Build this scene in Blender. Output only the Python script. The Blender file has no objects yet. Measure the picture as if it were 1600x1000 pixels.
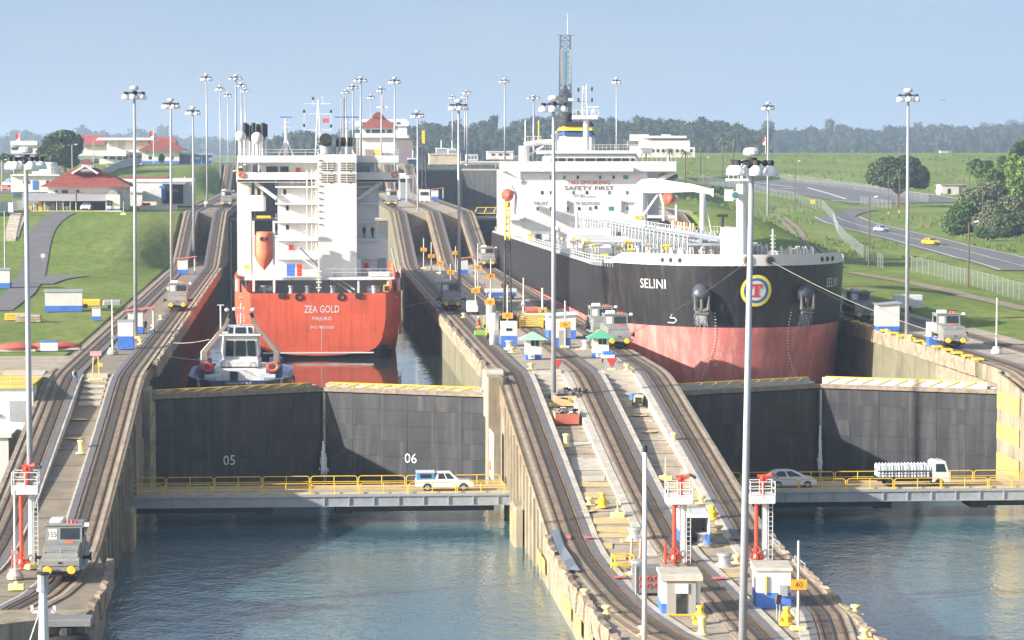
import bpy, math, random
from mathutils import Vector, Matrix, noise
R = math.radians
random.seed(7)
SC = bpy.context.scene
COL = SC.collection

# ------------------------------------------------------------------ camera
F = 4326.0; HC = 34.0                       # focal length in photo pixels (1600 wide), eye height above the lower water
PITCH = math.atan(263 / F); YAW = math.atan(330 / F * math.cos(PITCH))
cd = bpy.data.cameras.new('camera'); cam = bpy.data.objects.new('camera', cd); COL.objects.link(cam)
cd.sensor_width = 36.0; cd.lens = 36.0 * F / 1600; cd.clip_start = 1; cd.clip_end = 30000
cam.location = (0, 0, HC); cam.rotation_euler = (math.pi / 2 - PITCH, 0, -YAW)
SC.camera = cam
# ------------------------------------------------------------------ light
SUN_D = Vector((1.0, 0.37, -0.40)).normalized()        # the way the light travels: from the left, a little behind the viewer
wd = bpy.data.worlds.new('World'); SC.world = wd; wd.use_nodes = True
nt = wd.node_tree; nt.nodes.clear()
tc = nt.nodes.new('ShaderNodeTexCoord'); sep = nt.nodes.new('ShaderNodeSeparateXYZ'); cmb = nt.nodes.new('ShaderNodeCombineXYZ')
mx = nt.nodes.new('ShaderNodeMath'); mx.operation = 'MAXIMUM'; mx.inputs[1].default_value = 0.0
ml = nt.nodes.new('ShaderNodeMath'); ml.operation = 'MULTIPLY_ADD'; ml.inputs[1].default_value = 0.85; ml.inputs[2].default_value = 0.26
sky = nt.nodes.new('ShaderNodeTexSky'); sky.sky_type = 'NISHITA'; sky.sun_disc = False
sky.sun_elevation = math.asin(-SUN_D.z); sky.sun_rotation = math.atan2(-SUN_D.x, -SUN_D.y) % (2 * math.pi)
sky.altitude = 0; sky.air_density = 1.0; sky.dust_density = 4.6; sky.ozone_density = 0.5
bg = nt.nodes.new('ShaderNodeBackground'); bg.inputs['Strength'].default_value = 0.120
wo = nt.nodes.new('ShaderNodeOutputWorld')
L = nt.links.new
L(tc.outputs['Generated'], sep.inputs[0]); L(sep.outputs[0], cmb.inputs[0]); L(sep.outputs[1], cmb.inputs[1])
L(sep.outputs[2], mx.inputs[0]); L(mx.outputs[0], ml.inputs[0]); L(ml.outputs[0], cmb.inputs[2])
cl = nt.nodes.new('ShaderNodeTexNoise'); cl.inputs['Scale'].default_value = 5.0; cl.inputs['Detail'].default_value = 5; cl.inputs['Roughness'].default_value = .55
cmp_ = nt.nodes.new('ShaderNodeMapping'); cmp_.inputs['Scale'].default_value = (1, 1, 4.5); crr = nt.nodes.new('ShaderNodeMapRange'); crr.inputs[1].default_value = .40; crr.inputs[2].default_value = .72; crr.inputs[3].default_value = 0; crr.inputs[4].default_value = .42
cmx = nt.nodes.new('ShaderNodeMix'); cmx.data_type = 'RGBA'; cmx.inputs[7].default_value = (2.35, 2.5, 2.75, 1)      # thin uneven haze cloud all over the sky
L(tc.outputs['Generated'], cmp_.inputs[0]); L(cmp_.outputs[0], cl.inputs['Vector']); L(cl.outputs[0], crr.inputs[0]); L(crr.outputs[0], cmx.inputs[0])
L(cmb.outputs[0], sky.inputs[0]); L(sky.outputs[0], cmx.inputs[6]); L(cmx.outputs[2], bg.inputs[0]); L(bg.outputs[0], wo.inputs[0])
sd = bpy.data.lights.new('sun', 'SUN'); sd.energy = 4.4; sd.angle = R(0.7); sd.color = (1.0, 0.95, 0.88)
sun = bpy.data.objects.new('sun', sd); COL.objects.link(sun); sun.rotation_euler = SUN_D.to_track_quat('-Z', 'Y').to_euler(); sun.location = (-100, 100, 200)
SC.view_settings.view_transform = 'Standard'; SC.view_settings.look = 'None'; SC.view_settings.gamma = 1.0
SC.view_settings.exposure = 1.22; SC.view_settings.use_curve_mapping = False
SC.cycles.max_bounces = 5; SC.cycles.diffuse_bounces = 3; SC.cycles.glossy_bounces = 3; SC.cycles.volume_bounces = 0
SC.cycles.transmission_bounces = 3; SC.cycles.transparent_max_bounces = 6; SC.cycles.use_denoising = True

# ------------------------------------------------------------------ layout helpers: survey points read off the photo, on known levels
FW = Vector((math.sin(YAW) * math.cos(PITCH), math.cos(YAW) * math.cos(PITCH), -math.sin(PITCH)))
RT = Vector((math.cos(YAW), -math.sin(YAW), 0)); UP = RT.cross(FW)
def ray(x, y): return FW + RT * ((x - 800) / F) + UP * ((500 - y) / F)
def G(x, y, z):
    d = ray(x, y); t = (z - HC) / d.z
    return Vector((d.x * t, d.y * t, z))
def YP(x, y, Y):
    d = ray(x, y); t = Y / d.y
    return Vector((d.x * t, Y, HC + d.z * t))
def lerp(a, b, t): return a + (b - a) * t
def pw(x, pts):
    if x <= pts[0][0]: return pts[0][1]
    for (a, b), (c, d) in zip(pts, pts[1:]):
        if x <= c: return b + (d - b) * (x - a) / (c - a)
    return pts[-1][1]
L1, L2, L3, L4 = 3.7, 12.2, 21.4, 29.9                  # the four levels of the lock walls
WL, WR, WU, LAKE = 6.75, 5.6, 17.0, 28.0                # water in the left chamber, right chamber, upper chambers, lake
TRK = [(-50, L1), (206, L1), (212, L1 + .35), (218, L1 + 1.15), (266, L2 - .72), (271, L2 - .18), (276, L2), (520, L2), (528, L2 + .5), (580, L3 - .6), (588, L3), (842, L3), (850, L3 + .4), (898, L4 - .4), (906, L4), (3000, L4)]
DCK = [(-50, L1), (208, L1), (262, 10.0), (262.4, 10.36), (264, 10.36), (264.3, 10.73), (266, 10.73), (266.3, 11.1), (268, 11.1), (268.3, 11.46), (270, 11.46), (270.3, 11.83), (272, 11.83), (272.3, L2),
       (540, L2), (540.2, L3 - 3), (572, L3 - 3), (572.2, L3), (850, L3), (850.2, L4 - 2.5), (890, L4 - 2.5), (890.2, L4), (3000, L4)]
def zt(Y): return pw(Y, TRK)
def zd(Y): return min(pw(Y, DCK), zt(Y) - .06)
def S(x, y, zf=zd):
    """where the line of sight through a photo point meets a surface z = zf(Y)"""
    d = ray(x, y); a, b = 60.0, 2500.0
    t = a
    while t < b:
        if HC + d.z / d.y * t <= zf(t): break
        t += 1.0
    Y = t - .5
    return Vector((d.x / d.y * Y, Y, zf(Y)))

# ------------------------------------------------------------------ objects
def link(o, parent=None):
    COL.objects.link(o)
    if parent is not None: o.parent = parent
    return o
def tag(o, label, cat, group=None):
    o['label'] = label; o['category'] = cat
    if group: o['group'] = group
    return o
def thing(name, label, cat, loc=(0, 0, 0), rz=0, group=None):
    o = bpy.data.objects.new(name, None); o.empty_display_size = .5; COL.objects.link(o)
    o.location = loc; o.rotation_euler = (0, 0, rz)
    return tag(o, label, cat, group)
def copy_tree(o, parent=None):
    c = o.copy(); COL.objects.link(c); c.parent = parent
    for ch in KIDS.get(o.name, []): 
        k = copy_tree(ch, c); KIDS.setdefault(c.name, []).append(k)
    return c
KIDS = {}
def dup(o, loc, rz=0, label=None, scale=None):
    c = copy_tree(o); c.location = loc; c.rotation_euler = (0, 0, rz)
    if label: c['label'] = label
    if scale: c.scale = scale
    return c
class B:
    """collects verts and faces; build() links them as ONE mesh object"""
    def __init__(s): s.v = []; s.f = []
    def add(s, vs, fs):
        n = len(s.v); s.v += [tuple(q) for q in vs]; s.f += [tuple(n + i for i in f) for f in fs]; return s
    def box(s, x0, x1, y0, y1, z0, z1):
        return s.add([(x0, y0, z0), (x1, y0, z0), (x1, y1, z0), (x0, y1, z0), (x0, y0, z1), (x1, y0, z1), (x1, y1, z1), (x0, y1, z1)],
                     [(0, 3, 2, 1), (4, 5, 6, 7), (0, 1, 5, 4), (1, 2, 6, 5), (2, 3, 7, 6), (3, 0, 4, 7)])
    def cbox(s, c, d, rz=0, ry=0, rx=0):
        m = Matrix.Translation(c) @ Matrix.Rotation(rz, 4, 'Z') @ Matrix.Rotation(ry, 4, 'Y') @ Matrix.Rotation(rx, 4, 'X')
        h = [q / 2 for q in d]
        vs = [m @ Vector((a * h[0], b * h[1], c_ * h[2])) for c_ in (-1, 1) for a, b in ((-1, -1), (1, -1), (1, 1), (-1, 1))]
        return s.add(vs, [(0, 3, 2, 1), (4, 5, 6, 7), (0, 1, 5, 4), (1, 2, 6, 5), (2, 3, 7, 6), (3, 0, 4, 7)])
    def bev(s, x0, x1, y0, y1, z0, z1, b=.05):
        """box with chamfered vertical and top edges"""
        def ring(i, z): return [(x0 + i, y0 + b, z), (x0 + b, y0 + i, z), (x1 - b, y0 + i, z), (x1 - i, y0 + b, z), (x1 - i, y1 - b, z), (x1 - b, y1 - i, z), (x0 + b, y1 - i, z), (x0 + i, y1 - b, z)]
        vs = ring(0, z0) + ring(0, z1 - b) + ring(b * .8, z1)
        fs = [tuple(range(7, -1, -1)), tuple(range(16, 24))]
        for k in (0, 8): fs += [(k + i, k + (i + 1) % 8, k + 8 + (i + 1) % 8, k + 8 + i) for i in range(8)]
        return s.add(vs, fs)
    def tube(s, p, q, r, r2=None, n=8, cap=True):
        p = Vector(p); q = Vector(q); d = q - p
        if d.length < 1e-6: return s
        r2 = r if r2 is None else r2
        u = d.orthogonal().normalized(); w = d.normalized().cross(u)
        cs = [(math.cos(2 * math.pi * i / n), math.sin(2 * math.pi * i / n)) for i in range(n)]
        vs = [p + (u * a + w * b) * r for a, b in cs] + [q + (u * a + w * b) * r2 for a, b in cs]
        fs = [(i, (i + 1) % n, n + (i + 1) % n, n + i) for i in range(n)]
        if cap: fs += [tuple(range(n - 1, -1, -1)), tuple(range(n, 2 * n))]
        return s.add(vs, fs)
    def path(s, pts, r, n=6):
        for a, b in zip(pts, pts[1:]): s.tube(a, b, r, None, n)
        return s
    def lathe(s, prof, c=(0, 0, 0), n=14, sx=1, sy=1):
        vs = []; fs = []
        for r, z in prof:
            vs += [(c[0] + r * sx * math.cos(2 * math.pi * i / n), c[1] + r * sy * math.sin(2 * math.pi * i / n), c[2] + z) for i in range(n)]
        for k in range(len(prof) - 1):
            fs += [(k * n + i, k * n + (i + 1) % n, (k + 1) * n + (i + 1) % n, (k + 1) * n + i) for i in range(n)]
        fs += [tuple(range(n - 1, -1, -1)), tuple(range((len(prof) - 1) * n, len(prof) * n))]
        return s.add(vs, fs)
    def loft(s, secs, caps=True, ring=True):
        n = len(secs[0]); vs = [q for sec in secs for q in sec]; fs = []
        for k in range(len(secs) - 1):
            for i in range(n if ring else n - 1):
                j = (i + 1) % n
                fs.append((k * n + i, k * n + j, (k + 1) * n + j, (k + 1) * n + i))
        if caps: fs += [tuple(range(n - 1, -1, -1)), tuple(range((len(secs) - 1) * n, len(secs) * n))]
        return s.add(vs, fs)
    def prism(s, poly, a, b, axis='y'):
        """poly of (u, w); extruded from a to b along axis. y: (x, z) poly, x: (y, z) poly, z: (x, y) poly"""
        def P(u, w, t): return (u, t, w) if axis == 'y' else (t, u, w) if axis == 'x' else (u, w, t)
        n = len(poly)
        return s.add([P(u, w, a) for u, w in poly] + [P(u, w, b) for u, w in poly],
                     [(i, (i + 1) % n, n + (i + 1) % n, n + i) for i in range(n)] + [tuple(range(n - 1, -1, -1)), tuple(range(n, 2 * n))])
    def torus(s, c, r, t, ax='y', n=16, m=6):
        vs = []
        for i in range(n):
            a = 2 * math.pi * i / n
            for j in range(m):
                b = 2 * math.pi * j / m; q = r + t * math.cos(b); h = t * math.sin(b)
                u, w = q * math.cos(a), q * math.sin(a)
                vs.append((c[0] + u, c[1] + h, c[2] + w) if ax == 'y' else (c[0] + h, c[1] + u, c[2] + w) if ax == 'x' else (c[0] + u, c[1] + w, c[2] + h))
        return s.add(vs, [(i * m + j, ((i + 1) % n) * m + j, ((i + 1) % n) * m + (j + 1) % m, i * m + (j + 1) % m) for i in range(n) for j in range(m)])
    def sphere(s, c, r, n=10, m=7, sz=1.0):
        return s.lathe([(max(.001, r * math.sin(math.pi * k / m)), -r * sz * math.cos(math.pi * k / m)) for k in range(m + 1)], c, n)
    def strip(s, rows):
        """rows: list of equal-length point lists -> open sheet"""
        n = len(rows[0])
        return s.add([q for r in rows for q in r], [(k * n + i, k * n + i + 1, (k + 1) * n + i + 1, (k + 1) * n + i) for k in range(len(rows) - 1) for i in range(n - 1)])
    def move(s, v=(0, 0, 0), rz=0, sc=1):
        m = Matrix.Translation(v) @ Matrix.Rotation(rz, 4, 'Z') @ Matrix.Scale(sc, 4); s.v = [tuple(m @ Vector(q)) for q in s.v]; return s
    def build(s, name, mat, parent=None, smooth=False, kind=None, label=None, fix=True):
        me = bpy.data.meshes.new(name); me.from_pydata(s.v, [], s.f)
        if fix:
            import bmesh
            bm = bmesh.new(); bm.from_mesh(me); bmesh.ops.recalc_face_normals(bm, faces=bm.faces); bm.to_mesh(me); bm.free()
        me.materials.append(mat)
        if smooth: me.polygons.foreach_set('use_smooth', [True] * len(me.polygons))
        o = bpy.data.objects.new(name, me); link(o, parent)
        if parent is not None: KIDS.setdefault(parent.name, []).append(o)
        if kind: o['kind'] = kind
        if label: o['label'] = label
        return o
def like(o, parent, loc, rz=0, name=None, scale=None):
    """another part that shares the mesh of o"""
    c = bpy.data.objects.new(name or o.name.split('.')[0], o.data); link(c, parent); c.location = loc; c.rotation_euler = (0, 0, rz)
    if scale: c.scale = scale
    KIDS.setdefault(parent.name, []).append(c)
    return c

# ------------------------------------------------------------------ materials
MATS = {}
def mat(name, col, rough=.6, metal=0.0, var=.12, scale=3.0, streak=0.0, bump=0.0, bscale=20.0, dirt=None, dirt_amt=0.0, spec=.5, stretch=None, alpha=1.0, detail=5.0, plates=None):
    """procedural paint / concrete / metal: base colour broken up by noise, optional vertical streaks of a dirt colour, optional relief"""
    if name in MATS: return MATS[name]
    m = bpy.data.materials.new(name); m.use_nodes = True; MATS[name] = m
    t = m.node_tree; b = t.nodes['Principled BSDF']; ln = t.links.new
    b.inputs['Roughness'].default_value = rough; b.inputs['Metallic'].default_value = metal
    b.inputs['Specular IOR Level'].default_value = spec; b.inputs['Alpha'].default_value = alpha
    co = t.nodes.new('ShaderNodeTexCoord'); mp = t.nodes.new('ShaderNodeMapping')
    ge = t.nodes.new('ShaderNodeNewGeometry'); ln(ge.outputs['Position'], mp.inputs[0])
    if stretch: mp.inputs['Scale'].default_value = stretch
    n1 = t.nodes.new('ShaderNodeTexNoise'); n1.inputs['Scale'].default_value = scale / 10; n1.inputs['Detail'].default_value = detail; n1.inputs['Roughness'].default_value = .65
    ln(mp.outputs[0], n1.inputs['Vector'])
    r1 = t.nodes.new('ShaderNodeMapRange'); r1.inputs[1].default_value = .3; r1.inputs[2].default_value = .7
    r1.inputs[3].default_value = 1 - var; r1.inputs[4].default_value = 1 + var
    ln(n1.outputs['Fac'], r1.inputs[0])
    mu = t.nodes.new('ShaderNodeVectorMath'); mu.operation = 'SCALE'; mu.inputs[0].default_value = col[:3]
    ln(r1.outputs[0], mu.inputs['Scale'])
    out = mu.outputs[0]
    if dirt and dirt_amt > 0:
        m2 = t.nodes.new('ShaderNodeMapping'); ln(ge.outputs['Position'], m2.inputs[0])
        m2.inputs['Scale'].default_value = (1, 1, .08) if streak else (1, 1, 1)
        n2 = t.nodes.new('ShaderNodeTexNoise'); n2.inputs['Scale'].default_value = streak or scale / 4; n2.inputs['Detail'].default_value = 6; n2.inputs['Roughness'].default_value = .7
        ln(m2.outputs[0], n2.inputs['Vector'])
        r2 = t.nodes.new('ShaderNodeMapRange'); r2.inputs[1].default_value = .48; r2.inputs[2].default_value = .72; r2.inputs[3].default_value = 0; r2.inputs[4].default_value = dirt_amt
        ln(n2.outputs['Fac'], r2.inputs[0])
        mi = t.nodes.new('ShaderNodeMix'); mi.data_type = 'RGBA'; mi.inputs[7].default_value = (*dirt, 1)
        ln(r2.outputs[0], mi.inputs[0]); ln(out, mi.inputs[6]); out = mi.outputs[2]
    if plates:      # welded plating: faint seams and plates that differ a little
        sp = t.nodes.new('ShaderNodeSeparateXYZ'); ad = t.nodes.new('ShaderNodeMath'); ad.operation = 'ADD'; cb = t.nodes.new('ShaderNodeCombineXYZ')
        ln(ge.outputs['Position'], sp.inputs[0]); ln(sp.outputs[0], ad.inputs[0]); ln(sp.outputs[1], ad.inputs[1]); ln(ad.outputs[0], cb.inputs[0]); ln(sp.outputs[2], cb.inputs[1])
        br = t.nodes.new('ShaderNodeTexBrick'); br.inputs['Scale'].default_value = 1.0; br.inputs['Brick Width'].default_value = plates[0]; br.inputs['Row Height'].default_value = plates[1]
        br.inputs['Mortar Size'].default_value = .035; br.inputs['Mortar Smooth'].default_value = .6; br.inputs['Color1'].default_value = (1.06,) * 3 + (1,); br.inputs['Color2'].default_value = (.9,) * 3 + (1,); br.inputs['Mortar'].default_value = (plates[2],) * 3 + (1,)
        ln(cb.outputs[0], br.inputs['Vector']); m3 = t.nodes.new('ShaderNodeMix'); m3.data_type = 'RGBA'; m3.blend_type = 'MULTIPLY'; m3.inputs[0].default_value = 1.0
        ln(out, m3.inputs[6]); ln(br.outputs[0], m3.inputs[7]); out = m3.outputs[2]
    ln(out, b.inputs['Base Color'])
    if bump > 0:
        n3 = t.nodes.new('ShaderNodeTexNoise'); n3.inputs['Scale'].default_value = bscale / 10; n3.inputs['Detail'].default_value = 6
        ln(mp.outputs[0], n3.inputs['Vector'])
        bu = t.nodes.new('ShaderNodeBump'); bu.inputs['Strength'].default_value = min(1, bump); bu.inputs['Distance'].default_value = bump
        ln(n3.outputs['Fac'], bu.inputs['Height']); ln(bu.outputs[0], b.inputs['Normal'])
    return m
CON = mat('concrete', (.40, .335, .25), .9, var=.22, scale=4, bump=.05, bscale=30, dirt=(.16, .13, .10), dirt_amt=.6)
CONL = mat('pale_concrete', (.52, .47, .39), .9, var=.18, scale=5, bump=.05, dirt=(.2, .16, .12), dirt_amt=.5)
CONW = mat('wall_concrete', (.31, .265, .185), .9, var=.25, scale=4, bump=.12, streak=.6, dirt=(.10, .08, .05), dirt_amt=.9)
BAND = mat('band_yellow', (.50, .37, .12), .85, var=.2, scale=8, dirt=(.24, .19, .11), dirt_amt=.75, streak=.9)
COPE = mat('worn_coping', (.28, .21, .145), .95, var=.35, scale=9, bump=.25, bscale=14, dirt=(.50, .43, .32), dirt_amt=.75)
CONG = mat('algae_wall', (.165, .155, .095), .9, var=.3, scale=3, bump=.08, streak=.6, dirt=(.30, .27, .19), dirt_amt=.6)
TRKM = mat('track_concrete', (.255, .185, .12), .85, var=.35, scale=7, bump=.04, dirt=(.13, .095, .065), dirt_amt=.65)
TRKD = mat('oily_track', (.085, .065, .046), .7, var=.3, scale=8, dirt=(.17, .135, .10), dirt_amt=.5)
SLOT = mat('slot_cover', (.20, .19, .19), .6, .3, var=.15, scale=10)
RAILM = mat('rail_steel', (.20, .12, .075), .5, .6, var=.3, scale=20)
RACK = mat('rack_steel', (.09, .075, .065), .55, .5, var=.4, scale=40)
STEEL = mat('grey_steel', (.36, .38, .40), .5, .2, var=.1, scale=10, dirt=(.2, .17, .14), dirt_amt=.4)
GALV = mat('galvanised', (.42, .45, .48), .45, .4, var=.08, scale=12)
DARK = mat('dark_steel', (.03, .03, .033), .6, .2, var=.3, scale=15)
BLACK = mat('black_rubber', (.018, .018, .018), .75, var=.3, scale=12)
WHITE = mat('white_paint', (.64, .64, .62), .45, var=.07, scale=6, streak=.8, dirt=(.50, .45, .38), dirt_amt=.3)
WHITE2 = mat('ship_white', (.65, .65, .64), .45, var=.05, scale=6, streak=1.0, dirt=(.55, .44, .33), dirt_amt=.22)
BLUE = mat('blue_paint', (.045, .16, .55), .5, var=.12, scale=8, dirt=(.25, .3, .4), dirt_amt=.3)
YEL = mat('yellow_paint', (.80, .52, .035), .5, var=.1, scale=8, dirt=(.4, .28, .1), dirt_amt=.4)
PYEL = mat('pale_yellow_paint', (.78, .66, .28), .6, var=.1, scale=8, dirt=(.5, .42, .25), dirt_amt=.4)
TANP = mat('faded_yellow_plate', (.62, .45, .20), .8, var=.12, scale=10, dirt=(.35, .27, .18), dirt_amt=.6)
RED = mat('red_paint', (.62, .045, .03), .45, var=.12, scale=8)
ORANGE = mat('orange_paint', (.80, .16, .04), .5, var=.08, scale=8, dirt=(.6, .25, .15), dirt_amt=.3)
SIGNO = mat('orange_sign', (.82, .36, .03), .6, var=.06, scale=10)
GLASS = mat('dark_glass', (.02, .03, .035), .08, var=.3, scale=6, spec=.8)
TEAL = mat('teal_glass', (.06, .2, .22), .1, var=.2, scale=6, spec=.7)
ROOF = mat('red_tile_roof', (.30, .075, .055), .85, var=.2, scale=12, dirt=(.16, .06, .05), dirt_amt=.5)
GREENR = mat('green_roof', (.30, .50, .37), .6, var=.08, scale=8, dirt=(.4, .52, .45), dirt_amt=.4)
CREAM = mat('cream_wall', (.72, .68, .60), .8, var=.08, scale=3, dirt=(.4, .36, .3), dirt_amt=.4, streak=.5)
WOOD = mat('pole_wood', (.12, .09, .065), .9, var=.2, scale=20)
TIMB = mat('weathered_timber', (.42, .36, .27), .9, var=.3, scale=12, dirt=(.15, .12, .09), dirt_amt=.7)
GATE = mat('gate_steel', (.020, .022, .026), .55, .1, var=.35, scale=5, streak=.9, dirt=(.085, .083, .08), dirt_amt=.7, bump=.02)
GATEB = mat('gate_steel_pale', (.023, .025, .028), .6, .1, var=.4, scale=6, streak=1.1, dirt=(.095, .09, .086), dirt_amt=.8, bump=.03)
GATEC = mat('gate_steel_rusty', (.028, .026, .025), .65, .1, var=.4, scale=6, streak=1.2, dirt=(.10, .065, .04), dirt_amt=.7, bump=.03)
GATEW = mat('gate_steel_wet', (.012, .016, .015), .25, .1, var=.4, scale=6, streak=1.0, dirt=(.03, .04, .022), dirt_amt=.8, bump=.02)
GATE2 = mat('gate_seam', (.016, .016, .018), .8, var=.2, scale=10)
MULE = mat('mule_grey', (.27, .27, .25), .5, .15, var=.1, scale=8, dirt=(.2, .19, .17), dirt_amt=.45, streak=1.2)
ASPH = mat('asphalt', (.14, .135, .135), .9, var=.2, scale=3, dirt=(.16, .15, .14), dirt_amt=.5)
DIRT = mat('dirt_track', (.26, .20, .14), .95, var=.2, scale=6, dirt=(.16, .17, .07), dirt_amt=.5)
LINE = mat('road_line', (.70, .69, .64), .8, var=.1, scale=20)
TYRE = BLACK
SKIN = mat('skin', (.30, .17, .11), .6, var=.05); HAIR = mat('hair', (.02, .015, .012), .7, var=.2)
JEAN = mat('denim', (.10, .17, .30), .9, var=.15, scale=20); SHIRT = mat('white_shirt', (.72, .74, .76), .9, var=.05); NAVY = mat('navy_cloth', (.03, .04, .07), .9)
ORV = mat('orange_cloth', (.78, .13, .06), .9, var=.08)

# ------------------------------------------------------------------ lettering, made while the scene is still small
TXT = {}
def text(s, size=1.0):
    if s in TXT: return TXT[s]
    cu = bpy.data.curves.new('t', 'FONT'); cu.body = s; cu.size = 1.0; cu.align_x = 'CENTER'; cu.align_y = 'CENTER'; cu.resolution_u = 2
    o = bpy.data.objects.new('t', cu); COL.objects.link(o)
    me = bpy.data.meshes.new_from_object(o.evaluated_get(bpy.context.evaluated_depsgraph_get()))
    TXT[s] = ([tuple(v.co) for v in me.vertices], [tuple(p.vertices) for p in me.polygons])
    bpy.data.objects.remove(o); bpy.data.curves.remove(cu); bpy.data.meshes.remove(me)
    return TXT[s]
for s in ['05', '06', '15', '16', '155', '40', '42', '44', '36', '38', 'ZEA GOLD', 'MAJURO', 'IMO 9424558', 'SELINI', 'NO SMOKING', 'SAFETY FIRST', 'TRUST', 'TRADITION', 'TEAM', 'T', 'PANAMA R.P.', 'CANAL DE PANAMA', 'IMO 9383950', '12', '14']: text(s)
def letters(s, size, fn, name, m, parent, wid=None, bold=0):
    """flat lettering laid on a surface: fn(u, w) -> point; wid = wanted width"""
    vs, fs = TXT[s]; xs = [v[0] for v in vs]; ys = [v[1] for v in vs]
    w = max(xs) - min(xs); h = max(ys) - min(ys); kx = (wid / w) if wid else size / h; ky = size / h
    cx = (max(xs) + min(xs)) / 2; cy = (max(ys) + min(ys)) / 2
    b = B()
    for dx in ((0,) if not bold else (-bold, bold)):
        b.add([fn((v[0] - cx) * kx + dx, (v[1] - cy) * ky) for v in vs], fs)
        if bold and dx < 0: b.v = [tuple(q) for q in b.v]
    o = b.build(name, m, parent, fix=False)
    return o
# ================================================================== ground and water
def sm(a, b, x):
    t = max(0, min(1, (x - a) / (b - a))); return t * t * (3 - 2 * t)
def zl(Y): return L1 - .1 + 8.55 * sm(261, 264, Y) + 9.2 * sm(482, 594, Y) + 8.5 * sm(800, 902, Y)
def zr_near(Y): return 3.5 + 8.6 * sm(225, 262, Y) + 9.2 * sm(500, 600, Y) + 8.5 * sm(835, 915, Y)
def zr_far(Y): return 3.5 + 8.6 * sm(225, 262, Y) + pw(Y, [(640, 0), (800, 2.0), (900, 4.5), (960, 7.5), (1050, 13), (1250, 20.8), (1500, 21.3), (1800, 19), (9000, 19)])
def hgt(X, Y):
    if -24.9 < X < 82.2 and Y < 1002: return -8.0
    if -24.9 < X < 82.2 and Y < 1200: return 22.0
    if Y < 183 and X < 300: return -8.0
    if Y > 1150 and abs(X) < 118 + (Y - 1150) * .25 and Y < 1760: return 22.0
    if X < 30:
        z = lerp(min(zl(Y), zt(Y) - .08), zl(Y), sm(-25.5, -31, X)) if Y > 300 else zl(Y)
        if Y > 915: z = L4 - .1 - 1.6 * sm(1100, 1800, Y)
    else:
        t = sm(94, 114, X - max(0, (Y - 600)) * .06)
        z = lerp(zr_near(Y), zr_far(Y), t)
        if X < 100 and Y > 300: z = lerp(min(z, zt(Y) - .08), z, sm(84, 98, X))
    if Y < 1500: z += .25 * noise.noise(Vector((X * .05, Y * .03, 3))) * sm(300, 340, Y)
    return z
def frange(a, b, s):
    out = []; x = a
    while x < b - 1e-6: out.append(x); x += s
    return out
xs = [-9000, -4000, -2000, -1000, -600, -400, -300, -230] + frange(-180, -28, 6) + [-27.4, -25.6, -25.0, -24.8, 0, 30, 60, 82.1, 82.3, 84] + frange(88, 330, 6) + [340, 380, 440, 540, 700, 1000, 2000, 4000, 9000]
ys = [-300, 0, 120, 182.9, 183.1, 200, 240, 258, 261, 262, 263, 264, 266] + frange(275, 1000, 7) + [1001.9, 1002.1] + frange(1010, 1300, 15) + frange(1300, 2000, 50) + [2000, 3000, 5000, 12000]
GRASS = bpy.data.materials.new('lawn_and_meadow'); GRASS.use_nodes = True
t_ = GRASS.node_tree; b_ = t_.nodes['Principled BSDF']; b_.inputs['Roughness'].default_value = .95; b_.inputs['Specular IOR Level'].default_value = .15
ge = t_.nodes.new('ShaderNodeNewGeometry')
def nz(scale, vec=None, st=None, det=6):
    n = t_.nodes.new('ShaderNodeTexNoise'); n.inputs['Scale'].default_value = scale; n.inputs['Detail'].default_value = det; n.inputs['Roughness'].default_value = .65
    m = t_.nodes.new('ShaderNodeMapping'); m.inputs['Scale'].default_value = st or (1, 1, 1)
    t_.links.new(ge.outputs['Position'], m.inputs[0]); t_.links.new(m.outputs[0], n.inputs['Vector']); return n
def ramp(src, stops):
    r = t_.nodes.new('ShaderNodeValToRGB'); e = r.color_ramp.elements
    while len(e) < len(stops): e.new(.5)
    for k, (p, c) in enumerate(stops): e[k].position = p; e[k].color = (*c, 1)
    t_.links.new(src.outputs[0], r.inputs[0]); return r
r1 = ramp(nz(.05, st=(1, .45, 1)), [(.30, (.11, .165, .030)), (.5, (.165, .225, .046)), (.70, (.24, .275, .08))])
r2 = ramp(nz(.7, st=(1, .4, 1)), [(.3, (.62, .62, .6)), (.7, (1.25, 1.25, 1.2))])
mx_ = t_.nodes.new('ShaderNodeMix'); mx_.data_type = 'RGBA'; mx_.blend_type = 'MULTIPLY'; mx_.inputs[0].default_value = .8
dry = ramp(nz(.035, st=(1, .5, 1), det=8), [(.56, (0, 0, 0)), (.72, (.75, .75, .75))]); md_ = t_.nodes.new('ShaderNodeMix'); md_.data_type = 'RGBA'; md_.inputs[7].default_value = (.24, .215, .095, 1); t_.links.new(dry.outputs[0], md_.inputs[0]); t_.links.new(r1.outputs[0], md_.inputs[6])
t_.links.new(md_.outputs[2], mx_.inputs[6]); t_.links.new(r2.outputs[0], mx_.inputs[7]); t_.links.new(mx_.outputs[2], b_.inputs['Base Color'])
bu_ = t_.nodes.new('ShaderNodeBump'); bu_.inputs['Strength'].default_value = .6; bu_.inputs['Distance'].default_value = .25
t_.links.new(nz(1.2).outputs[0], bu_.inputs['Height']); t_.links.new(bu_.outputs[0], b_.inputs['Normal'])
g = B(); g.strip([[(x, y, hgt(x, y)) for x in xs] for y in ys])
g.build('ground', GRASS, kind='structure', smooth=True, fix=False)

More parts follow.
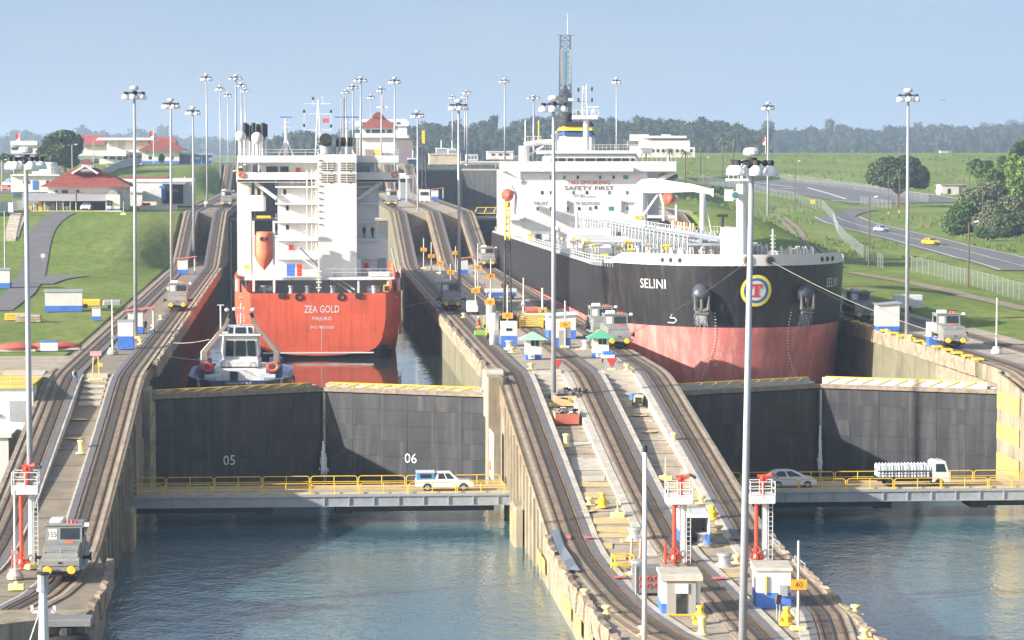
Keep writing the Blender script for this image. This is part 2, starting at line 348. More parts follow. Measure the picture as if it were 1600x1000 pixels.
def water(name, pts, z, col, sc, bump, rough=.06):
    m = bpy.data.materials.new(name); m.use_nodes = True; t = m.node_tree; b = t.nodes['Principled BSDF']
    b.inputs['Base Color'].default_value = (*col, 1); b.inputs['Roughness'].default_value = rough; b.inputs['IOR'].default_value = 1.9
    ge = t.nodes.new('ShaderNodeNewGeometry'); mp = t.nodes.new('ShaderNodeMapping'); mp.inputs['Rotation'].default_value = (0, 0, .3); mp.inputs['Scale'].default_value = (.8, .55, 1)
    t.links.new(ge.outputs['Position'], mp.inputs[0]); last = None
    cn = t.nodes.new('ShaderNodeTexNoise'); cn.inputs['Scale'].default_value = .035; cn.inputs['Detail'].default_value = 4; t.links.new(mp.outputs[0], cn.inputs['Vector']); calm = t.nodes.new('ShaderNodeMapRange'); calm.inputs[1].default_value = .35; calm.inputs[2].default_value = .62; calm.inputs[3].default_value = .35; calm.inputs[4].default_value = 1.0; t.links.new(cn.outputs[0], calm.inputs[0])
    for s_, d_ in ((sc, bump), (sc * .22, bump * 2.2)):
        n = t.nodes.new('ShaderNodeTexNoise'); n.inputs['Scale'].default_value = s_; n.inputs['Detail'].default_value = 3; n.inputs['Roughness'].default_value = .55
        u = t.nodes.new('ShaderNodeBump'); u.inputs['Strength'].default_value = 1.0; u.inputs['Distance'].default_value = d_
        t.links.new(mp.outputs[0], n.inputs['Vector']); t.links.new(n.outputs[0], u.inputs['Height']); t.links.new(calm.outputs[0], u.inputs['Strength'])
        if last: t.links.new(last.outputs[0], u.inputs['Normal'])
        last = u
    t.links.new(last.outputs[0], b.inputs['Normal'])
    B().add([(x, y, z) for x, y in pts], [tuple(range(len(pts)))]).build(name, m, kind='structure', fix=False)
water('approach_water', [(-400, -250), (400, -250), (400, 279), (-400, 279)], 0, (.052, .135, .165), 2.6, .07)
water('left_chamber_water', [(-16.5, 272.6), (2.12, 281.9), (20.5, 272.6), (20.5, 606), (-16.5, 606)], WL, (.03, .045, .035), .5, .035)
water('right_chamber_water', [(35, 272.6), (52.92, 281.9), (71.5, 272.6), (71.5, 606), (35, 606)], WR, (.02, .035, .03), .5, .04)
water('left_upper_water', [(-16.5, 600), (1.75, 608), (20.5, 600), (20.5, 922), (-16.5, 922)], WU, (.02, .04, .04), .5, .05)
water('right_upper_water', [(35, 600), (53.15, 608), (71.5, 600), (71.5, 922), (35, 922)], WU, (.02, .04, .04), .5, .05)
water('lake', [(-26, 924), (82, 924), (82, 1149), (270, 1770), (-270, 1770), (-26, 1149)], LAKE, (.02, .05, .06), .3, .1)

def drape(name, pts, w, m, kind='structure', up=.12, parent=None, off=0.0, h=hgt, step=6.0):
    """a strip of road of width w laid on the ground along plan points"""
    P = [Vector(p[:2]) for p in pts]; Q = []
    for a, b in zip(P, P[1:]):
        n = max(1, int((b - a).length / step))
        Q += [a.lerp(b, k / n) for k in range(n)]
    Q.append(P[-1])
    for _ in range(6): Q = [Q[0]] + [(Q[i - 1] + Q[i] * 2 + Q[i + 1]) / 4 for i in range(1, len(Q) - 1)] + [Q[-1]]
    rows = []
    for i, q in enumerate(Q):
        d = (Q[min(i + 1, len(Q) - 1)] - Q[max(i - 1, 0)]).normalized(); nrm = Vector((d.y, -d.x))
        row = []
        for s_ in (-.5, -.25, 0, .25, .5):
            p = q + nrm * (s_ * w + off); row.append((p.x, p.y, h(p.x, p.y) + up))
        rows.append(row)
    b = B().strip(rows)
    return b.build(name, m, parent, kind=kind if parent is None else None, fix=False)

# ================================================================== lock walls with their towing tracks
YS = sorted(set([130, 150, 165, 172, 178, 184, 190, 196, 202, 206, 209, 212, 215, 218, 226, 234, 242, 250, 258, 262, 262.4, 264, 264.3, 266, 266.3, 268, 268.3, 270, 270.3, 271, 272, 272.3, 274, 277, 280]
            + list(range(300, 520, 20)) + [520, 524, 528, 536, 544, 552, 560, 570, 580, 584, 586, 586.4, 588, 600] + list(range(625, 850, 25)) + [842, 850, 860, 872, 885, 898, 902, 904, 904.4, 906, 940, 1000, 1060, 1120, 1180]))
DCK[:] = [(-50, L1), (208, L1), (262, 10.0), (262.4, 10.37), (264, 10.37), (264.3, 10.74), (266, 10.74), (266.3, 11.1), (268, 11.1), (268.3, 11.47), (270, 11.47), (270.3, 11.84), (272, 11.84), (272.3, L2),
          (586, L2), (586.4, L3), (904, L3), (904.4, L4), (3000, L4)]
def zdk(Y): return zd(Y)
def band(parent, name, xc, a, b, up, m, y0, y1, th=None, zf=zt):
    """a long strip of a track: offsets a..b from the centre line xc(Y), following the track level"""
    rows = []
    for Y in YS:
        if Y < y0 or Y > y1: continue
        z = zf(Y) + up; x = xc(Y)
        rows.append([(x + a, Y, z), (x + b, Y, z)] if th is None else [(x + a, Y, z), (x + b, Y, z), (x + b, Y, z - th), (x + a, Y, z - th)])
    o = B()
    if th is None: o.strip(rows)
    else: o.loft(rows)
    return o.build(name, m, parent, fix=th is not None)
def track(wall, xc, y0, y1, side=1, outer=1.35, curb=.5):
    """side: which way the slot cover and pale curb lie"""
    rows = []
    for Y in YS:
        if Y < y0 or Y > y1: continue
        x = xc(Y); z = zt(Y); zb = zd(Y) - 1.2
        xa, xb = (x - outer, x + 1.55) if side > 0 else (x - 1.55, x + outer)
        rows.append([(xa, Y, z), (xb, Y, z), (xb, Y, min(zb, z - .3)), (xa, Y, min(zb, z - .3))])
    B().loft(rows).build('track_bed', TRKM, wall)
    for s_ in (-1, 1):
        band(wall, 'wheel_groove', xc, s_ * .72 - .11, s_ * .72 + .11, .02, TRKD, y0, y1)
        band(wall, 'rail', xc, s_ * .72 - .04, s_ * .72 + .04, .05, RAILM, y0, y1, .04)
    q = sorted((side * .16, side * .58)); band(wall, 'oil_strip', xc, q[0], q[1], .012, TRKD, y0, y1); q = sorted((-side * 1.0, -side * 1.3)); band(wall, 'edge_strip', xc, q[0], q[1], .012, CON, y0, y1)
    band(wall, 'rack_rail', xc, -.09, .09, .04, RACK, y0, y1, .03)
    q = sorted((side * 1.06, side * 1.54))
    band(wall, 'slot_cover', xc, q[0], q[1], .05, SLOT, y0, y1, .05)
    q = sorted((side * 1.0, side * 1.07)); band(wall, 'rust_edge', xc, q[0], q[1], .03, RAILM, y0, y1)
    if curb:
        q = sorted((side * 1.57, side * (1.57 + curb))); band(wall, 'curb', xc, q[0], q[1], .03, CONL, y0, min(y1, 274), .9)
def wall_body(wall, xl, xr, y0, y1, fm=CONW, low=-7, dm=CON):
    rows = []
    for Y in YS:
        if Y < y0 or Y > y1: continue
        z = zdk(Y) - .08; rows.append([(xl(Y), Y, z), (xr(Y), Y, z), (xr(Y), Y, low), (xl(Y), Y, low)])
    n = len(rows)
    B().loft(rows).build('wall_body', fm, wall)
    B().strip([[(r[0][0] + .02, r[0][1], r[0][2] + .05), ((r[0][0] + r[1][0]) / 2, r[0][1], r[0][2] + .05), (r[1][0] - .02, r[1][1], r[1][2] + .05)] for r in rows]).build('deck', dm, wall, fix=False)
def skirt(wall, x, sgn, y0, y1, m=CONW, th=.5, low=-7, name='chamber_face', top=.0):
    """the face of the wall towards the water, under the track edge"""
    rows = []
    for Y in YS:
        if Y < y0 or Y > y1: continue
        X = x(Y) - sgn * .05; z = zt(Y) + top; rows.append([(X, Y, z), (X + sgn * th, Y, z), (X + sgn * th, Y, low), (X, Y, low)])
    B().loft(rows).build(name, m, wall)

# --- centre wall
cw = thing('lock_wall', 'broad concrete wall between the two lock chambers with three towing tracks', 'lock wall', (0, 0, 0))
cwl = lambda Y: pw(Y, [(130, 20.0), (170, 19.4), (190, 19.0), (271, 19.2), (271.9, 19.2), (274, 18.7), (3000, 18.7)]); cwr = lambda Y: pw(Y, [(130, 35.4), (170, 35.8), (200, 36.4), (3000, 36.3)])
wall_body(cw, cwl, cwr, 130, 1180)
skirt(cw, cwl, .5, 209, 276, CONW, name='chamber_face'); skirt(cw, cwl, .5, 276, 906, CONG, name='chamber_face'); skirt(cw, cwr, -.5, 209, 906, CONW, name='chamber_face')
TCL = lambda Y: pw(Y, [(130, 30.0), (150, 26.6), (160, 24.9), (169, 23.3), (173, 22.3), (183, 21.3), (192, 21.0), (200, 20.85), (274, 20.8), (280, 20.6), (3000, 20.6)])
TCM = lambda Y: pw(Y, [(190, 28.25), (230, 27.8), (3000, 27.8)])
TCR = lambda Y: pw(Y, [(150, 29.6), (160, 31.6), (168, 33.0), (178, 34.3), (190, 34.8), (200, 34.9), (3000, 34.9)])
track(cw, TCL, 130, 906, 1, 1.75); track(cw, TCM, 130, 906, 1, 1.35); track(cw, TCR, 150, 906, -1, 1.35, .6)
band(cw, 'curb', TCM, -2.1, -1.38, .03, CONL, 206, 274, .9)
# risers and treads of the steps at the head of the incline (each one a slab)
def steps(wall, x0, x1):
    for k in range(6):
        B().box(x0, x1, 262.2 + 2 * k, 264.4 + 2 * k, 9.0, 10.4 + .367 * k).build('step', CONL, wall)
steps(cw, 22.9, 25.65); steps(cw, 29.9, 32.7)
# flat yellow plates bolted to the lower deck
PLATES = [(905, 957, 754, 762), (905, 936, 771, 781), (927, 992, 810, 818), (932, 998, 825, 832), (934, 1000, 834, 842), (937, 957, 850, 858), (955, 978, 866, 876), (985, 1030, 905, 925),
          (1024, 1092, 755, 762), (1083, 1103, 770, 781), (1131, 1150, 850, 858), (1146, 1162, 866, 876), (1131, 1168, 895, 902), (1088, 1098, 873, 878), (1110, 1130, 880, 887), (973, 990, 918, 930)]
for a, b_, c, d in PLATES:
    p = [S(a, c), S(b_, c), S(b_, d), S(a, d)]
    B().add([q + Vector((0, 0, .012)) for q in p] + [q + Vector((0, 0, .05)) for q in p], [(4, 5, 6, 7), (0, 1, 5, 4), (1, 2, 6, 5), (2, 3, 7, 6), (3, 0, 4, 7)]).build('cover_plate', TANP, cw)
def joints(wall, x0, x1, y0, y1, dy):
    jm = None; Y = y0
    while Y < y1:
        sl = math.atan2(zd(Y + 1) - zd(Y - 1), 2); loc = (0, Y, zd(Y) + .006)
        if jm is None: jm = B().box(x0, x1, -.022, .022, -.03, .004).build('joint', mat('joint_dark', (.13, .11, .085), .95), wall); jm.location = loc; jm.rotation_euler = (sl, 0, 0)
        else: o = like(jm, wall, loc, 0, 'joint'); o.rotation_euler = (sl, 0, 0)
        Y += dy
joints(cw, 22.95, 25.6, 205, 261, 5.1); joints(cw, 29.9, 32.6, 205, 261, 5.1); joints(cw, 24.5, 26.2, 155, 205, 6.3); joints(cw, 30.2, 32.4, 155, 205, 6.3)
# pale concrete patches of the incline deck
for a, b_, c, d in [(880, 930, 690, 699), (893, 960, 716, 735), (905, 945, 745, 750), (985, 1005, 618, 622), (990, 1032, 640, 646), (1040, 1062, 688, 694), (1062, 1082, 735, 741), (985, 1020, 655, 658)]:
    p = [S(a, c), S(b_, c), S(b_, d), S(a, d)]
    B().add([q + Vector((0, 0, .01)) for q in p], [(0, 1, 2, 3)]).build('pale_patch', CONL, cw, fix=False)
for a, b_, c, d in [(913, 936, 842, 846), (958, 978, 902, 906), (1140, 1160, 841, 845), (1112, 1134, 904, 908), (884, 892, 842, 845)]:
    p = [S(a, c, zt), S(b_, c, zt), S(b_, d, zt), S(a, d, zt)]
    B().add([q + Vector((0, 0, .165)) for q in p], [(0, 1, 2, 3)]).build('red_mark', mat('faded_red_mark', (.55, .16, .15), .8, var=.3, scale=40), cw, fix=False)
def disc(x, y, wall, zf=zd, r=.75):
    p = S(x, y, zf); B().lathe([(r, .012), (r, .035), (r - .03, .045)], p, 18).build('hatch_cover', TANP, wall)
for x, y in [(916, 799), (1000, 648), (1015, 675)]: disc(x, y, cw)
# worn coping along the lower edge, lump by lump
def rough_block(w, d, h, seed, k=.12):
    rnd = random.Random(seed); b = B()
    n = 4; vs = []
    for i in range(n + 1):
        for (u, z) in ((0, 0), (w, 0), (w, h * .7), (w * .8, h), (0, h)):
            vs.append((u + rnd.uniform(-k, k) * (u > 0), d * i / n, z + rnd.uniform(-k, k) * (z > 0)))
    b.loft([vs[i * 5:(i + 1) * 5] for i in range(n + 1)]); return b
blk = [rough_block(.5, 3.4, 1.5, s_, .11) for s_ in range(4)]
bo = []
def copes(wall, x, sgn, y0, y1, dy, dz, name='coping_block', m=None, zf=zt):
    k = 0; Y = y0
    while Y < y1:
        key = (k % 4, (m or COPE).name)
        src = next((o for kk, o in bo if kk == key), None)
        loc = (x(Y), Y, zf(Y) - dz)
        if src is None:
            o = B(); o.v = list(blk[k % 4].v); o.f = list(blk[k % 4].f); o = o.build(name, m or COPE, wall); bo.append((key, o)); o.location = loc; 
        else: o = like(src, wall, loc, 0, name)
        o.scale = (sgn, dy / 3.55, 1)
        if zt(Y + dy) != zt(Y): o.rotation_euler = (math.atan2(zf(Y + dy) - zf(Y), dy), 0, 0)
        Y += dy; k += 1
copes(cw, lambda Y: cwl(Y) + .15, -1, 150, 209, 4.2, 1.35)
copes(cw, lambda Y: cwr(Y) - .2, 1, 150, 209, 4.2, 1.42)
copes(cw, lambda Y: cwl(Y) + .1, -1, 282, 372, 4.5, 1.35); copes(cw, lambda Y: cwl(Y) + .1, -1, 376, 520, 6.0, 1.35)
# yellow painted panels on the faces of the lower wall and the abutment pier
def panel(wall, X, y0, y1, z0, z1, m=None, sgn=-1):
    m = m or BAND
    B().box(*sorted((X, X + sgn * .06)), y0, y1, z0, z1).build('painted_panel', m, wall)
for y0, y1 in ((214, 221), (193, 200), (186, 190), (176, 181)): panel(cw, cwl(200) - .12, y0, y1, .9, 2.1)
B().bev(18.1, 19.3, 236, 240.5, -5, 3.5, .25).build('abutment_pier', CONW, cw); panel(cw, 18.1, 236.3, 239.5, .9, 2.9)
B().box(18.0, 19.4, 266, 271, -5, 12.15).build('gate_pier', CONW, cw)
B().bev(17.9, 19.9, 270.6, 273.6, 8, 12.5, .15).build('coping_cap', CONL, cw)
B().box(17.9, 18.02, 259, 264, 3.0, 7.5).build('white_panel', WHITE, cw)
# tie braces seen on the flank of the incline
for k in range(12):
    Y = 218 + k * 3.6; B().box(18.9, 19.2, Y, Y + .5, -1, zt(Y) - .3).build('buttress', CONW, cw)
# --- left wall
lw = thing('lock_wall', 'concrete lock wall along the left bank with two towing tracks and an incline', 'lock wall', (0, 0, 0))
lwl = lambda Y: pw(Y, [(180, -30), (205, -28), (212, -24.9), (274, -24.9), (3000, -25.3)]); lwr = lambda Y: pw(Y, [(182, -14.25), (190, -13.95), (201, -14.2), (206, -14.9), (209, -15.4), (240, -15.4), (271, -15.3), (3000, -15.2)])
wall_body(lw, lwl, lwr, 184, 1000, dm=mat('brown_deck', (.25, .205, .15), .9, var=.25, scale=4, bump=.05, dirt=(.14, .115, .085), dirt_amt=.6))
B().add([(-30, 172, L1 - .06), (-30, 184.0, L1 - .06), (-14.1, 184.0, L1 - .06), (-14.25, 182, L1 - .06), (-14.25, 182, -7), (-30, 172, -7), (-30, 184, -7), (-14.1, 184, -7)],
        [(0, 3, 2, 1), (0, 5, 4, 3), (3, 4, 7, 2), (0, 1, 6, 5)]).build('wall_end', CONW, lw)
skirt(lw, lwr, -.5, 209, 280); skirt(lw, lwr, -.5, 280, 906, mat('slimy_shade_wall', (.05, .05, .045), .9, var=.3, scale=4, streak=.5, dirt=(.025, .025, .022), dirt_amt=.7, spec=.1))  # wet grime, colour darkened further to subdue red bounce light off the hull
TLR = lambda Y: pw(Y, [(172, -24), (178, -21.0), (183, -19.1), (189, -17.7), (195, -17.0), (240, -16.85), (3000, -16.9)]); TLL = lambda Y: pw(Y, [(172, -27.5), (200, -23.6), (220, -23.1), (3000, -23.1)])
track(lw, TLR, 184, 906, -1, 1.6, .18); track(lw, TLL, 184, 906, 1, 1.4, .18)
band(lw, 'curb', TLL, -1.8, -1.42, .12, COPE, 200, 282, 9.0)
for x0, x1, y0, y1, zz in ((-21.4, -20.2, 262.2, 276, 9.9),):
    for k in range(6): B().box(-21.0, -18.95, 262.2 + 2 * k, 264.4 + 2 * k, 9.0, 10.4 + .367 * k).build('step', CONL, lw)
joints(lw, -21.3, -18.7, 190, 261, 6.0)
for x, y in [(125, 655), (116, 684), (82, 699)]: disc(x, y, lw)
copes(lw, lambda Y: lwr(Y) - .1, 1, 184, 206, 3.7, 1.4); copes(lw, lambda Y: -15.3, 1, 286, 520, 6.0, 1.4)
B().bev(-15.6, -14.35, 235.5, 239.5, -5, 3.5, .25).build('abutment_pier', CONW, lw); panel(lw, -14.35, 235.8, 239, .6, 2.8, sgn=1)
B().box(-16.8, -14.55, 266, 271, -5, 11.2).build('gate_pier', CONW, lw)
for k in range(4): panel(lw, -14.55, 266.4, 270.6, 1.2 + k * 2.5, 2.4 + k * 2.5, sgn=1)
B().box(-16.6, -14.9, 262.2, 262.4, 2.9, 7.0).build('rusty_panel', mat('rust_stain', (.42, .34, .26), .9, var=.2, streak=1.5, dirt=(.28, .13, .05), dirt_amt=.9, scale=5), lw)
for k in range(10):
    Y = 214 + k * 4.2; B().box(-15.4, -15.05, Y, Y + .5, -1, zt(Y) - .3).build('buttress', CONW, lw)
# --- right wall
rw = thing('lock_wall', 'concrete lock wall along the right bank with yellow banded end', 'lock wall', (0, 0, 0))
rwl = lambda Y: pw(Y, [(271, 69.25), (272.3, 70), (3000, 70)]); rwr = lambda Y: 83.5
wall_body(rw, rwl, rwr, 226, 1000, CONG); skirt(rw, rwl, .5, 226, 280, CONW); skirt(rw, rwl, .5, 280, 906, CONG)
track(rw, lambda Y: 72.0, 226, 906, 1, 1.9); track(rw, lambda Y: 79.3, 226, 906, -1, 1.4, .4)
for k in range(3): panel(rw, 69.15, 262.0, 270.6, 2.4 + k * 3.05, 4.1 + k * 3.05, BAND)
for k in range(40):
    Y = 283 + k * 4.6; B().bev(69.85, 70.9, Y, Y + 1.5, L2 + .12, L2 + .32, .06).build('painted_cap', YEL if k % 2 < 2 else CONL, rw)
copes(rw, lambda Y: 70.15, -1, 282, 420, 4.6, 1.45, m=COPE)
B().box(69.7, 70.3, 273, 300, 8.2, 10.6).build('fender_ledge', COPE, rw)
# ================================================================== lock gates
plate_mesh = {}
def gate_leaf(label, a, b, ztop, zlow, num=None, steel=False, rows=7, cols=6, detail=True, numpos=(.5, .25)):
    a = Vector((*a, 0)); b = Vector((*b, 0)); d = b - a; ln = d.length; rz = math.atan2(d.y, d.x)
    o = thing('gate_leaf', label, 'lock gate', (a.x, a.y, zlow), rz, 'leaves of the lock gates')
    H = ztop - zlow
    B().box(0, ln, .05, 2.1, 0, H - .25).build('leaf_body', GATE2, o)
    pw_, ph = (ln - .6) / cols, (H - .8) / rows
    rnd = random.Random(label)
    for i in range(cols):
        for j in range(rows):
            gm_ = GATEW if j == 0 else rnd.choice((GATE,) * 6 + (GATEB, GATEB)); key = (round(pw_, 2), round(ph, 2), gm_.name)
            loc = (.3 + i * pw_, -rnd.uniform(0, .035), j * ph + .05)
            if key not in plate_mesh:
                plate_mesh[key] = B().bev(.008, pw_ - .008, 0, .12, .008, ph - .008, .010).build('plate', gm_, o); plate_mesh[key].location = loc
            else: like(plate_mesh[key], o, loc, 0, 'plate')
    B().box(-.1, ln + .1, -.25, .04, H - .62, H - .2).build('top_beam', mat('worn_beam', (.26, .21, .155), .9, var=.35, scale=14, dirt=(.10, .075, .055), dirt_amt=.8), o)
    B().box(-.12, .28, -.16, .04, 0, H - .78).build('edge_post', STEEL if steel else TIMB, o)
    B().box(ln - .28, ln + .12, -.18, .04, 0, H - .78).build('edge_post', DARK, o)
    B().box(.2, ln - .3, .35, 1.75, H - .2, H - .02).build('footwalk', STEEL if steel else TIMB, o)
    if detail:
        B().box(.25, ln - 1.2, .02, .12, H - .2, H + (.5 if steel else .22)).build('kick_board', STEEL if steel else mat('plank_grey', (.33, .29, .22), .9, var=.35, scale=16, dirt=(.14, .11, .08), dirt_amt=.8), o)
        n = 9
        for k in range(n):       # handrail stanchions folded down on the footwalk
            x = .8 + k * (ln - 2.6) / n
            B().tube((x, -.03, H - .1), (x + 1.3, -.03, H + (.46 if steel else .24)), .05, None, 6).build('folded_stanchion', YEL, o)
        B().tube((.6, .07, H + (.54 if steel else .27)), (ln - 1.5, .07, H + (.54 if steel else .27)), .06, None, 6).build('folded_handrail', YEL, o)
        B().tube((.6, 1.4, H + .14), (ln - 1.9, 1.4, H + .14), .05, None, 6).build('folded_handrail', YEL, o)
    if num:
        letters(num, .98, lambda u, w: (ln * numpos[0] + u, -.045, H * numpos[1] + w), 'number', WHITE2, o)
    return o
gate_leaf('left leaf of the near left lock gate, marked 05', (-14.6, 271.5), (2.1, 279.8), 10.45, -1.2, '05', numpos=(.44, .395))
gate_leaf('right leaf of the near left lock gate, marked 06', (2.15, 279.8), (18.85, 271.5), 10.45, -1.2, '06', numpos=(.52, .395))
gate_leaf('left leaf of the near right lock gate, in front of the black tanker bow', (36.4, 271.5), (52.9, 279.8), 10.45, -1.2, None, True)
gate_leaf('right leaf of the near right lock gate, streaked with a pole shadow', (52.95, 279.8), (69.5, 271.5), 10.45, -1.2, None, True)
for xa, xb, nm in ((-15.2, 18.7, 'left'), (36.3, 70, 'right')):
    xm = (xa + xb) / 2
    num = {'left': (None, None), 'right': ('15', '16')}[nm]
    for (p, q, side, n_) in (((xa, 598), (xm - .02, 606), 'left', num[0]), ((xm + .02, 606), (xb, 598), 'right', num[1])):
        gate_leaf(f'{side} leaf of the second gate up the {nm} lane, beyond the {"red ship" if nm == "left" else "tanker"}', p, q, L3 - 1.7, 3, '16' if (nm == 'right' and side == 'left') else None, False, 6, 5, False, (.12, .38))
    for (p, q, side) in (((xa, 912), (xm - .02, 920), 'left'), ((xm + .02, 920), (xb, 912), 'right')):
        gate_leaf(f'{side} leaf of the topmost gate of the {nm} lane', p, q, L4 - 1.6, 13, None, False, 6, 4, False)
# footbridge with yellow rails on the second right gate
fb = thing('footbridge', 'narrow yellow railed footbridge across the far right lock gate', 'footbridge', (36.4, 590, L3 - .6))
B().box(0, 22, 0, 1.6, -.5, 0).build('deck', DARK, fb)
for k in range(11): B().tube((k * 2 + .5, 0, 0), (k * 2 + 1.1, 0, 1.3), .09, None, 6).build('stanchion', YEL, fb)
B().tube((1, 0, 1.3), (21.8, 0, 1.3), .08, None, 6).build('handrail', YEL, fb); B().tube((.4, 0, .05), (21.8, 0, .05), .1, None, 6).build('toe_rail', YEL, fb)
# water squirting between the leaves
SPRAY = mat('spray', (.85, .88, .9), .9, var=.15, scale=60)
def jet(label, x, y, z0, h, w):
    rnd = random.Random(label); b = B()
    for k in range(70):
        t = rnd.random() ** .7; r = (.05 + w * t) * rnd.random(); a = rnd.uniform(0, 6.28); zz = z0 + h * (1 - t)
        b.tube((x + r * math.cos(a), y - .3 - abs(r * math.sin(a)), zz), (x + r * 1.1 * math.cos(a), y - .3 - abs(r * 1.1 * math.sin(a)), zz - rnd.uniform(.3, .9)), .03 + .04 * rnd.random(), .02, 5)
    b.tube((x, y - .25, z0 + h), (x, y - .35, z0), .07, w * .45, 7)
    o = b.build('water_jet', SPRAY, None, kind='stuff'); tag(o, label, 'water jet')
jet('white water jet squirting where leaves 05 and 06 meet', 2.12, 279.5, 1.9, 2.9, .55)
jet('thin white water jet squirting down the middle of the right gate', 52.92, 279.5, 1.6, 4.4, .3)

# ================================================================== road bridges before the gates
def rail_panel(w, h=1.0, r=.045):
    c = .22; b = B()
    b.path([(0, 0, -.35), (0, 0, h - c), (c * .3, 0, h - c * .3), (c, 0, h), (w - c, 0, h), (w - c * .3, 0, h - c * .3), (w, 0, h - c), (w, 0, -.35)], r, 6)
    b.path([(w / 2, 0, -.35), (w / 2, 0, h)], r * .9, 6); b.path([(0, 0, h * .48), (w, 0, h * .48)], r * .8, 6)
    return b
def bridge(label, x0, x1, y0=251.5, y1=257.5, zdeck=2.8, pn=4.45, px0=None):
    o = thing('road_bridge', label, 'bridge', (x0, y0, zdeck), 0, 'road bridges before the gates'); W = x1 - x0; D = y1 - y0
    B().box(0, W, 0, D, -.22, 0).build('deck', CON, o)
    B().box(0, W, .1, .35, -1.05, -.22).build('girder', STEEL, o); B().box(0, W, D - .35, D - .1, -1.05, -.22).build('girder', STEEL, o)
    B().box(0, W, -.06, .45, -.22, .02).build('edge_beam', GALV, o)
    B().box(0, W, -.02, .55, -1.12, -1.05).build('bottom_flange', STEEL, o)
    B().box(0, W, .35, .55, .0, .16).build('kerb', TANP, o); B().box(0, W, D - .6, D - .35, .0, .18).build('kerb', TANP, o)
    n = int(W / 2.2)
    st = None
    for k in range(n):
        x = (k + .5) * W / n
        if st is None: st = B().box(-.05, .05, -.03, .1, -1.05, -.22).build('stiffener', STEEL, o); st.location = (x, 0, 0)
        else: like(st, o, (x, 0, 0))
    k = 0; x = .3; pm = None
    while x + pn < W:
        for yy in (.12, D - .12):
            if pm is None: pm = rail_panel(pn - .14).build('railing_panel', YEL, o); pm.location = (x, yy, 0)
            else: like(pm, o, (x, yy, 0))
        x += pn
    for xx, ww in ((W * .02, W * .36), (W * .56, W * .40)): B().box(xx, xx + ww, .8, D - .8, -1.7, -1.12).build('fender_beam', DARK, o)
    for xx in (W * .38, W * .58): B().bev(xx - .8, xx + .8, 1, D - 1, -1.9, -1.1, .2).build('bearing', DARK, o)
    return o
bridge('left road bridge with yellow railings carrying a white pickup', -17.3, 19.0)
bridge('right road bridge with yellow railings carrying an SUV and a bottle truck', 36.6, 82)

# ================================================================== floodlight masts
MASTG = mat('mast_grey', (.42, .44, .47), .45, .3, var=.06, scale=6); LAMPW = mat('lamp_white', (.82, .84, .86), .25, var=.03, scale=10); CAPM = mat('mast_cap', (.55, .54, .52), .5, var=.1, scale=10)
def make_mast():
    o = thing('floodlight_mast', 'mast', 'floodlight mast', (0, 0, 0), 0, 'tall floodlight masts')
    B().tube((0, 0, .25), (0, 0, 28.6), .25, .15, 12).build('pole', MASTG, o, True)
    B().bev(-.6, .6, -.6, .6, 0, .35, .12).build('base_block', PYEL, o)
    B().lathe([(.4, 29.0), (.52, 29.08), (.52, 29.28), (.4, 29.42), (.15, 29.47)], n=14).build('cap', CAPM, o)
    B().lathe([(.28, 28.3), (.3, 28.9)], n=10).build('collar', DARK, o)
    ar = B()
    for k in range(6):
        a = k * math.pi / 3 + .3; ar.tube((.15 * math.cos(a), .15 * math.sin(a), 28.75), (1.15 * math.cos(a), 1.15 * math.sin(a), 28.55), .05, None, 5)
    ar.torus((0, 0, 28.6), .95, .04, 'z', 14, 5); ar.build('arm_ring', DARK, o)
    lm = hm = None
    for k in range(6):
        a = k * math.pi / 3 + .3; p = (1.12 * math.cos(a), 1.12 * math.sin(a), 28.3)
        if lm is None:
            lm = B().lathe([(.34, -.42), (.42, -.36), (.38, -.05), (.22, .12), (.1, .2)], n=12).build('lamp', LAMPW, o, True); lm.location = p
            hm = B().lathe([(.16, .14), (.2, .18), (.2, .42), (.14, .46)], n=10).build('lamp_housing', DARK, o); hm.location = p
        else: like(lm, o, p); like(hm, o, p)
    return o
mast0 = None
def mast(loc, label, s=1.0):
    global mast0
    if mast0 is None: mast0 = make_mast(); o = mast0; o.location = loc; o['label'] = label
    else: o = dup(mast0, loc, random.uniform(0, 1), label)
    o.scale = (s, s, s); o.rotation_euler = (random.uniform(-.004, .004), random.uniform(-.004, .004), random.uniform(0, 1)); return o
def mast_by(px, ytop, ybase, zf, label):
    p = S(px, ybase, zf); s = (YP(px, ytop, p.y).z - p.z) / 29.6
    o = mast(p, label); o.scale = (1, 1, s)
mast_by(49, 226, 888, lambda Y: L1, 'grey floodlight mast behind the red fire monitor at the left edge')
nm_ = mast((25.6, 159, L1), 'nearest floodlight mast, grey pole running out of the frame beside the sign 40'); nm_.scale = (1, 1, 1.037); nm_.rotation_euler = (0, .016, .3)
mast((S(857, 610).x, 261.0, 9.85), 'floodlight mast at the foot of the steps on the centre wall')
o_ = mast0
mast_by(212, 132, 530, lambda Y: L2, 'floodlight mast beside the red roofed shelter on the left wall')
mast_by(268, 152, 452, lambda Y: L2, 'floodlight mast behind the first grey mule on the left wall')
mast_by(303, 165, 412, lambda Y: L2, 'floodlight mast beside the left foot of the second incline')
mast_by(718, 153, 484, lambda Y: L2, 'floodlight mast beside the grey mule on the centre wall')
mast_by(653, 171, 396, lambda Y: L2, 'floodlight mast at the foot of the second incline of the centre wall')
mast_by(1417, 136, 527, lambda Y: L2, 'floodlight mast on the right lawn between the two right mules')
mast_by(1199, 158, 392, lambda Y: L2, 'floodlight mast on the green slope behind the tanker bow')
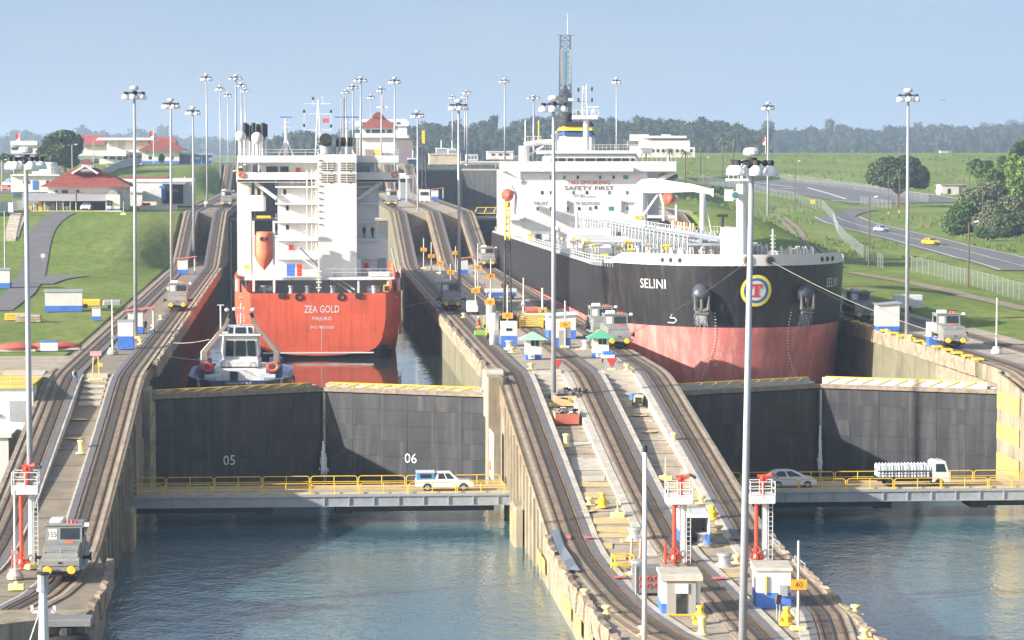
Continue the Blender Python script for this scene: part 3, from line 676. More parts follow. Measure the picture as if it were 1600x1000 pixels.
for px, yt, yb, z, lab in [(324, 114, 318, L3, 'tallest looking of the far left masts, above the blue sheds'), (345, 132, 300, L3, 'far left mast second from the grey upper mule'), (357, 143, 290, L3, 'far left mast just left of the ship stacks'),
                           (369, 116, 268, L4, 'far left mast leftmost of the trio over the ship radome'), (378, 128, 262, L4, 'far left mast middle of the trio over the ship stacks'), (384, 137, 258, L4, 'far left mast rightmost of the trio over the ship stacks'),
                           (617, 119, 320, L3, 'far mast right of the control house with the red roof'), (596, 134, 300, L3, 'far mast before the middle of the red control house roof'), (580, 146, 290, L3, 'far mast before the left end of the red control house roof'),
                           (564, 119, 268, L4, 'far mast rising left of the red control house roof'), (552, 131, 262, L4, 'far mast second left of the red control house roof'), (541, 139, 258, L4, 'far mast beside the hazy lattice tower'),
                           (730, 140, 258, L4, 'rightmost of the thin masts beyond the topmost gate'), (726, 147, 255, L4, 'middle one of the thin masts beyond the topmost gate'), (707, 148, 253, L4, 'leftmost of the thin masts beyond the topmost gate'),
                           (789, 121, 262, L4, 'far mast left of the tanker bridge wing'), (834, 148, 268, L4, 'far mast over the left end of the tanker bridge'), (963, 120, 300, L3, 'far mast right of the tanker funnel')]:
    mast_by(px, yt, yb, lambda Y, z=z: z, lab)

# ================================================================== towing locomotives
def make_mule():
    o = thing('towing_locomotive', 'mule', 'locomotive', (0, 0, 0), 0, 'grey towing locomotives')
    # frame; local y along the track, -y faces the viewer
    B().box(-1.25, 1.25, -4.4, 4.4, .45, .95).build('underframe', DARK, o)
    wh = None
    for x in (-.82, .82):
        for y in (-3.1, -1.9, 1.9, 3.1):
            if wh is None: wh = B().tube((-.12, 0, 0), (.12, 0, 0), .42, None, 14).build('wheel', DARK, o); wh.location = (x, y, .55)
            else: like(wh, o, (x, y, .55))
    for s in (-1, 1):
        sec = [(-1.4, .9), (1.4, .9), (1.4, 1.75), (1.28, 1.95), (-1.28, 1.95), (-1.4, 1.75)]
        B().prism([(s * 4.7, .9), (s * 4.7, 1.72), (s * 4.55, 1.92), (s * 1.3, 1.92), (s * 1.3, .9)], -1.42, 1.42, 'x').build('lower_hood', MULE, o)
        B().prism([(s * 4.3, 1.93), (s * 4.1, 2.35), (s * 3.2, 2.72), (s * 1.3, 2.72), (s * 1.3, 1.93)], -1.3, 1.3, 'x').build('upper_hood', MULE, o)
        for x in (-.88, .88):
            c = B().tube((x, s * 4.7, 1.02), (x, s * 4.95, 1.02), .12, None, 8); c.tube((x, s * 4.95, 1.02), (x, s * 5.05, 1.02), .34, .30, 14); c.build('buffer', YEL if s < 0 else DARK, o)
        B().box(-1.34, 1.34, s * 4.7 - .03, s * 4.7 + .03, 1.28, 1.32).build('seam_strip', DARK, o)
        b = B()
        for x in (-1.2, 0, 1.2): b.tube((x, s * 4.15, 1.95), (x, s * 4.15, 2.75), .025, None, 5)
        b.tube((-1.2, s * 4.15, 2.75), (1.2, s * 4.15, 2.75), .03, None, 5); b.tube((-1.2, s * 4.15, 2.4), (1.2, s * 4.15, 2.4), .025, None, 5)
        b.build('handrail', STEEL, o)
        B().box(-.14, .14, s * 4.72 - .02, s * 4.72 + .03, 1.5, 1.64).build('hook_plate', DARK, o)
    # cab
    B().prism([(-1.35, 1.93), (-1.35, 2.8), (-1.12, 4.05), (1.12, 4.05), (1.35, 2.8), (1.35, 1.93)], -1.38, 1.38, 'x').build('cab', MULE, o)
    B().bev(-1.46, 1.46, -1.25, 1.25, 4.05, 4.2, .06).build('cab_roof', MULE, o)
    for s in (-1, 1):
        # panes lean with the cab ends
        for x0, x1, z0, z1, nm, m in ((-.25, 1.2, 2.95, 3.85, 'windscreen', GLASS), (-1.15, -.5, 2.95, 3.8, 'number_board', WHITE)):
            def yy(z): return s * (1.36 - (z - 2.8) * .184 + .012)
            B().add([(x0, yy(z0), z0), (x1, yy(z0), z0), (x1, yy(z1), z1), (x0, yy(z1), z1)], [(0, 1, 2, 3)]).build(nm, m, o, fix=False)
        B().box(s * 1.38, s * 1.395, -.9, .7, 2.95, 3.8).build('side_window', GLASS, o)
    B().box(.12, .72, -1.56, -1.5, 2.38, 2.92).build('orange_marker', ORANGE, o)
    B().bev(-1.1, .05, -.6, .6, 4.2, 4.55, .15).build('air_conditioner', WHITE2, o)
    for x, m in ((.3, ORANGE), (.6, ORANGE), (.9, RED)): B().lathe([(.09, 4.2), (.09, 4.4), (.05, 4.45)], (x, -.9, 0), 8).build('beacon', m, o)
    B().tube((1.35, -1.1, 3.9), (1.75, -1.3, 4.15), .05, None, 6).build('floodlight_arm', STEEL, o); B().cbox((1.75, -1.35, 4.15), (.35, .2, .3)).build('floodlight', LAMPW, o)
    for s in (-1, 1):     # winch cable fairleads and running boards
        B().box(s * 1.42, s * 1.75, -4.2, 4.2, .95, 1.05).build('running_board', STEEL, o)
        b = B(); b.tube((s * 1.5, -1.6, 1.5), (s * 2.05, -1.9, 1.6), .14, None, 8); b.torus((s * 2.05, -1.9, 1.6), .26, .08, 'x', 12, 5); b.build('fairlead', DARK, o)
    return o
mule0 = make_mule(); mule0.scale = (.94, .95, .88); mule0.location = (-17.0, 199.3, L1 + .1); mule0['label'] = 'grey towing locomotive 155 at the foot of the left incline'
letters('155', .42, lambda u, w: (-.83 + u * .8, -1.36 + (3.35 + w - 2.8) * .184 - .018, 3.35 + w), 'number', DARK, mule0); 
num_ = KIDS[mule0.name].pop()
for (x, Y, lab) in [(-16.9, 383.5, 'grey towing locomotive on the left wall facing the tug'), (-16.9, 634, 'grey towing locomotive at the head of the second left incline'),
                    (20.6, 383, 'grey towing locomotive on the centre wall tied to the red ship'), (20.6, 634, 'far grey towing locomotive at the head of the centre incline beside the red ship'),
                    (34.9, 322, 'rear one of the two locomotives beside the tanker, on the centre wall'), (34.9, 307, 'front one of the two locomotives beside the tanker, behind a green roofed booth'),
                    (34.9, 521, 'far grey towing locomotive behind the red roofed shelter on the centre wall'),
                    (72.0, 354, 'grey towing locomotive under the tanker name on the right wall'), (72.0, 305, 'nearest grey towing locomotive on the right wall beside a white and blue box')]:
    z = zt(Y); dup(mule0, (x, Y, z + .1), 0, lab)
# ================================================================== ships
def fin(b, name, m, root, smooth=False, label=None, sub=None):
    """world-space geometry -> part of root (a root that is not turned)"""
    l = root.location; b.v = [(x - l.x, y - l.y, z - l.z) for x, y, z in b.v]
    return b.build(name, m, sub or root, smooth, label=label)
def qb(root, name, m, x0, x1, ya, yb, Y, d, bev=0, sub=None):
    """box from a photo rectangle standing at depth Y, d metres deep"""
    p = YP(x0, yb, Y); q = YP(x1, ya, Y)
    b = B()
    if bev: b.bev(p.x, q.x, Y, Y + d, p.z, q.z, bev)
    else: b.box(p.x, q.x, Y, Y + d, p.z, q.z)
    return fin(b, name, m, root, sub=sub)
def qt(root, name, m, pts, Y, r, n=6, sub=None):
    return fin(B().path([YP(x, y, Y) for x, y in pts], r, n), name, m, root, sub=sub)
def railing(root, pts, h=1.0, m=None, name='railing', r=.03, gap=1.6):
    """stanchions and two rails along world points"""
    b = B()
    for a, c in zip(pts, pts[1:]):
        a = Vector(a); c = Vector(c); n = max(1, int((c - a).length / gap))
        for k in range(n + 1):
            q = a.lerp(c, k / n); b.tube(q, q + Vector((0, 0, h)), r, None, 4)
        for f_ in (1, .55): b.tube(a + Vector((0, 0, h * f_)), c + Vector((0, 0, h * f_)), r * 1.1, None, 4)
    return fin(b, name, m or WHITE2, root)
# ------------------------------------------------------------------ the red ship seen from astern
ZRED = mat('red_hull', (.62, .10, .045), .5, var=.08, scale=3, streak=2.2, dirt=(.27, .055, .035), dirt_amt=.75, plates=(5.5, 2.1, .86))
BOOT = mat('boot_black', (.02, .02, .022), .6)
ZY = 365.0
zg = thing('cargo_ship', 'red hulled cargo ship with tall white superstructure, stern towards the viewer', 'ship', (2.2, ZY, WL))
ZC = 2.2
def zsec(Y):
    """half-section of the hull at Y: list of (half breadth, z) from the rail down to the keel"""
    t = min(1, (Y - ZY) / 9.0); w = 8.9 + 2.25 * math.sin(t * math.pi / 2); low = lerp(7.6, 2.0, sm(0, 1, (Y - ZY) / 30)); top = 15.4 + 2.1 * sm(0, 6, Y - ZY)
    r = 2.6
    pts = [(w, top), (w, 14.0), (w - .05, 12), (w - .25, 10.6)] + [(w - .4 - r * (1 - math.cos(a)), low + r - r * math.sin(a)) for a in [k * math.pi / 10 for k in range(6)]] + [(w * .35, low - .35), (0, low - .45)]
    return pts
def full(Y, k0=0, k1=None):
    h = zsec(Y)[k0:k1]; return [(ZC + a, Y, z) for a, z in h] + [(ZC - a, Y, z) for a, z in reversed(h)]
YZ = [ZY, ZY + .8, ZY + 2, ZY + 4, ZY + 6.5, ZY + 9, ZY + 15, ZY + 40, ZY + 120, ZY + 140]
hb_ = B().loft([full(y) for y in YZ], False, False); hb_.add(full(ZY), [tuple(range(len(full(ZY))))]); hb_.add(full(YZ[-1]), [tuple(range(len(full(ZY))))]); fin(hb_, 'hull', ZRED, zg)
# black boot top under the counter
fin(B().loft([[(ZC + s * (w - (0 if z > 5 else 3)), y, z) for s, w, z in ((1, 8.3 + 2.2 * min(1, (y - ZY) / 9), 8.3), (1, 7.4 + 2 * min(1, (y - ZY) / 9), WL - 1), (-1, 7.4 + 2 * min(1, (y - ZY) / 9), WL - 1), (-1, 8.3 + 2.2 * min(1, (y - ZY) / 9), 8.3))] for y in (ZY + 1.2, ZY + 9, ZY + 130)]), 'boot_top', BOOT, zg)
fin(B().prism([(-7.3, 7.62), (7.3, 7.62), (7.3, 7.45), (-7.3, 7.45)], ZY - .05, ZY + .02).move((ZC, 0, 0)), 'white_line', WHITE2, zg)
for s, h, w, zz in (('ZEA GOLD', .95, 4.6, 13.3), ('MAJURO', .62, 2.55, 11.98), ('IMO 9424558', .38, 3.05, 10.9)):
    letters(s, h, lambda u, v: (YP(501, 0, ZY).x - 2.2 + u, -.03, zz - WL + v), 'name' if s != 'MAJURO' else 'home_port', WHITE2, zg, w)
for k in range(12): fin(B().box(ZC + .35, ZC + .5, ZY - .03, ZY - .01, 7.9 + k * .28, 8.0 + k * .28), 'draught_mark', WHITE2, zg)
for px in (467, 533): fin(B().torus((YP(px, 464, ZY).x, ZY - .05, YP(px, 464, ZY).z), .42, .13, 'y', 16, 6), 'fairlead', DARK, zg)
for px in (440, 560): qb(zg, 'roller_chock', DARK, px - 5, px + 5, 458, 466, ZY - .25, .5)
for k in range(7): # vertical frames on the right quarter, rubbing strips
    Y = ZY + 1.6 + k * 1.1; w = 8.9 + 2.25 * math.sin(min(1, (Y - ZY) / 9) * math.pi / 2); fin(B().tube((ZC + w + .02, Y, 9.5), (ZC + w + .02, Y, 15.5), .07, None, 5), 'frame_rib', ZRED, zg)
WS = WHITE2
# poop deck and the open deck over it
fin(B().box(ZC - 10.6, ZC + 10.6, ZY + 3, ZY + 12, 14.6, 14.75), 'poop_deck', mat('deck_grey', (.35, .36, .36), .8, var=.15), zg)
fin(B().box(ZC - 8.7, ZC + 8.7, ZY + .4, ZY + 1.0, 14.5, 15.35), 'stern_bulwark', WS, zg)
HY = ZY + 11
qb(zg, 'lower_house', WS, 395, 606, 372, 462, HY, 14)
qb(zg, 'deck_edge', WS, 382, 616, 433, 438, ZY + 4.2, 8)
for px in (384, 428, 560, 606): qb(zg, 'pillar', WS, px - 1.5, px + 1.5, 438, 458, ZY + 4.4, .3)
railing(zg, [(YP(383, 433, ZY + 4.4).x, ZY + 4.4, YP(383, 433, ZY + 4.4).z), (YP(614, 433, ZY + 4.4).x, ZY + 4.4, YP(383, 433, ZY + 4.4).z)], 1.05)
# main accommodation block with its galleries
qb(zg, 'accommodation', WS, 434, 500, 283, 375, HY + .4, 14); qb(zg, 'accommodation', WS, 553, 586, 283, 375, HY + .4, 14)
for yy in (291, 317, 346, 374, 403):
    qb(zg, 'gallery', WS, 430, 499, yy, yy + 2.6, HY - 1.3, 1.8)
    railing(zg, [(YP(431, yy, HY - 1.2).x, HY - 1.2, YP(431, yy, HY - 1.2).z), (YP(480, yy, HY - 1.2).x, HY - 1.2, YP(431, yy, HY - 1.2).z)], 1.0)
    qb(zg, 'side_gallery', WS, 556, 592, yy, yy + 2.2, HY - .6, 1.6)
for i, (ya, yb) in enumerate(((265, 291), (291, 317), (317, 346), (346, 374), (374, 403))):
    fin(B().path([YP(487, yb, HY - 1), YP(487, ya, HY - 1)], .05, 5).path([YP(494, yb, HY - 1), YP(494, ya, HY - 1)], .05, 5), 'ladder_stile', WS, zg)
    for k in range(8):
        y_ = lerp(ya, yb, (k + .5) / 8); qb(zg, 'ladder_rung', mat('ladder_tan', (.6, .5, .33), .7), 487, 494, y_, y_ + .8, HY - 1, .12)
    qb(zg, 'post', WS, 478.6, 479.8, ya, yb, HY - 1.2, .12)
for x, y in ((449, 325), (449, 355), (445, 300)): qb(zg, 'porthole_window', GLASS, x - 2.2, x + 2.2, y - 4, y + 4, HY + .36, .1)
# inclined ladder
fin(B().path([YP(470, 393, HY - 2), YP(555, 453, ZY + 5)], .12, 6).path([YP(466, 400, HY - 2), YP(549, 457, ZY + 5)], .12, 6), 'inclined_ladder', STEEL, zg)
fin(B().path([YP(470, 388, HY - 2), YP(499, 418, HY - 4)], .09, 6), 'dark_handrail', DARK, zg)
# funnel casing, its louvres and exhausts
FYC = ZY + 6.5
qb(zg, 'funnel_casing', WS, 497, 557, 241, 432, FYC, 9)
for x0 in (502, 532):
    for y0 in (253, 271):
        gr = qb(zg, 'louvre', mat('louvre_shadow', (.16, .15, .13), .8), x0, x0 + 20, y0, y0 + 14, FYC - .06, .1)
        for k in range(4): qb(zg, 'slat', mat('louvre_tan', (.55, .5, .42), .7), x0, x0 + 20, y0 + k * 3.5 + .4, y0 + k * 3.5 + 2.0, FYC - .2, .16, sub=gr) 
        qb(zg, 'mullion', WS, x0 + 9.4, x0 + 10.6, y0, y0 + 14, FYC - .24, .1, sub=gr)
for k in range(11): qb(zg, 'rung', DARK, 498, 503, 250 + k * 10, 251 + k * 10, FYC - .15, .1)
p = YP(509, 240, FYC + 2); fin(B().tube(p, p + Vector((0, 0, 1.6)), .72, .72, 16), 'main_exhaust', STEEL, zg)
fin(B().tube(p + Vector((0, .5, 1.2)), p + Vector((0, -.9, 2.0)), .78, .84, 16), 'exhaust_mouth', BLACK, zg)
for x, h in ((527, 24), (534, 25), (538, 25), (545, 25), (549, 25)):
    a = YP(x, 241, FYC + 3); c = YP(x, 241 - h, FYC + 3); fin(B().tube(a, c, .13, None, 8), 'small_exhaust', WS, zg); fin(B().tube(a.lerp(c, .5), c + Vector((0, -.25, .1)), .19, .2, 8), 'exhaust_tip', BLACK, zg)
# wheelhouse and bridge wings
WY = ZY + 10
qb(zg, 'bridge_deck', WS, 369, 624, 269, 284, WY, 1.0); qb(zg, 'bridge_floor', WS, 371, 622, 281, 285, WY, 9)
qb(zg, 'wheelhouse', WS, 408, 590, 248, 282, WY + 1.6, 8)
qb(zg, 'bridge_roof', WS, 370, 498, 243, 254, WY - .3, 10); qb(zg, 'bridge_roof', WS, 556, 623, 243, 254, WY - .3, 10)
for x0, x1 in ((416, 434), (438, 451), (558, 578)): qb(zg, 'bridge_window', GLASS if x0 < 500 else TEAL, x0, x1, 260, 269, WY + 1.5, .12)
for x in (371, 404, 621, 586): qb(zg, 'wing_post', WS, x - 1, x + 1, 253, 270, WY, .25)
for px, lab in ((377, 'l'), (616, 'r')): q = YP(px, 273, WY - .12); fin(B().torus(q, .34, .1, 'y', 14, 6), 'lifebuoy', ORANGE, zg)
qb(zg, 'red_box', RED, 462, 469, 262, 272, WY + 1.3, .3); qb(zg, 'grey_box', DARK, 457, 467, 271, 278, WY + .9, .3)
for pts in ([(398, 285), (432, 310)], [(592, 287), (558, 312)]): qt(zg, 'wing_brace', WS, pts, WY + .8, .32, 4)
qb(zg, 'wing_trunk', WS, 371, 392, 284, 432, WY + 1.5, 5); qb(zg, 'tank', WS, 388, 415, 305, 330, WY + 1, 3, .3); qb(zg, 'wing_trunk', WS, 566, 592, 284, 340, WY + 4, 5)
for x in (388, 398, 407): qb(zg, 'hose_reel', mat('tan_gear', (.45, .38, .3), .8), x, x + 4, 290, 305, WY + 1.2, 1.2)
# roof gear
rail_z = YP(400, 243, WY).z
railing(zg, [(YP(372, 0, WY).x, WY, rail_z), (YP(497, 0, WY).x, WY, rail_z)], .8); railing(zg, [(YP(558, 0, WY).x, WY, rail_z), (YP(622, 0, WY).x, WY, rail_z)], .8)
for k, x in enumerate((383, 386, 391, 396, 403, 408, 411, 415)):
    a = YP(x, 244, WY + 3 + k % 3); c = YP(x, 193 + (k % 3) * 2, WY + 3 + k % 3); fin(B().tube(a, c, .22, None, 8), 'vent_pipe', WS if k % 2 else STEEL, zg); fin(B().tube(a.lerp(c, .52 + .1 * (k % 2)), c + Vector((0, -.12, .1)), .28, None, 8), 'vent_cap', BLACK, zg)
for x, y, r in ((402, 216, .85), (376, 213, .75)): q = YP(x, y, WY + 1); fin(B().sphere(q, r, 14, 9), 'radome', WS, zg, True); fin(B().tube(q - Vector((0, 0, r)), (q.x, q.y, rail_z), .28, None, 8), 'radome_post', WS, zg)
def radar_mast(x, top, base, Y, w, bluey):
    fin(B().tube(YP(x, base, Y), YP(x, top, Y), .34, .14, 8).path([YP(x - 11, base, Y - 1), YP(x, base - 28, Y)], .1, 5).path([YP(x + 12, base, Y - 1), YP(x, base - 28, Y)], .1, 5), 'radar_mast', WS, zg)
    q = YP(x, bluey, Y - .1); fin(B().cbox(q, (w, .25, .16)), 'radar_scanner', BLUE, zg)
    for dy in (8, 16): fin(B().cbox(YP(x, bluey + dy, Y), (.9, .5, .1)), 'mast_spreader', WS, zg)
radar_mast(447, 184, 244, WY + 3, 1.7, 183); radar_mast(542, 186, 242, WY + 5, 3.3, 183)
lt = B()
MY = WY + 3
for a, c in (((493, 243), (497, 156)), ((502, 243), (498, 156))): lt.path([YP(*a, MY), YP(*c, MY)], .09, 5)
for k in range(14):
    t = k / 14; t2 = (k + 1) / 14; l_ = lambda t_: YP(lerp(493, 497, t_), lerp(243, 156, t_), MY); r_ = lambda t_: YP(lerp(502, 498, t_), lerp(243, 156, t_), MY)
    lt.path([l_(t), r_(t2)] if k % 2 else [r_(t), l_(t2)], .055, 4)
for y in (162, 178, 203): lt.path([YP(475, y, MY), YP(517, y, MY)], .06, 4)
lt.path([YP(475, 172, MY), YP(475, 207, MY)], .05, 4).path([YP(517, 172, MY), YP(517, 205, MY)], .05, 4).path([YP(489, 165, MY), YP(489, 152, MY)], .05, 4).path([YP(505, 165, MY), YP(503, 150, MY)], .05, 4)
fin(lt, 'lattice_mast', WS, zg)
for x, y in ((475, 174), (475, 196), (517, 174), (517, 197), (489, 154)): q = YP(x, y, MY - .1); fin(B().lathe([(.12, -.2), (.16, -.1), (.16, .15), (.08, .22)], q, 8), 'navigation_light', DARK, zg)
qb(zg, 'flag', mat('flag_red', (.5, .1, .1), .9), 504, 514, 185, 192, MY, .04)
# hooks, davit and lifeboat
for x in (396, 428): qb(zg, 'davit_post', WS, x - 1.6, x + 1.6, 345, 456, ZY + 2.2, .5)
qb(zg, 'davit_crossbar', YEL, 401, 423, 337, 341, ZY + 3.5, .3)
lb = B(); secs = []
for k in range(13):
    t = k / 12; y_ = lerp(362, 422, t); r_ = 1.25 * (1 if t < .55 else max(.04, 1 - ((t - .55) / .45) ** 2.0)) * (.86 + .14 * min(1, t * 8)); c = YP(413, y_, ZY + 2.6)
    secs.append([(c.x + r_ * math.cos(a), c.y + r_ * .9 * math.sin(a), c.z) for a in [i * math.pi / 6 for i in range(12)]])
fin(lb.loft(secs), 'lifeboat', mat('lifeboat_orange', (.80, .20, .10), .5, var=.08, scale=6), zg, True)
for x in (408, 416.5): qb(zg, 'lifeboat_window', GLASS, x - 1.8, x + 1.8, 370, 376, ZY + 1.30, .3)
# lockers, fire boxes, and gear of the after deck
for x0, x1, ya, yb, m, nm in ((448, 461, 413, 433, BLUE, 'blue_locker'), (464, 472, 413, 433, RED, 'red_locker'), (451, 458, 383, 391, RED, 'fire_box'), (569, 576, 411, 420, RED, 'fire_box'), (548, 564, 404, 434, WS, 'deck_house')): qb(zg, nm, m, x0, x1, ya, yb, HY - 3 if yb > 430 else HY - .2, 1.2 if yb > 430 else .2)
qb(zg, 'doorway', mat('grey_door', (.3, .33, .36), .7), 590, 603, 403, 425, HY - .1, .15); qb(zg, 'yellow_frame', YEL, 599, 609, 445, 456, ZY + 2, .2); qb(zg, 'frame_opening', DARK, 600.5, 607.5, 447, 454.5, ZY + 1.9, .12)
for k in range(9): # hawser thimbles hung on the stern rail
    q = YP(498, 420 + k * 4.2, ZY + 3.9); fin(B().cbox(q, (.75 if k % 2 else .35, .3, .16)), 'rope_knot', mat('rope_cream', (.7, .65, .52), .9), zg)
fin(B().path([YP(498, 416, ZY + 3.9), YP(498, 457, ZY + 3.9)], .07, 5), 'ensign_staff', WS, zg)
for x in (412, 455, 480, 520, 585): q = YP(x, 455, ZY + 5); fin(B().lathe([(.35, -.3), (.3, 0), (.3, .5), (.42, .6), (.42, .75)], q, 10), 'bollard', STEEL, zg)
for x0, x1 in ((405, 425), (575, 592)): q = YP((x0 + x1) / 2, 452, ZY + 5.5); fin(B().tube(q - Vector((.8, 0, 0)), q + Vector((.8, 0, 0)), .55, None, 12), 'mooring_winch', STEEL, zg)
# side openings of the raised bulwarks
for s, x0 in ((-1, 366), (1, 612)):
    for k in range(3):
        Y = ZY + 3.2 + k * 2.2; w = 8.9 + 2.25 * math.sin(min(1, (Y - ZY) / 9) * math.pi / 2)
        fin(B().box(ZC + s * w - .3, ZC + s * w + .3, Y, Y + 1.3, 15.4, 17.0), 'bulwark_opening', DARK if k % 2 == 0 else WS, zg)
for x, y, m in ((386, 418, YEL), (383, 440, mat('green_gear', (.05, .3, .2), .6))): qb(zg, 'deck_gear', m, x - 4, x + 4, y - 4, y + 4, ZY + 8, 1)
qt(zg, 'stay_post', STEEL, [(612, 388), (620, 425)], ZY + 5, .14); qb(zg, 'life_raft', ORANGE, 611, 618, 410, 422, ZY + 6, .8, .2)
qb(zg, 'boat_cover', WHITE, 577, 611, 425, 432, ZY + 5, 2, .2)

# ------------------------------------------------------------------ the black tanker seen from ahead
SBLK = mat('black_hull', (.013, .013, .016), .45, var=.25, scale=1.6, streak=1.6, dirt=(.075, .068, .064), dirt_amt=.5, plates=(8, 2.6, 1.25))
SRED = mat('antifouling', (.54, .155, .13), .65, var=.2, scale=2.0, streak=.9, dirt=(.70, .37, .31), dirt_amt=.85, plates=(8, 2.4, .86))
SC_ = 53.2; SB = 16.1
tk = thing('oil_tanker', 'black and red oil tanker filling the right lock chamber, bow towards the viewer', 'ship', (SC_, 328, WR))
tk.rotation_euler = (-1.15 / 170, 0, 0)
def yb_(z): return 328 + max(0, 20.4 - z) * .20
def hp(th, z):
    """hull point; th in -1..1, 0 at the stem, |th| = 1 where the side becomes parallel"""
    a = abs(th) * math.pi / 2; fl = 1 - .012 * max(0, 19 - z) * (1 - abs(th)) 
    x = SB * math.sin(a) ** .92 * (1 if th >= 0 else -1) * fl; y = yb_(z) + 27 * (1 - math.cos(a))
    return Vector((SC_ + x, y, z))
def tfin(b, name, m, smooth=False, sub=None):
    b.v = [(x - SC_, y - 328, z - WR) for x, y, z in b.v]; return b.build(name, m, sub or tk, smooth)
def skin(zs, name, m, t0=-1, t1=1, aft=True, n=40, off=0):
    rows = []
    for z in zs:
        zz = z if not callable(z) else None
        r = [hp(lerp(t0, t1, k / n), z) for k in range(n + 1)]
        if aft:
            r = [Vector((SC_ - SB * (.0 if z < -9 else 1), 540, z)), Vector((SC_ - SB, 420, z))] + r + [Vector((SC_ + SB, 420, z)), Vector((SC_ + SB, 540, z))]
        rows.append(r)
    return tfin(B().strip(rows), name, m, True)
ZBLK = 12.85; ZDK = 19.75
skin([-2, 2, 5, 7.5, 10, ZBLK], 'hull_bottom', SRED); skin([ZBLK, 14.5, 16.5, 18.2, ZDK], 'hull_side', SBLK)
def top_z(t): return 20.35
skin([ZDK, 20.35], 'forecastle_strake', SBLK, -.8, .8, False); bwk = []
for f_ in (0, .5, 1):
    bwk.append([hp(lerp(-.78, .78, k / 50), lerp(20.33, lerp(20.4, 21.7, sm(.78, .60, abs(lerp(-.78, .78, k / 50)))), f_)) for k in range(51)])
tfin(B().strip(bwk), 'bulwark', WHITE2, True)
for i, (t0, t1) in enumerate(((-.98, -.70), (.70, .98))):
    b = B()
    for k in range(13):
        q = hp(lerp(t0, t1, k / 12), ZDK); b.tube(q, q + Vector((0, 0, 1.3)), .05, None, 4)
        if k: 
            for f_ in (.5, .9, 1.3): b.tube(pq + Vector((0, 0, f_)), q + Vector((0, 0, f_)), .045, None, 4)
        pq = q
    tfin(b, 'bow_railing', WHITE2)
tfin(B().box(SC_ - SB + .05, SC_ - SB + .12, 355, 538, ZDK, ZDK + .35), 'gunwale_bar', STEEL)
DKM = mat('tanker_deck', (.30, .32, .32), .7, var=.12, scale=5, dirt=(.3, .25, .2), dirt_amt=.4)
dk = [hp(lerp(-1, 1, k / 30), ZDK) for k in range(31)]
tfin(B().add(dk + [Vector((SC_ + SB, 540, ZDK)), Vector((SC_ - SB, 540, ZDK))], [tuple(range(33))]), 'main_deck', DKM)
tfin(B().add([SC_ - SB + 0, 0, 0] and [(SC_ - SB, 540, -2), (SC_ + SB, 540, -2), (SC_ + SB, 540, ZDK), (SC_ - SB, 540, ZDK)], [(0, 1, 2, 3)]), 'transom', SBLK)
def arc_fn(t_mid, z_mid, off=.04):
    """(u, w) -> point at arc distance u from t_mid along the hull at height z_mid + w"""
    zs = {}
    def fn(u, w):
        z = z_mid + w; t = t_mid; s = 0; stp = .004 * (1 if u > 0 else -1); p = hp(t, z)
        while s < abs(u) - 1e-4 and abs(t) < 1.2:
            q = hp(t + stp, z); d = (q - p).length
            if s + d > abs(u): p = p.lerp(q, (abs(u) - s) / d); break
            s += d; t += stp; p = q
        nrm = Vector((p.x - SC_, (p.y - 355) * 1.0, 0)).normalized(); p = p + nrm * off
        return (p.x - SC_, p.y - 328, p.z - WR)
    return fn
def t_at(px, z):
    best = min((abs((lambda q: 800 + F * (q - Vector((0, 0, HC))).dot(RT) / (q - Vector((0, 0, HC))).dot(FW))(hp(k / 400, z)) - px), k / 400) for k in range(-400, 401)); return best[1]
letters('SELINI', 1.15, arc_fn(t_at(1019, 18.0), 18.0), 'ship_name', WHITE2, tk, 4.6); letters('SELINI', 1.15, arc_fn(t_at(1301, 18.0), 18.0), 'ship_name', WHITE2, tk, 4.6)
def ring_on(fn, r0, r1, name, m, n=40):
    b = B(); vs = []
    for k in range(n):
        a = 2 * math.pi * k / n; vs += [fn(r0 * math.cos(a), r0 * math.sin(a)), fn(r1 * math.cos(a), r1 * math.sin(a))]
    b.add(vs, [(2 * k, 2 * k + 1, (2 * k + 3) % (2 * n), (2 * k + 2) % (2 * n)) for k in range(n)])
    return b.build(name, m, tk, fix=False)
tl = t_at(1182, 17.4)
ring_on(arc_fn(tl, 17.35, .04), 1.5, 1.92, 'emblem_ring', mat('emblem_yellow', (.85, .72, .08), .5)); ring_on(arc_fn(tl, 17.35, .05), 1.16, 1.52, 'emblem_ring', mat('emblem_blue', (.03, .14, .45), .5)); ring_on(arc_fn(tl, 17.35, .06), 0.001, 1.2, 'emblem_field', WHITE2)
fT = arc_fn(tl, 17.35, .09)
bT = B()
for u0, u1, w0, w1 in ((-.72, .72, .48, .8), (-.24, .24, -.55, .48), (-.5, .5, -.8, -.55), (-.72, -.5, .25, .48), (.5, .72, .25, .48)):
    bT.add([fT(u0, w0), fT(u1, w0), fT(u1, w1), fT(u0, w1)], [(0, 1, 2, 3)])
bT.build('emblem_letter', mat('emblem_red', (.62, .06, .05), .5), tk, fix=False)
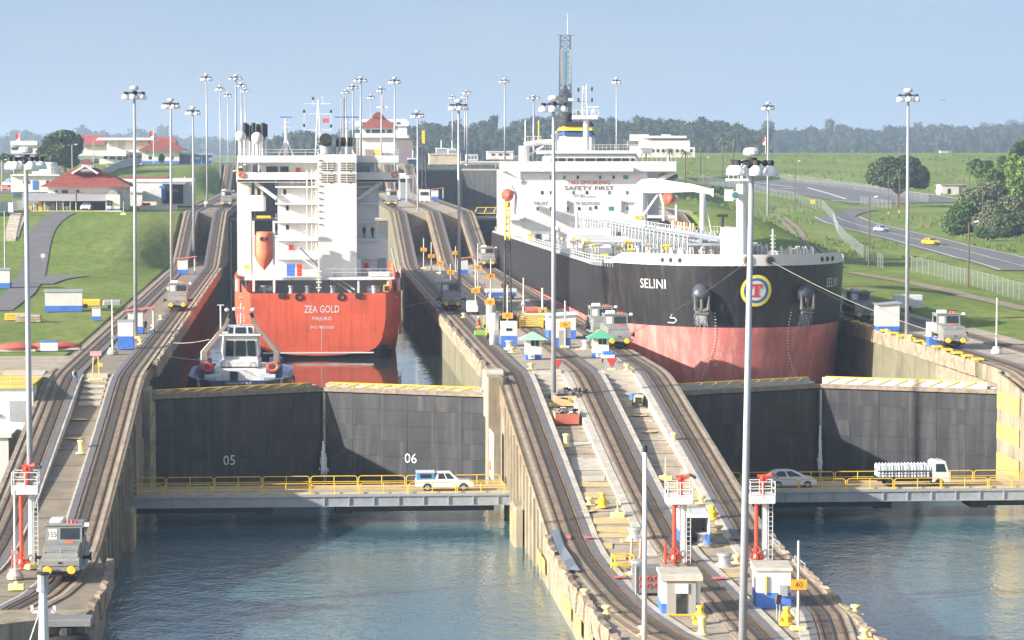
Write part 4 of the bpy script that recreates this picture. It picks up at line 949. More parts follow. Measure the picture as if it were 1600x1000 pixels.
for px, s in ((1097, -1), (1256, 1)):     # hawse bolsters with anchors
    t = t_at(px, 16.9); c = hp(t, 16.9); nrm = Vector((c.x - SC_, c.y - 355, 0)).normalized()
    d = (nrm + Vector((0, -.5, -.75))).normalized()
    tfin(B().tube(c - nrm * 1.0 + Vector((0, 0, .5)), c + d * 1.15, 1.25, 1.15, 18), 'hawse_bolster', mat('bolster_grey', (.05, .06, .078), .4, var=.2, scale=8), True)
    e = c + d * 1.25; sd_ = Vector((nrm.y, -nrm.x, 0)); b = B()
    b.tube(e, e + Vector((0, -.1, -1.7)), .22, .2, 8)
    for k in (-1, 1):
        base = e + Vector((0, -.15, -1.5)); b.tube(base + sd_ * .1 * k, base + sd_ * .75 * k + Vector((0, 0, .35)), .24, .2, 7); b.tube(base + sd_ * .75 * k + Vector((0, 0, .2)), base + sd_ * .85 * k + Vector((0, -.1, 1.9)), .28, .06, 7)
    b.tube(e + Vector((0, -.2, -1.75)) - sd_ * .8, e + Vector((0, -.2, -1.75)) + sd_ * .8, .2, .2, 8)
    tfin(b, 'anchor', mat('anchor_grey', (.12, .12, .11), .7, var=.2, scale=10, dirt=(.2, .12, .07), dirt_amt=.5))
# draught marks running down both bows
for px0, px1, sx in ((1117, 1097, 1), (1236, 1243, 1)):
    for k in range(22):
        z = 14.6 - k * .38; px = lerp(px0, px1, k / 21) + 9 * math.sin(k / 21 * math.pi) * (1 if px0 < 1180 else -1)
        q = arc_fn(t_at(px, z), z)(0, 0); tfin(B().cbox(Vector(q) + Vector((SC_, 328, WR)), (.18, .12, .12)), 'draught_mark', WHITE2)
for px, z, s in ((1125, 9.6, '12'), (1118, 8.3, '14')): letters(s, .4, arc_fn(t_at(px, z), z), 'draught_number', WHITE2, tk)
bul = arc_fn(t_at(1051, 13.6), 13.6); b = B()
for (u0, w0), (u1, w1) in (((-.7, -.3), (.3, -.3)), ((.3, -.3), (.65, 0)), ((.65, 0), (.3, .3)), ((.3, .3), (-.35, .3)), ((-.35, .3), (.0, .75))): b.tube(bul(u0, w0), bul(u1, w1), .07, None, 4)
b.build('bulb_symbol', WHITE2, tk)
for px in (1170, 1204): # mooring panama leads in the white bulwark
    t = t_at(px, 21.0); c = hp(t, 21.0); nrm = Vector((c.x - SC_, c.y - 355, 0)).normalized()
    tfin(B().tube(c - nrm * .3, c + nrm * .08, .66, .66, 18), 'mooring_lead', mat('brass_rim', (.30, .24, .16), .5)); tfin(B().tube(c, c + nrm * .12, .45, .45, 16), 'lead_opening', DARK)
for px in (1036, 1049, 1063, 1284, 1292, 1300):
    t = t_at(px, 20.95); c = hp(t, 20.95); nrm = Vector((c.x - SC_, c.y - 355, 0)).normalized(); tfin(B().tube(c - nrm * .2, c + nrm * .06, .36, .36, 14), 'mooring_lead', mat('brass_rim', (.3, .24, .16), .5)); tfin(B().tube(c, c + nrm * .09, .24, .24, 12), 'lead_opening', DARK)
# port side railing of the main deck, ladder marks
b = B()
for k in range(58):
    Y = 356 + k * 3.1; b.tube((SC_ - SB + .2, Y, ZDK), (SC_ - SB + .2, Y, ZDK + 1.15), .045, None, 4)
for f_ in (.4, .78, 1.15): b.tube((SC_ - SB + .2, 356, ZDK + f_), (SC_ - SB + .2, 533, ZDK + f_), .04, None, 4)
tfin(b, 'side_railing', WHITE2)
def SP(px, py, Y): return YP(px, py, Y)
def tb(name, m, x0, x1, ya, yb, Y, d, bev=0, sub=None):
    p = YP(x0, yb, Y); q = YP(x1, ya, Y); dz = 1.15 * (Y - 328) / 170; b = B()     # undo the trim so that parts stand where they were surveyed
    (b.bev(p.x, q.x, Y, Y + d, p.z + dz, q.z + dz, bev) if bev else b.box(p.x, q.x, Y, Y + d, p.z + dz, q.z + dz)); return tfin(b, name, m, sub=sub)
def tp(px, py, Y): q = YP(px, py, Y); return q + Vector((0, 0, 1.15 * (Y - 328) / 170))
def tt(name, m, pts, Y, r, n=6, r2=None):
    b = B()
    for a, c in zip(pts, pts[1:]): b.tube(tp(*a, Y), tp(*c, Y), r, r2, n)
    return tfin(b, name, m)
# forecastle: deckhouse, foremast, winches, whistle
tfin(B().box(SC_ - 12, SC_ + 12, 338, 352, ZDK, ZDK + .9), 'forecastle_deck', DKM)
tb('bosun_store', WHITE2, 1135, 1172, 356, 402, 344, 5)
tt('foremast', WHITE2, [(1159, 402), (1159, 284)], 343, .66, 14)
tb('mast_platform', WHITE2, 1138, 1175, 279, 283, 342, 2.2); 
b = B()
for k in range(6): b.tube(tp(1139 + k * 7.2, 279, 342.1), tp(1139 + k * 7.2, 266, 342.1), .05, None, 4)
b.tube(tp(1139, 266, 342.1), tp(1175, 266, 342.1), .05, None, 4).tube(tp(1139, 272, 342.1), tp(1175, 272, 342.1), .04, None, 4); tfin(b, 'platform_railing', WHITE2)
tt('mast_pole', WHITE2, [(1159, 279), (1159, 250)], 343, .12, 8); tt('whistle_bracket', WHITE2, [(1135, 298), (1152, 312)], 343, .1)
q = tp(1148, 305, 342.3); tfin(B().tube(q, q - Vector((0, .5, 0)), .42, .52, 16), 'whistle', WHITE2); tfin(B().tube(q - Vector((0, .5, 0)), q - Vector((0, .56, 0)), .4, .4, 16), 'whistle_mouth', TEAL)
tb('mast_locker', WHITE2, 1134, 1146, 296, 314, 343, .8); tt('dark_post', DARK, [(1129, 380), (1129, 338)], 350, .18, 8); tb('dark_post_cap', DARK, 1120, 1138, 335, 339, 350, .8, .1)
tt('jackstaff', WHITE2, [(1208, 402), (1208, 358)], 334, .12, 8)
for k in range(6): tt('jackstaff_rung', WHITE2, [(1204, 368 + k * 6), (1212, 368 + k * 6)], 334, .07, 5)
DRUM = mat('winch_drum', (.50, .46, .40), .6, var=.2, scale=10, dirt=(.25, .17, .1), dirt_amt=.6)
def winch(x, y, Y, r=.95):
    q = tp(x, y, Y); b = B(); b.tube(q - Vector((.55, 0, 0)), q + Vector((.55, 0, 0)), r * .62, None, 14); o = tfin(b, 'winch_drum', DRUM)
    for s in (-.6, .6): tfin(B().tube(q + Vector((s - .06, 0, 0)), q + Vector((s + .06, 0, 0)), r, None, 18), 'winch_flange', WHITE2, sub=o)
for x, y in ((1056, 398), (1071, 397), (1089, 397), (1106, 395), (1118, 393)): winch(x, y, 360)
for x, y in ((1228, 396), (1241, 396), (1252, 396), (1262, 397), (1190, 393), (1181, 391)): winch(x, y, 347)
# white screen lettered NO SMOKING on the port side
tb('screen_house', WHITE2, 891, 955, 357, 390, 428, 5); sp = tp(924, 369.5, 427.97); letters('NO SMOKING', .42, lambda u, w: (sp.x - SC_ + u, sp.y - 328 - .03, sp.z - WR + w), 'lettering', mat('faded_red', (.75, .3, .28), .6), tk, 4.0)
b = B()
for k in range(9): b.tube(tp(892 + k * 7.8, 357, 428.1), tp(892 + k * 7.8, 348, 428.1), .045, None, 4)
b.tube(tp(892, 348, 428.1), tp(955, 348, 428.1), .045, None, 4); tfin(b, 'screen_railing', WHITE2)
tt('signal_mast', WHITE2, [(901, 357), (901, 330)], 430, .2, 8); tt('signal_mast', WHITE2, [(914, 357), (906, 305)], 430, .12, 8); tb('mast_light', STEEL, 897, 914, 304, 308, 430, .5)
# pipe rack on trestles running aft, manifolds with valve gear
for s, (xo, w) in enumerate(((-2.2, 1.0), (-.9, .5), (.2, .7), (1.4, .5), (2.4, .9))):
    tfin(B().tube((SC_ + xo, 352, ZDK + 3.0), (SC_ + xo, 500, ZDK + 3.0), w * .32, None, 8), 'cargo_pipe', STEEL if s % 2 else GALV)
tfin(B().box(SC_ - 3.6, SC_ - 2.6, 352, 500, ZDK + 3.5, ZDK + 3.65), 'catwalk', GALV); tfin(B().box(SC_ - 3.6, SC_ + 3.4, 352, 353, ZDK + 2.4, ZDK + 2.7), 'rack_beam', GALV)
tr = None
for k in range(34):
    Y = 354 + k * 4.3
    if tr is None:
        b = B(); 
        for x in (-3.5, 3.3): b.tube((x, 0, 0), (x, 0, 3.5), .13, None, 5)
        b.tube((-3.5, 0, 2.55), (3.3, 0, 2.55), .12, None, 5); b.tube((-3.5, 0, .2), (-3.5, 4.2, 3.4), .09, None, 4); b.tube((-3.5, 4.2, .2), (-3.5, 0, 3.4), .09, None, 4)
        tr = b.build('pipe_trestle', STEEL, tk); tr.location = (0, Y - 328, ZDK - WR)
    else: like(tr, tk, (0, Y - 328, ZDK - WR))
b = B()
for k in range(75):
    Y = 353 + k * 2; b.tube((SC_ - 3.6, Y, ZDK + 3.6), (SC_ - 3.6, Y, ZDK + 4.7), .04, None, 4)
for f_ in (4.15, 4.7): b.tube((SC_ - 3.6, 352, ZDK + f_), (SC_ - 3.6, 500, ZDK + f_), .04, None, 4)
tfin(b, 'catwalk_railing', WHITE2)
rnd = random.Random(11)
VM = [WHITE2, TIMB, STEEL, YEL, RED, GALV, CREAM, TIMB]
for k in range(90):
    Y = rnd.uniform(362, 490); x = SC_ + rnd.choice((-1, 1)) * rnd.uniform(4, 14); h = rnd.uniform(.6, 2.0); m = rnd.choice(VM); b = B()
    b.tube((x, Y, ZDK), (x, Y, ZDK + h), .12, None, 6)
    if k % 3 == 0: b.torus((x, Y, ZDK + h), .32, .07, 'z', 10, 5)
    elif k % 3 == 1: b.tube((x - .5, Y, ZDK + h), (x + .5, Y, ZDK + h), .22, None, 8)
    else: b.lathe([(.3, h - .2), (.38, h), (.2, h + .3)], (x, Y, ZDK), 8)
    tfin(b, 'deck_valve', m)
for k in range(8):
    Y = 405 + k * 3.2
    tfin(B().tube((SC_ - 11, Y, ZDK + 1.6), (SC_ + 11, Y, ZDK + 1.6), .26, None, 8), 'manifold_pipe', (WHITE2, STEEL)[k % 2]); 
    for s in (-1, 1): tfin(B().tube((SC_ + s * 11, Y, ZDK + 1.6), (SC_ + s * 11.4, Y, ZDK + 1.6), .3, None, 12), 'manifold_flange', (YEL, CREAM, CREAM)[k % 3])
    tfin(B().tube((SC_ + 4.5, Y, ZDK + 1.6), (SC_ + 4.5, Y, ZDK + 4.2), .3, .2, 8), 'valve_stand', (YEL, WHITE2, ORANGE, WHITE2)[k % 4])
# hose crane with its jib stowed over the manifold
CY = 430
tt('crane_post', WHITE2, [(1000, 362), (1003, 296)], CY, .95, 14); tb('crane_base', WHITE2, 990, 1012, 332, 356, CY - 1, 3, .4); tb('yellow_plate', YEL, 992, 1004, 337, 343, CY - 1.1, .1)
a1 = tp(996, 290, CY); a2 = tp(1114, 300, 402)
secs = []
for t, hh in ((0, .5), (.06, 1.15), (.2, 1.3), (.75, .62), (.97, .45), (1.0, .7)):
    c = a1.lerp(a2, t) + Vector((0, 0, .6 * math.sin(t * math.pi))); secs.append([(c.x, c.y - .45, c.z - hh), (c.x, c.y + .45, c.z - hh), (c.x, c.y + .45, c.z + hh * .75), (c.x, c.y - .45, c.z + hh * .75)])
tfin(B().loft(secs), 'crane_jib', WHITE2); tfin(B().tube(tp(1005, 338, CY - .5), tp(1030, 302, 424), .2, None, 8), 'jib_ram', WHITE2)
tfin(B().tube(tp(1098, 372, 403), tp(1098, 301, 403), .42, None, 10), 'jib_rest', WHITE2); tfin(B().tube(tp(1114, 372, 403), tp(1100, 306, 403), .15, None, 6), 'jib_rest_stay', WHITE2)
b = B()
for k in range(12): b.tube(tp(1086 + k * 5, 366, 395), tp(1086 + k * 5, 354, 395), .05, None, 4)
b.tube(tp(1086, 354, 395), tp(1141, 354, 395), .05, None, 4); tfin(b, 'platform_railing', WHITE2)
# accommodation block
AY = 508
tb('accommodation', WHITE2, 814, 1012, 262, 372, AY, 20); tb('side_block', WHITE2, 786, 816, 266, 372, AY + 5, 16); tb('side_block', WHITE2, 1010, 1030, 262, 372, AY + 6, 14)
tb('house_base', WHITE2, 800, 1030, 344, 378, AY + 2, 14)
tb('bridge_wing', WHITE2, 783, 1057, 252, 268, AY - 1.5, 3.2); tb('wing_fascia', WHITE2, 850, 990, 262, 268, AY - 2.2, 2)
for pts in ([(786, 268), (815, 284)], [(1056, 268), (1012, 290)]): tt('wing_brace', WHITE2, pts, AY, .5, 4)
tb('wheelhouse', WHITE2, 856, 1000, 239, 262, AY - .5, 12, .8); tb('wheelhouse_roof', WHITE2, 848, 1004, 235, 240, AY - 1.0, 13)
for x0, x1 in ((861, 871), (873, 884), (887, 896), (899, 913), (915, 930), (932, 947), (949, 956), (958, 970), (972, 983), (986, 991)): tb('bridge_window', GLASS, x0, x1, 247, 255, AY - .62, .14)
for x, y, w in ((863, 277, 8), (978, 277, 8)): tb('cabin_window', TEAL, x - w / 2, x + w / 2, 274, 280, AY - .06, .1)
for x, y in ((882, 277), (903, 277), (938, 277), (959, 277), (847, 301), (861, 301), (896, 301), (917, 301), (952, 301), (980, 301), (840, 326), (861, 326), (887, 326), (905, 326), (922, 326), (931, 324), (980, 326), (863, 264), (872, 264), (972, 264), (980, 264)):
    tb('cabin_window', GLASS if x % 2 else TEAL, x - 1.8, x + 1.8, y - 2.6, y + 2.6, AY - .06, .1)
tb('cabin_window', TEAL, 951, 959, 323, 329, AY - .06, .1)
RT_ = mat('lettering_red', (.62, .07, .06), .6); BT_ = mat('lettering_black', (.05, .05, .06), .6)
for s, px, py, h, w, m in (('NO SMOKING', 921, 285, .78, 7.6, RT_), ('SAFETY FIRST', 921, 294, .72, 9.1, BT_), ('IMO 9383950', 920, 307.5, .25, 2.6, BT_), ('TRUST', 845, 318, .55, 2.6, BT_), ('TRADITION', 918, 318, .55, 4.4, BT_), ('TEAM', 984, 318, .55, 2.2, BT_)):
    c = tp(px, py, AY - .07); letters(s, h, lambda u, v: (c.x - SC_ + u, c.y - 328, c.z - WR + v), 'lettering', m, tk, w)
for x in (884, 969): tb('vent_trunk', WHITE2, x - 2, x + 2, 313, 330, AY - .5, .5)
for x0, x1, y in ((783, 812, 252), (1004, 1056, 252)):
    b = B(); n = 7
    for k in range(n + 1): b.tube(tp(lerp(x0, x1, k / n), y, AY - 1.3), tp(lerp(x0, x1, k / n), y - 8, AY - 1.3), .04, None, 4)
    b.tube(tp(x0, y - 8, AY - 1.3), tp(x1, y - 8, AY - 1.3), .05, None, 4); tfin(b, 'wing_railing', WHITE2)
tb('wing_frame', WHITE2, 1043, 1045, 242, 252, AY - 1, .2)
b = B()
for k in range(24): b.tube(tp(852 + k * 6.4, 235, AY - .8), tp(852 + k * 6.4, 226, AY - .8), .04, None, 4)
b.tube(tp(852, 226, AY - .8), tp(1000, 226, AY - .8), .05, None, 4).tube(tp(852, 230, AY - .8), tp(1000, 230, AY - .8), .04, None, 4); tfin(b, 'monkey_island_railing', WHITE2)
# funnel
FY = AY + 19
tb('funnel', WHITE2, 876, 931, 211, 262, FY, 8, .8); tb('funnel_band', mat('funnel_blue', (.03, .08, .28), .5), 875.6, 931.4, 204, 211, FY - .1, 8.2, .8); tb('funnel_band', mat('funnel_yellow', (.85, .62, .04), .5), 875.4, 931.6, 197, 204, FY - .15, 8.3, .8); tb('funnel_top', BLACK, 877, 930, 190, 197, FY - .05, 8.1, .8)
q = tp(886, 190, FY + 3); tfin(B().tube(q, q + Vector((0, -.4, 1.7)), 1.0, .95, 14), 'uptake', DARK)
# radar mast
tt('radar_mast', WHITE2, [(916, 237), (916, 186)], AY + 5, .55, 12, ); tb('mast_platform', WHITE2, 896, 936, 180, 186, AY + 3.5, 3, .2)
b = B()
for k in range(8): b.tube(tp(895 + k * 5.8, 181, AY + 3.6), tp(895 + k * 5.8, 172, AY + 3.6), .06, None, 4)
b.tube(tp(895, 172, AY + 3.6), tp(936, 172, AY + 3.6), .06, None, 4); tfin(b, 'mast_railing', WHITE2)
b = B()
for x in (910, 918): b.tube(tp(x, 182, AY + 5), tp(x - (x - 914) * .4, 134, AY + 5), .12, None, 5)
for k in range(8): b.tube(tp(910, 180 - k * 5.5, AY + 5), tp(918, 176 - k * 5.5, AY + 5), .07, None, 4)
b.tube(tp(917, 150, AY + 5), tp(917, 130, AY + 5), .07, None, 4); tfin(b, 'mast_lattice', WHITE2)
tb('yard', STEEL, 894, 925, 158, 159.2, AY + 5, .3); tb('radar_scanner', WHITE2, 918, 936, 166, 168, AY + 4, .5); tb('scanner_post', WHITE2, 925, 928, 168, 181, AY + 4.2, .4)
for x, y in ((904, 140), (904, 156), (925, 139), (925, 156)): q = tp(x, y, AY + 5); tfin(B().lathe([(.14, -.4), (.2, -.2), (.2, .2), (.1, .4)], q, 8), 'navigation_light', DARK)
q = tp(868, 213, AY + 6); tfin(B().sphere(q, .8, 14, 9, 1.25), 'satellite_dome', WHITE2, True); tt('dome_post', WHITE2, [(868, 219), (868, 238)], AY + 6, .25, 8)
# port gantry and boats
tt('gantry_post', WHITE2, [(819, 255), (819, 228)], AY + 2, 1.0, 10); tt('gantry_arm', WHITE2, [(819, 227), (845, 222), (862, 222)], AY + 2, .55, 8); tt('gantry_stay', WHITE2, [(823, 244), (850, 228)], AY + 2, .22, 6)
tt('aerial', WHITE2, [(821, 222), (821, 188)], AY + 4, .12, 6); tt('aerial', YEL, [(842, 222), (842, 188)], AY + 4, .14, 6); tt('aerial', WHITE2, [(834, 236), (834, 210)], AY + 4, .1, 5)
b = B()
for k in range(6): b.tube(tp(820 + k * 5, 222, AY + 1.5), tp(820 + k * 5, 213, AY + 1.5), .05, None, 4)
b.tube(tp(820, 213, AY + 1.5), tp(845, 213, AY + 1.5), .06, None, 4); tfin(b, 'gantry_railing', WHITE2)
def boat(px, py, Y, r):
    c = tp(px, py, Y); secs = []
    for k in range(11):
        t = k / 10; s = math.sin(max(.06, min(.94, t)) * math.pi) ** .5; secs.append([(c.x + r * s * math.cos(a), c.y - 3.6 + 7.2 * t, c.z + r * 1.05 * s * math.sin(a)) for a in [i * math.pi / 7 for i in range(14)]])
    tfin(B().loft(secs), 'lifeboat', mat('lifeboat_red', (.78, .11, .06), .5, var=.1, scale=6), True)
boat(793, 305, 502, 1.15); boat(1045, 310, 502, 1.1)
tt('davit', WHITE2, [(798, 290), (807, 305), (804, 335)], 501, .28, 6); tt('davit', WHITE2, [(788, 312), (788, 345)], 500, .25, 6); tt('davit', WHITE2, [(1030, 296), (1037, 320), (1037, 345)], 500, .28, 6); tt('davit', WHITE2, [(1057, 306), (1057, 345)], 500, .25, 6)
tb('boat_deck', WHITE2, 783, 818, 338, 342, 500, 12); tb('boat_deck', WHITE2, 1008, 1058, 337, 341, 500, 14)
tb('after_deck_gear', STEEL, 830, 872, 362, 376, 495, 3); 
for x, m in ((818, CREAM), (826, YEL), (838, DARK), (850, WHITE2), (864, TIMB)): tb('deck_gear', m, x, x + 8, 366, 378, 470 + (x % 7), 2)
for px, py, lab in ((1012, 235, 0), (990, 224, 0)): tb('roof_gear', STEEL, px - 8, px + 8, py - 4, py + 4, AY + 8, 2)
# ------------------------------------------------------------------ harbour tug astern of the red ship
TNAVY = mat('tug_navy', (.035, .05, .12), .45, var=.15, scale=5, dirt=(.09, .1, .15), dirt_amt=.4)
tg = thing('tug', 'navy and white harbour tug between the gate and the red ship', 'tug', (-6.8, 302, WL)); TY = 302; tg.scale = (.97, 1, .76)
def half(t):  # half breadth of the tug, t 0 stern .. 1 bow
    return 5.85 * (min(1, (.55 + t * 2.2)) if t < .25 else 1 if t < .7 else math.cos((t - .7) / .3 * math.pi / 2 * .93))
def ring(z, k, n=13):
    L_ = 28; a = [(half(i / (n - 1)) * k, L_ * i / (n - 1), z) for i in range(n)]; return a + [(-x, y, z_) for x, y, z_ in reversed(a)]
B().loft([ring(-1, .8), ring(0, .93), ring(1.6, 1.0), ring(2.0, 1.0)]).build('hull', TNAVY, tg)
bw = B(); r0, r1, r2, r3 = ring(2.0, 1.0), ring(3.0, 1.02), ring(3.0, .95), ring(2.0, .93); bw.loft([r0, r1, r2, r3], False); bw.build('bulwark', TNAVY, tg)
B().loft([ring(3.0, 1.03), ring(3.12, 1.03), ring(3.12, .94), ring(3.0, .94)], False).build('rail_cap', mat('tug_rail', (.12, .15, .22), .5), tg)
B().loft([ring(1.0, 1.03), ring(1.5, 1.06), ring(2.0, 1.03)], False).build('fender', BLACK, tg)
B().add(ring(2.02, .94), [tuple(range(26))]).build('deck', TNAVY, tg)
B().bev(-3.1, 3.1, 6.0, 15, 2, 4.2, .2).build('deckhouse', WHITE, tg)
for s in (-1, 1):
    B().prism([(5.0, 2.0), (5.0, 4.2), (7, 5.6), (9, 5.6), (9, 2.0)], s * 3.3, s * 4.8, 'x').build('exhaust_trunk', TNAVY, tg)
    B().box(*sorted((s * 2.2, s * 4.0)), 4.0, 6.2, 2, 3.5).build('winch_casing', WHITE, tg); B().box(*sorted((s * 2.7, s * 3.9)), 3.94, 4.0, 2.1, 3.1).build('grille', STEEL, tg)
    B().torus((s * 3.75, 4.85, 4.6), .55, .22, 'y', 16, 7).build('lifebuoy', ORANGE if s > 0 else RED, tg)
    b = B(); b.loft([[(s * 4.0 + a, 6.2 + c, 4.4) for a, c in ((-.3, -.4), (.3, -.4), (.3, .4), (-.3, .4))], [(s * 4.1 + a, 6.5 + c, 6.6) for a, c in ((-.3, -.4), (.3, -.4), (.3, .4), (-.3, .4))], [(s * 1.7 + a, 8.5 + c, 10.4) for a, c in ((-.25, -.4), (.25, -.4), (.25, .4), (-.25, .4))], [(s * 1.4 + a, 8.5 + c, 11.6) for a, c in ((-.2, -.35), (.2, -.35), (.2, .35), (-.2, .35))]]); b.build('funnel_arm', mat('funnel_tan', (.22, .18, .14), .5, var=.15, scale=6), tg)
    B().tube((s * 1.45, 8.4, 11.2), (s * 1.2, 8.2, 12.2), .22, .24, 8).build('exhaust_tip', BLACK, tg)
    B().tube((s * 4.45, 6.2, 4.5), (s * 4.45, 6.4, 6.7), .09, None, 6).tube((s * 4.45, 6.4, 6.7), (s * 1.95, 8.2, 10.2), .09, None, 6).build('white_strut', WHITE2, tg)
B().bev(-2.3, 2.3, 7, 13, 4.4, 5.4, .3).build('upper_house', WHITE, tg)
wh = B(); wh.loft([[(x * k * .82, 7.6 + (y - 7.6), z) for x, y in ((-2.3, 7.6), (2.3, 7.6), (2.6, 10), (2, 12.4), (-2, 12.4), (-2.6, 10))] for k, z in ((1, 5.4), (1.08, 6.2), (.98, 8.9))]); wh.build('wheelhouse', WHITE, tg)
for x0, x1 in ((-1.76, -.8), (-.62, .62), (.8, 1.76)):
    B().add([(x0, 7.52, 5.9), (x1, 7.52, 5.9), (x1 * .93, 7.5, 8.2), (x0 * .93, 7.5, 8.2)], [(0, 1, 2, 3)]).build('aft_window', GLASS, tg, fix=False)
B().bev(-2.4, 2.4, 7.2, 12.6, 8.9, 9.1, .1).build('wheelhouse_roof', WHITE, tg)
B().prism([(7.8, 9.1), (8.2, 10.2), (11.5, 10.2), (12, 9.1)], -1.5, 1.5, 'x').build('roof_house', WHITE, tg)
for x0, x1 in ((-1.4, -.9), (-.65, .65), (.9, 1.4)): B().add([(x0, 7.78, 9.2), (x1, 7.78, 9.2), (x1 * .92, 8.12, 10.1), (x0 * .92, 8.12, 10.1)], [(0, 1, 2, 3)]).build('roof_window', GLASS, tg, fix=False)
m_ = B(); m_.tube((0, 9.5, 10.2), (0, 9.5, 13.6), .09, .05, 6)
for k in range(6): m_.tube((-.45, 9.5, 10.3 + k * .5), (.45, 9.5, 10.5 + k * .5), .04, None, 4)
m_.tube((-.45, 9.5, 10.2), (-.3, 9.5, 13), .05, None, 4).tube((.45, 9.5, 10.2), (.3, 9.5, 13), .05, None, 4).tube((-2.3, 9, 9.1), (-2.3, 9, 13.3), .09, None, 6).tube((-2.7, 9, 13.3), (-1.9, 9, 13.3), .07, None, 6); m_.build('mast', WHITE2, tg)
for x, z in ((-1.6, 12.6), (-.7, 12.7), (1.4, 12.6)): B().sphere((x, 9.2, z), .28, 10, 7).build('lamp_globe', LAMPW, tg, True)
B().torus((1.45, 5.9, 4.8), .32, .09, 'y', 14, 5).build('grey_tyre', STEEL, tg)
b = B()
for k in range(5): b.tube((-1.6 + k * .8, 6.1, 4.4), (-1.6 + k * .8, 6.1, 5.3), .035, None, 4)
b.tube((-1.6, 6.1, 5.3), (1.6, 6.1, 5.3), .04, None, 4); b.build('railing', WHITE2, tg)
B().box(-1.2, -.3, 5.9, 5.98, 2.1, 3.8).build('door', DARK, tg)
letters('PANAMA R.P.', .34, lambda u, w: (u, -.25, 2.75 + w), 'home_port', WHITE2, tg, 2.9)
B().box(-3.1, 3.1, -.24, -.05, 2.4, 3.1).build('stern_plate', TNAVY, tg)
for x in (-4.6, 4.6): B().lathe([(.2, 0), (.2, .9), (.32, .95), (.32, 1.1)], (x, 3, 2), 8).build('bitt', WHITE, tg)
# cables: between the tug and the left wall, the ships and the mules
def cable(label, pts, r=.045, m=None):
    P = [Vector(p) for p in pts]; Q = []
    for a, c in zip(P, P[1:]):
        for k in range(8): t = k / 8; Q.append(a.lerp(c, t) - Vector((0, 0, (a - c).length * .02 * math.sin(t * math.pi))))
    Q.append(P[-1]); o = B().path(Q, r, 5).build('mooring_line', m or mat('rope', (.32, .30, .26), .9), None); tag(o, label, 'rope', 'lines to the ships'); return o
cable('pale line from the tug wheelhouse side up to the left wall', [(-15.3, 318, L2), (-10.2, 309, WL + 6.4)])
cable('pale line from the tug bow rail down from the left wall edge', [(-15.0, 299, L2), (-9.3, 307, WL + 4.2)])
cable('taut wire from the red ship stern to the centre wall mule', [(ZC + 6, ZY - .05, 13.3), (18.9, 380, 13.8)], .032)
cable('taut wire from the left bow of the tanker towards the centre wall', [hp(t_at(1170, 21), 21.0), (36.0, 304, 13.8)], .032)
cable('taut wire from the right bow of the tanker to the right wall mule', [hp(t_at(1204, 21), 21.0), (70.3, 338, 13.8)], .032)
cable('second wire from the right bow lead of the tanker to the right wall', [hp(t_at(1206, 21), 20.8), (70.3, 303, 13.9)], .032)

# ------------------------------------------------------------------ far ship beyond the control house
FYS = 1450
fs = thing('bulk_carrier', 'distant white and brown ship waiting beyond the red roofed control house', 'ship', (46, FYS, LAKE))
fs.location = (YP(600, 0, FYS).x, FYS, LAKE)
FB = mat('far_hull_brown', (.22, .17, .14), .7)
qb(fs, 'hull', FB, 560, 645, 216, 262, FYS, 60); qb(fs, 'hull_band', mat('far_hull_mauve', (.2, .15, .17), .7), 560, 645.5, 236, 262, FYS - .5, 60)
qb(fs, 'house', WHITE2, 566, 636, 186, 216, FYS + 3, 15); qb(fs, 'bridge_wing', WHITE2, 555, 639, 189, 197, FYS + 2, 3); qb(fs, 'fore_deck', WHITE2, 558, 639, 211, 216, FYS - 1, 10)
qt(fs, 'mast', WHITE2, [(597, 189), (597, 150)], FYS + 6, .5); qb(fs, 'mast_platform', WHITE2, 588, 606, 166, 169, FYS + 6, 2)
for x in (566, 575, 584, 610, 620): qb(fs, 'window', GLASS, x, x + 5, 191, 194, FYS + 1.8, .3)

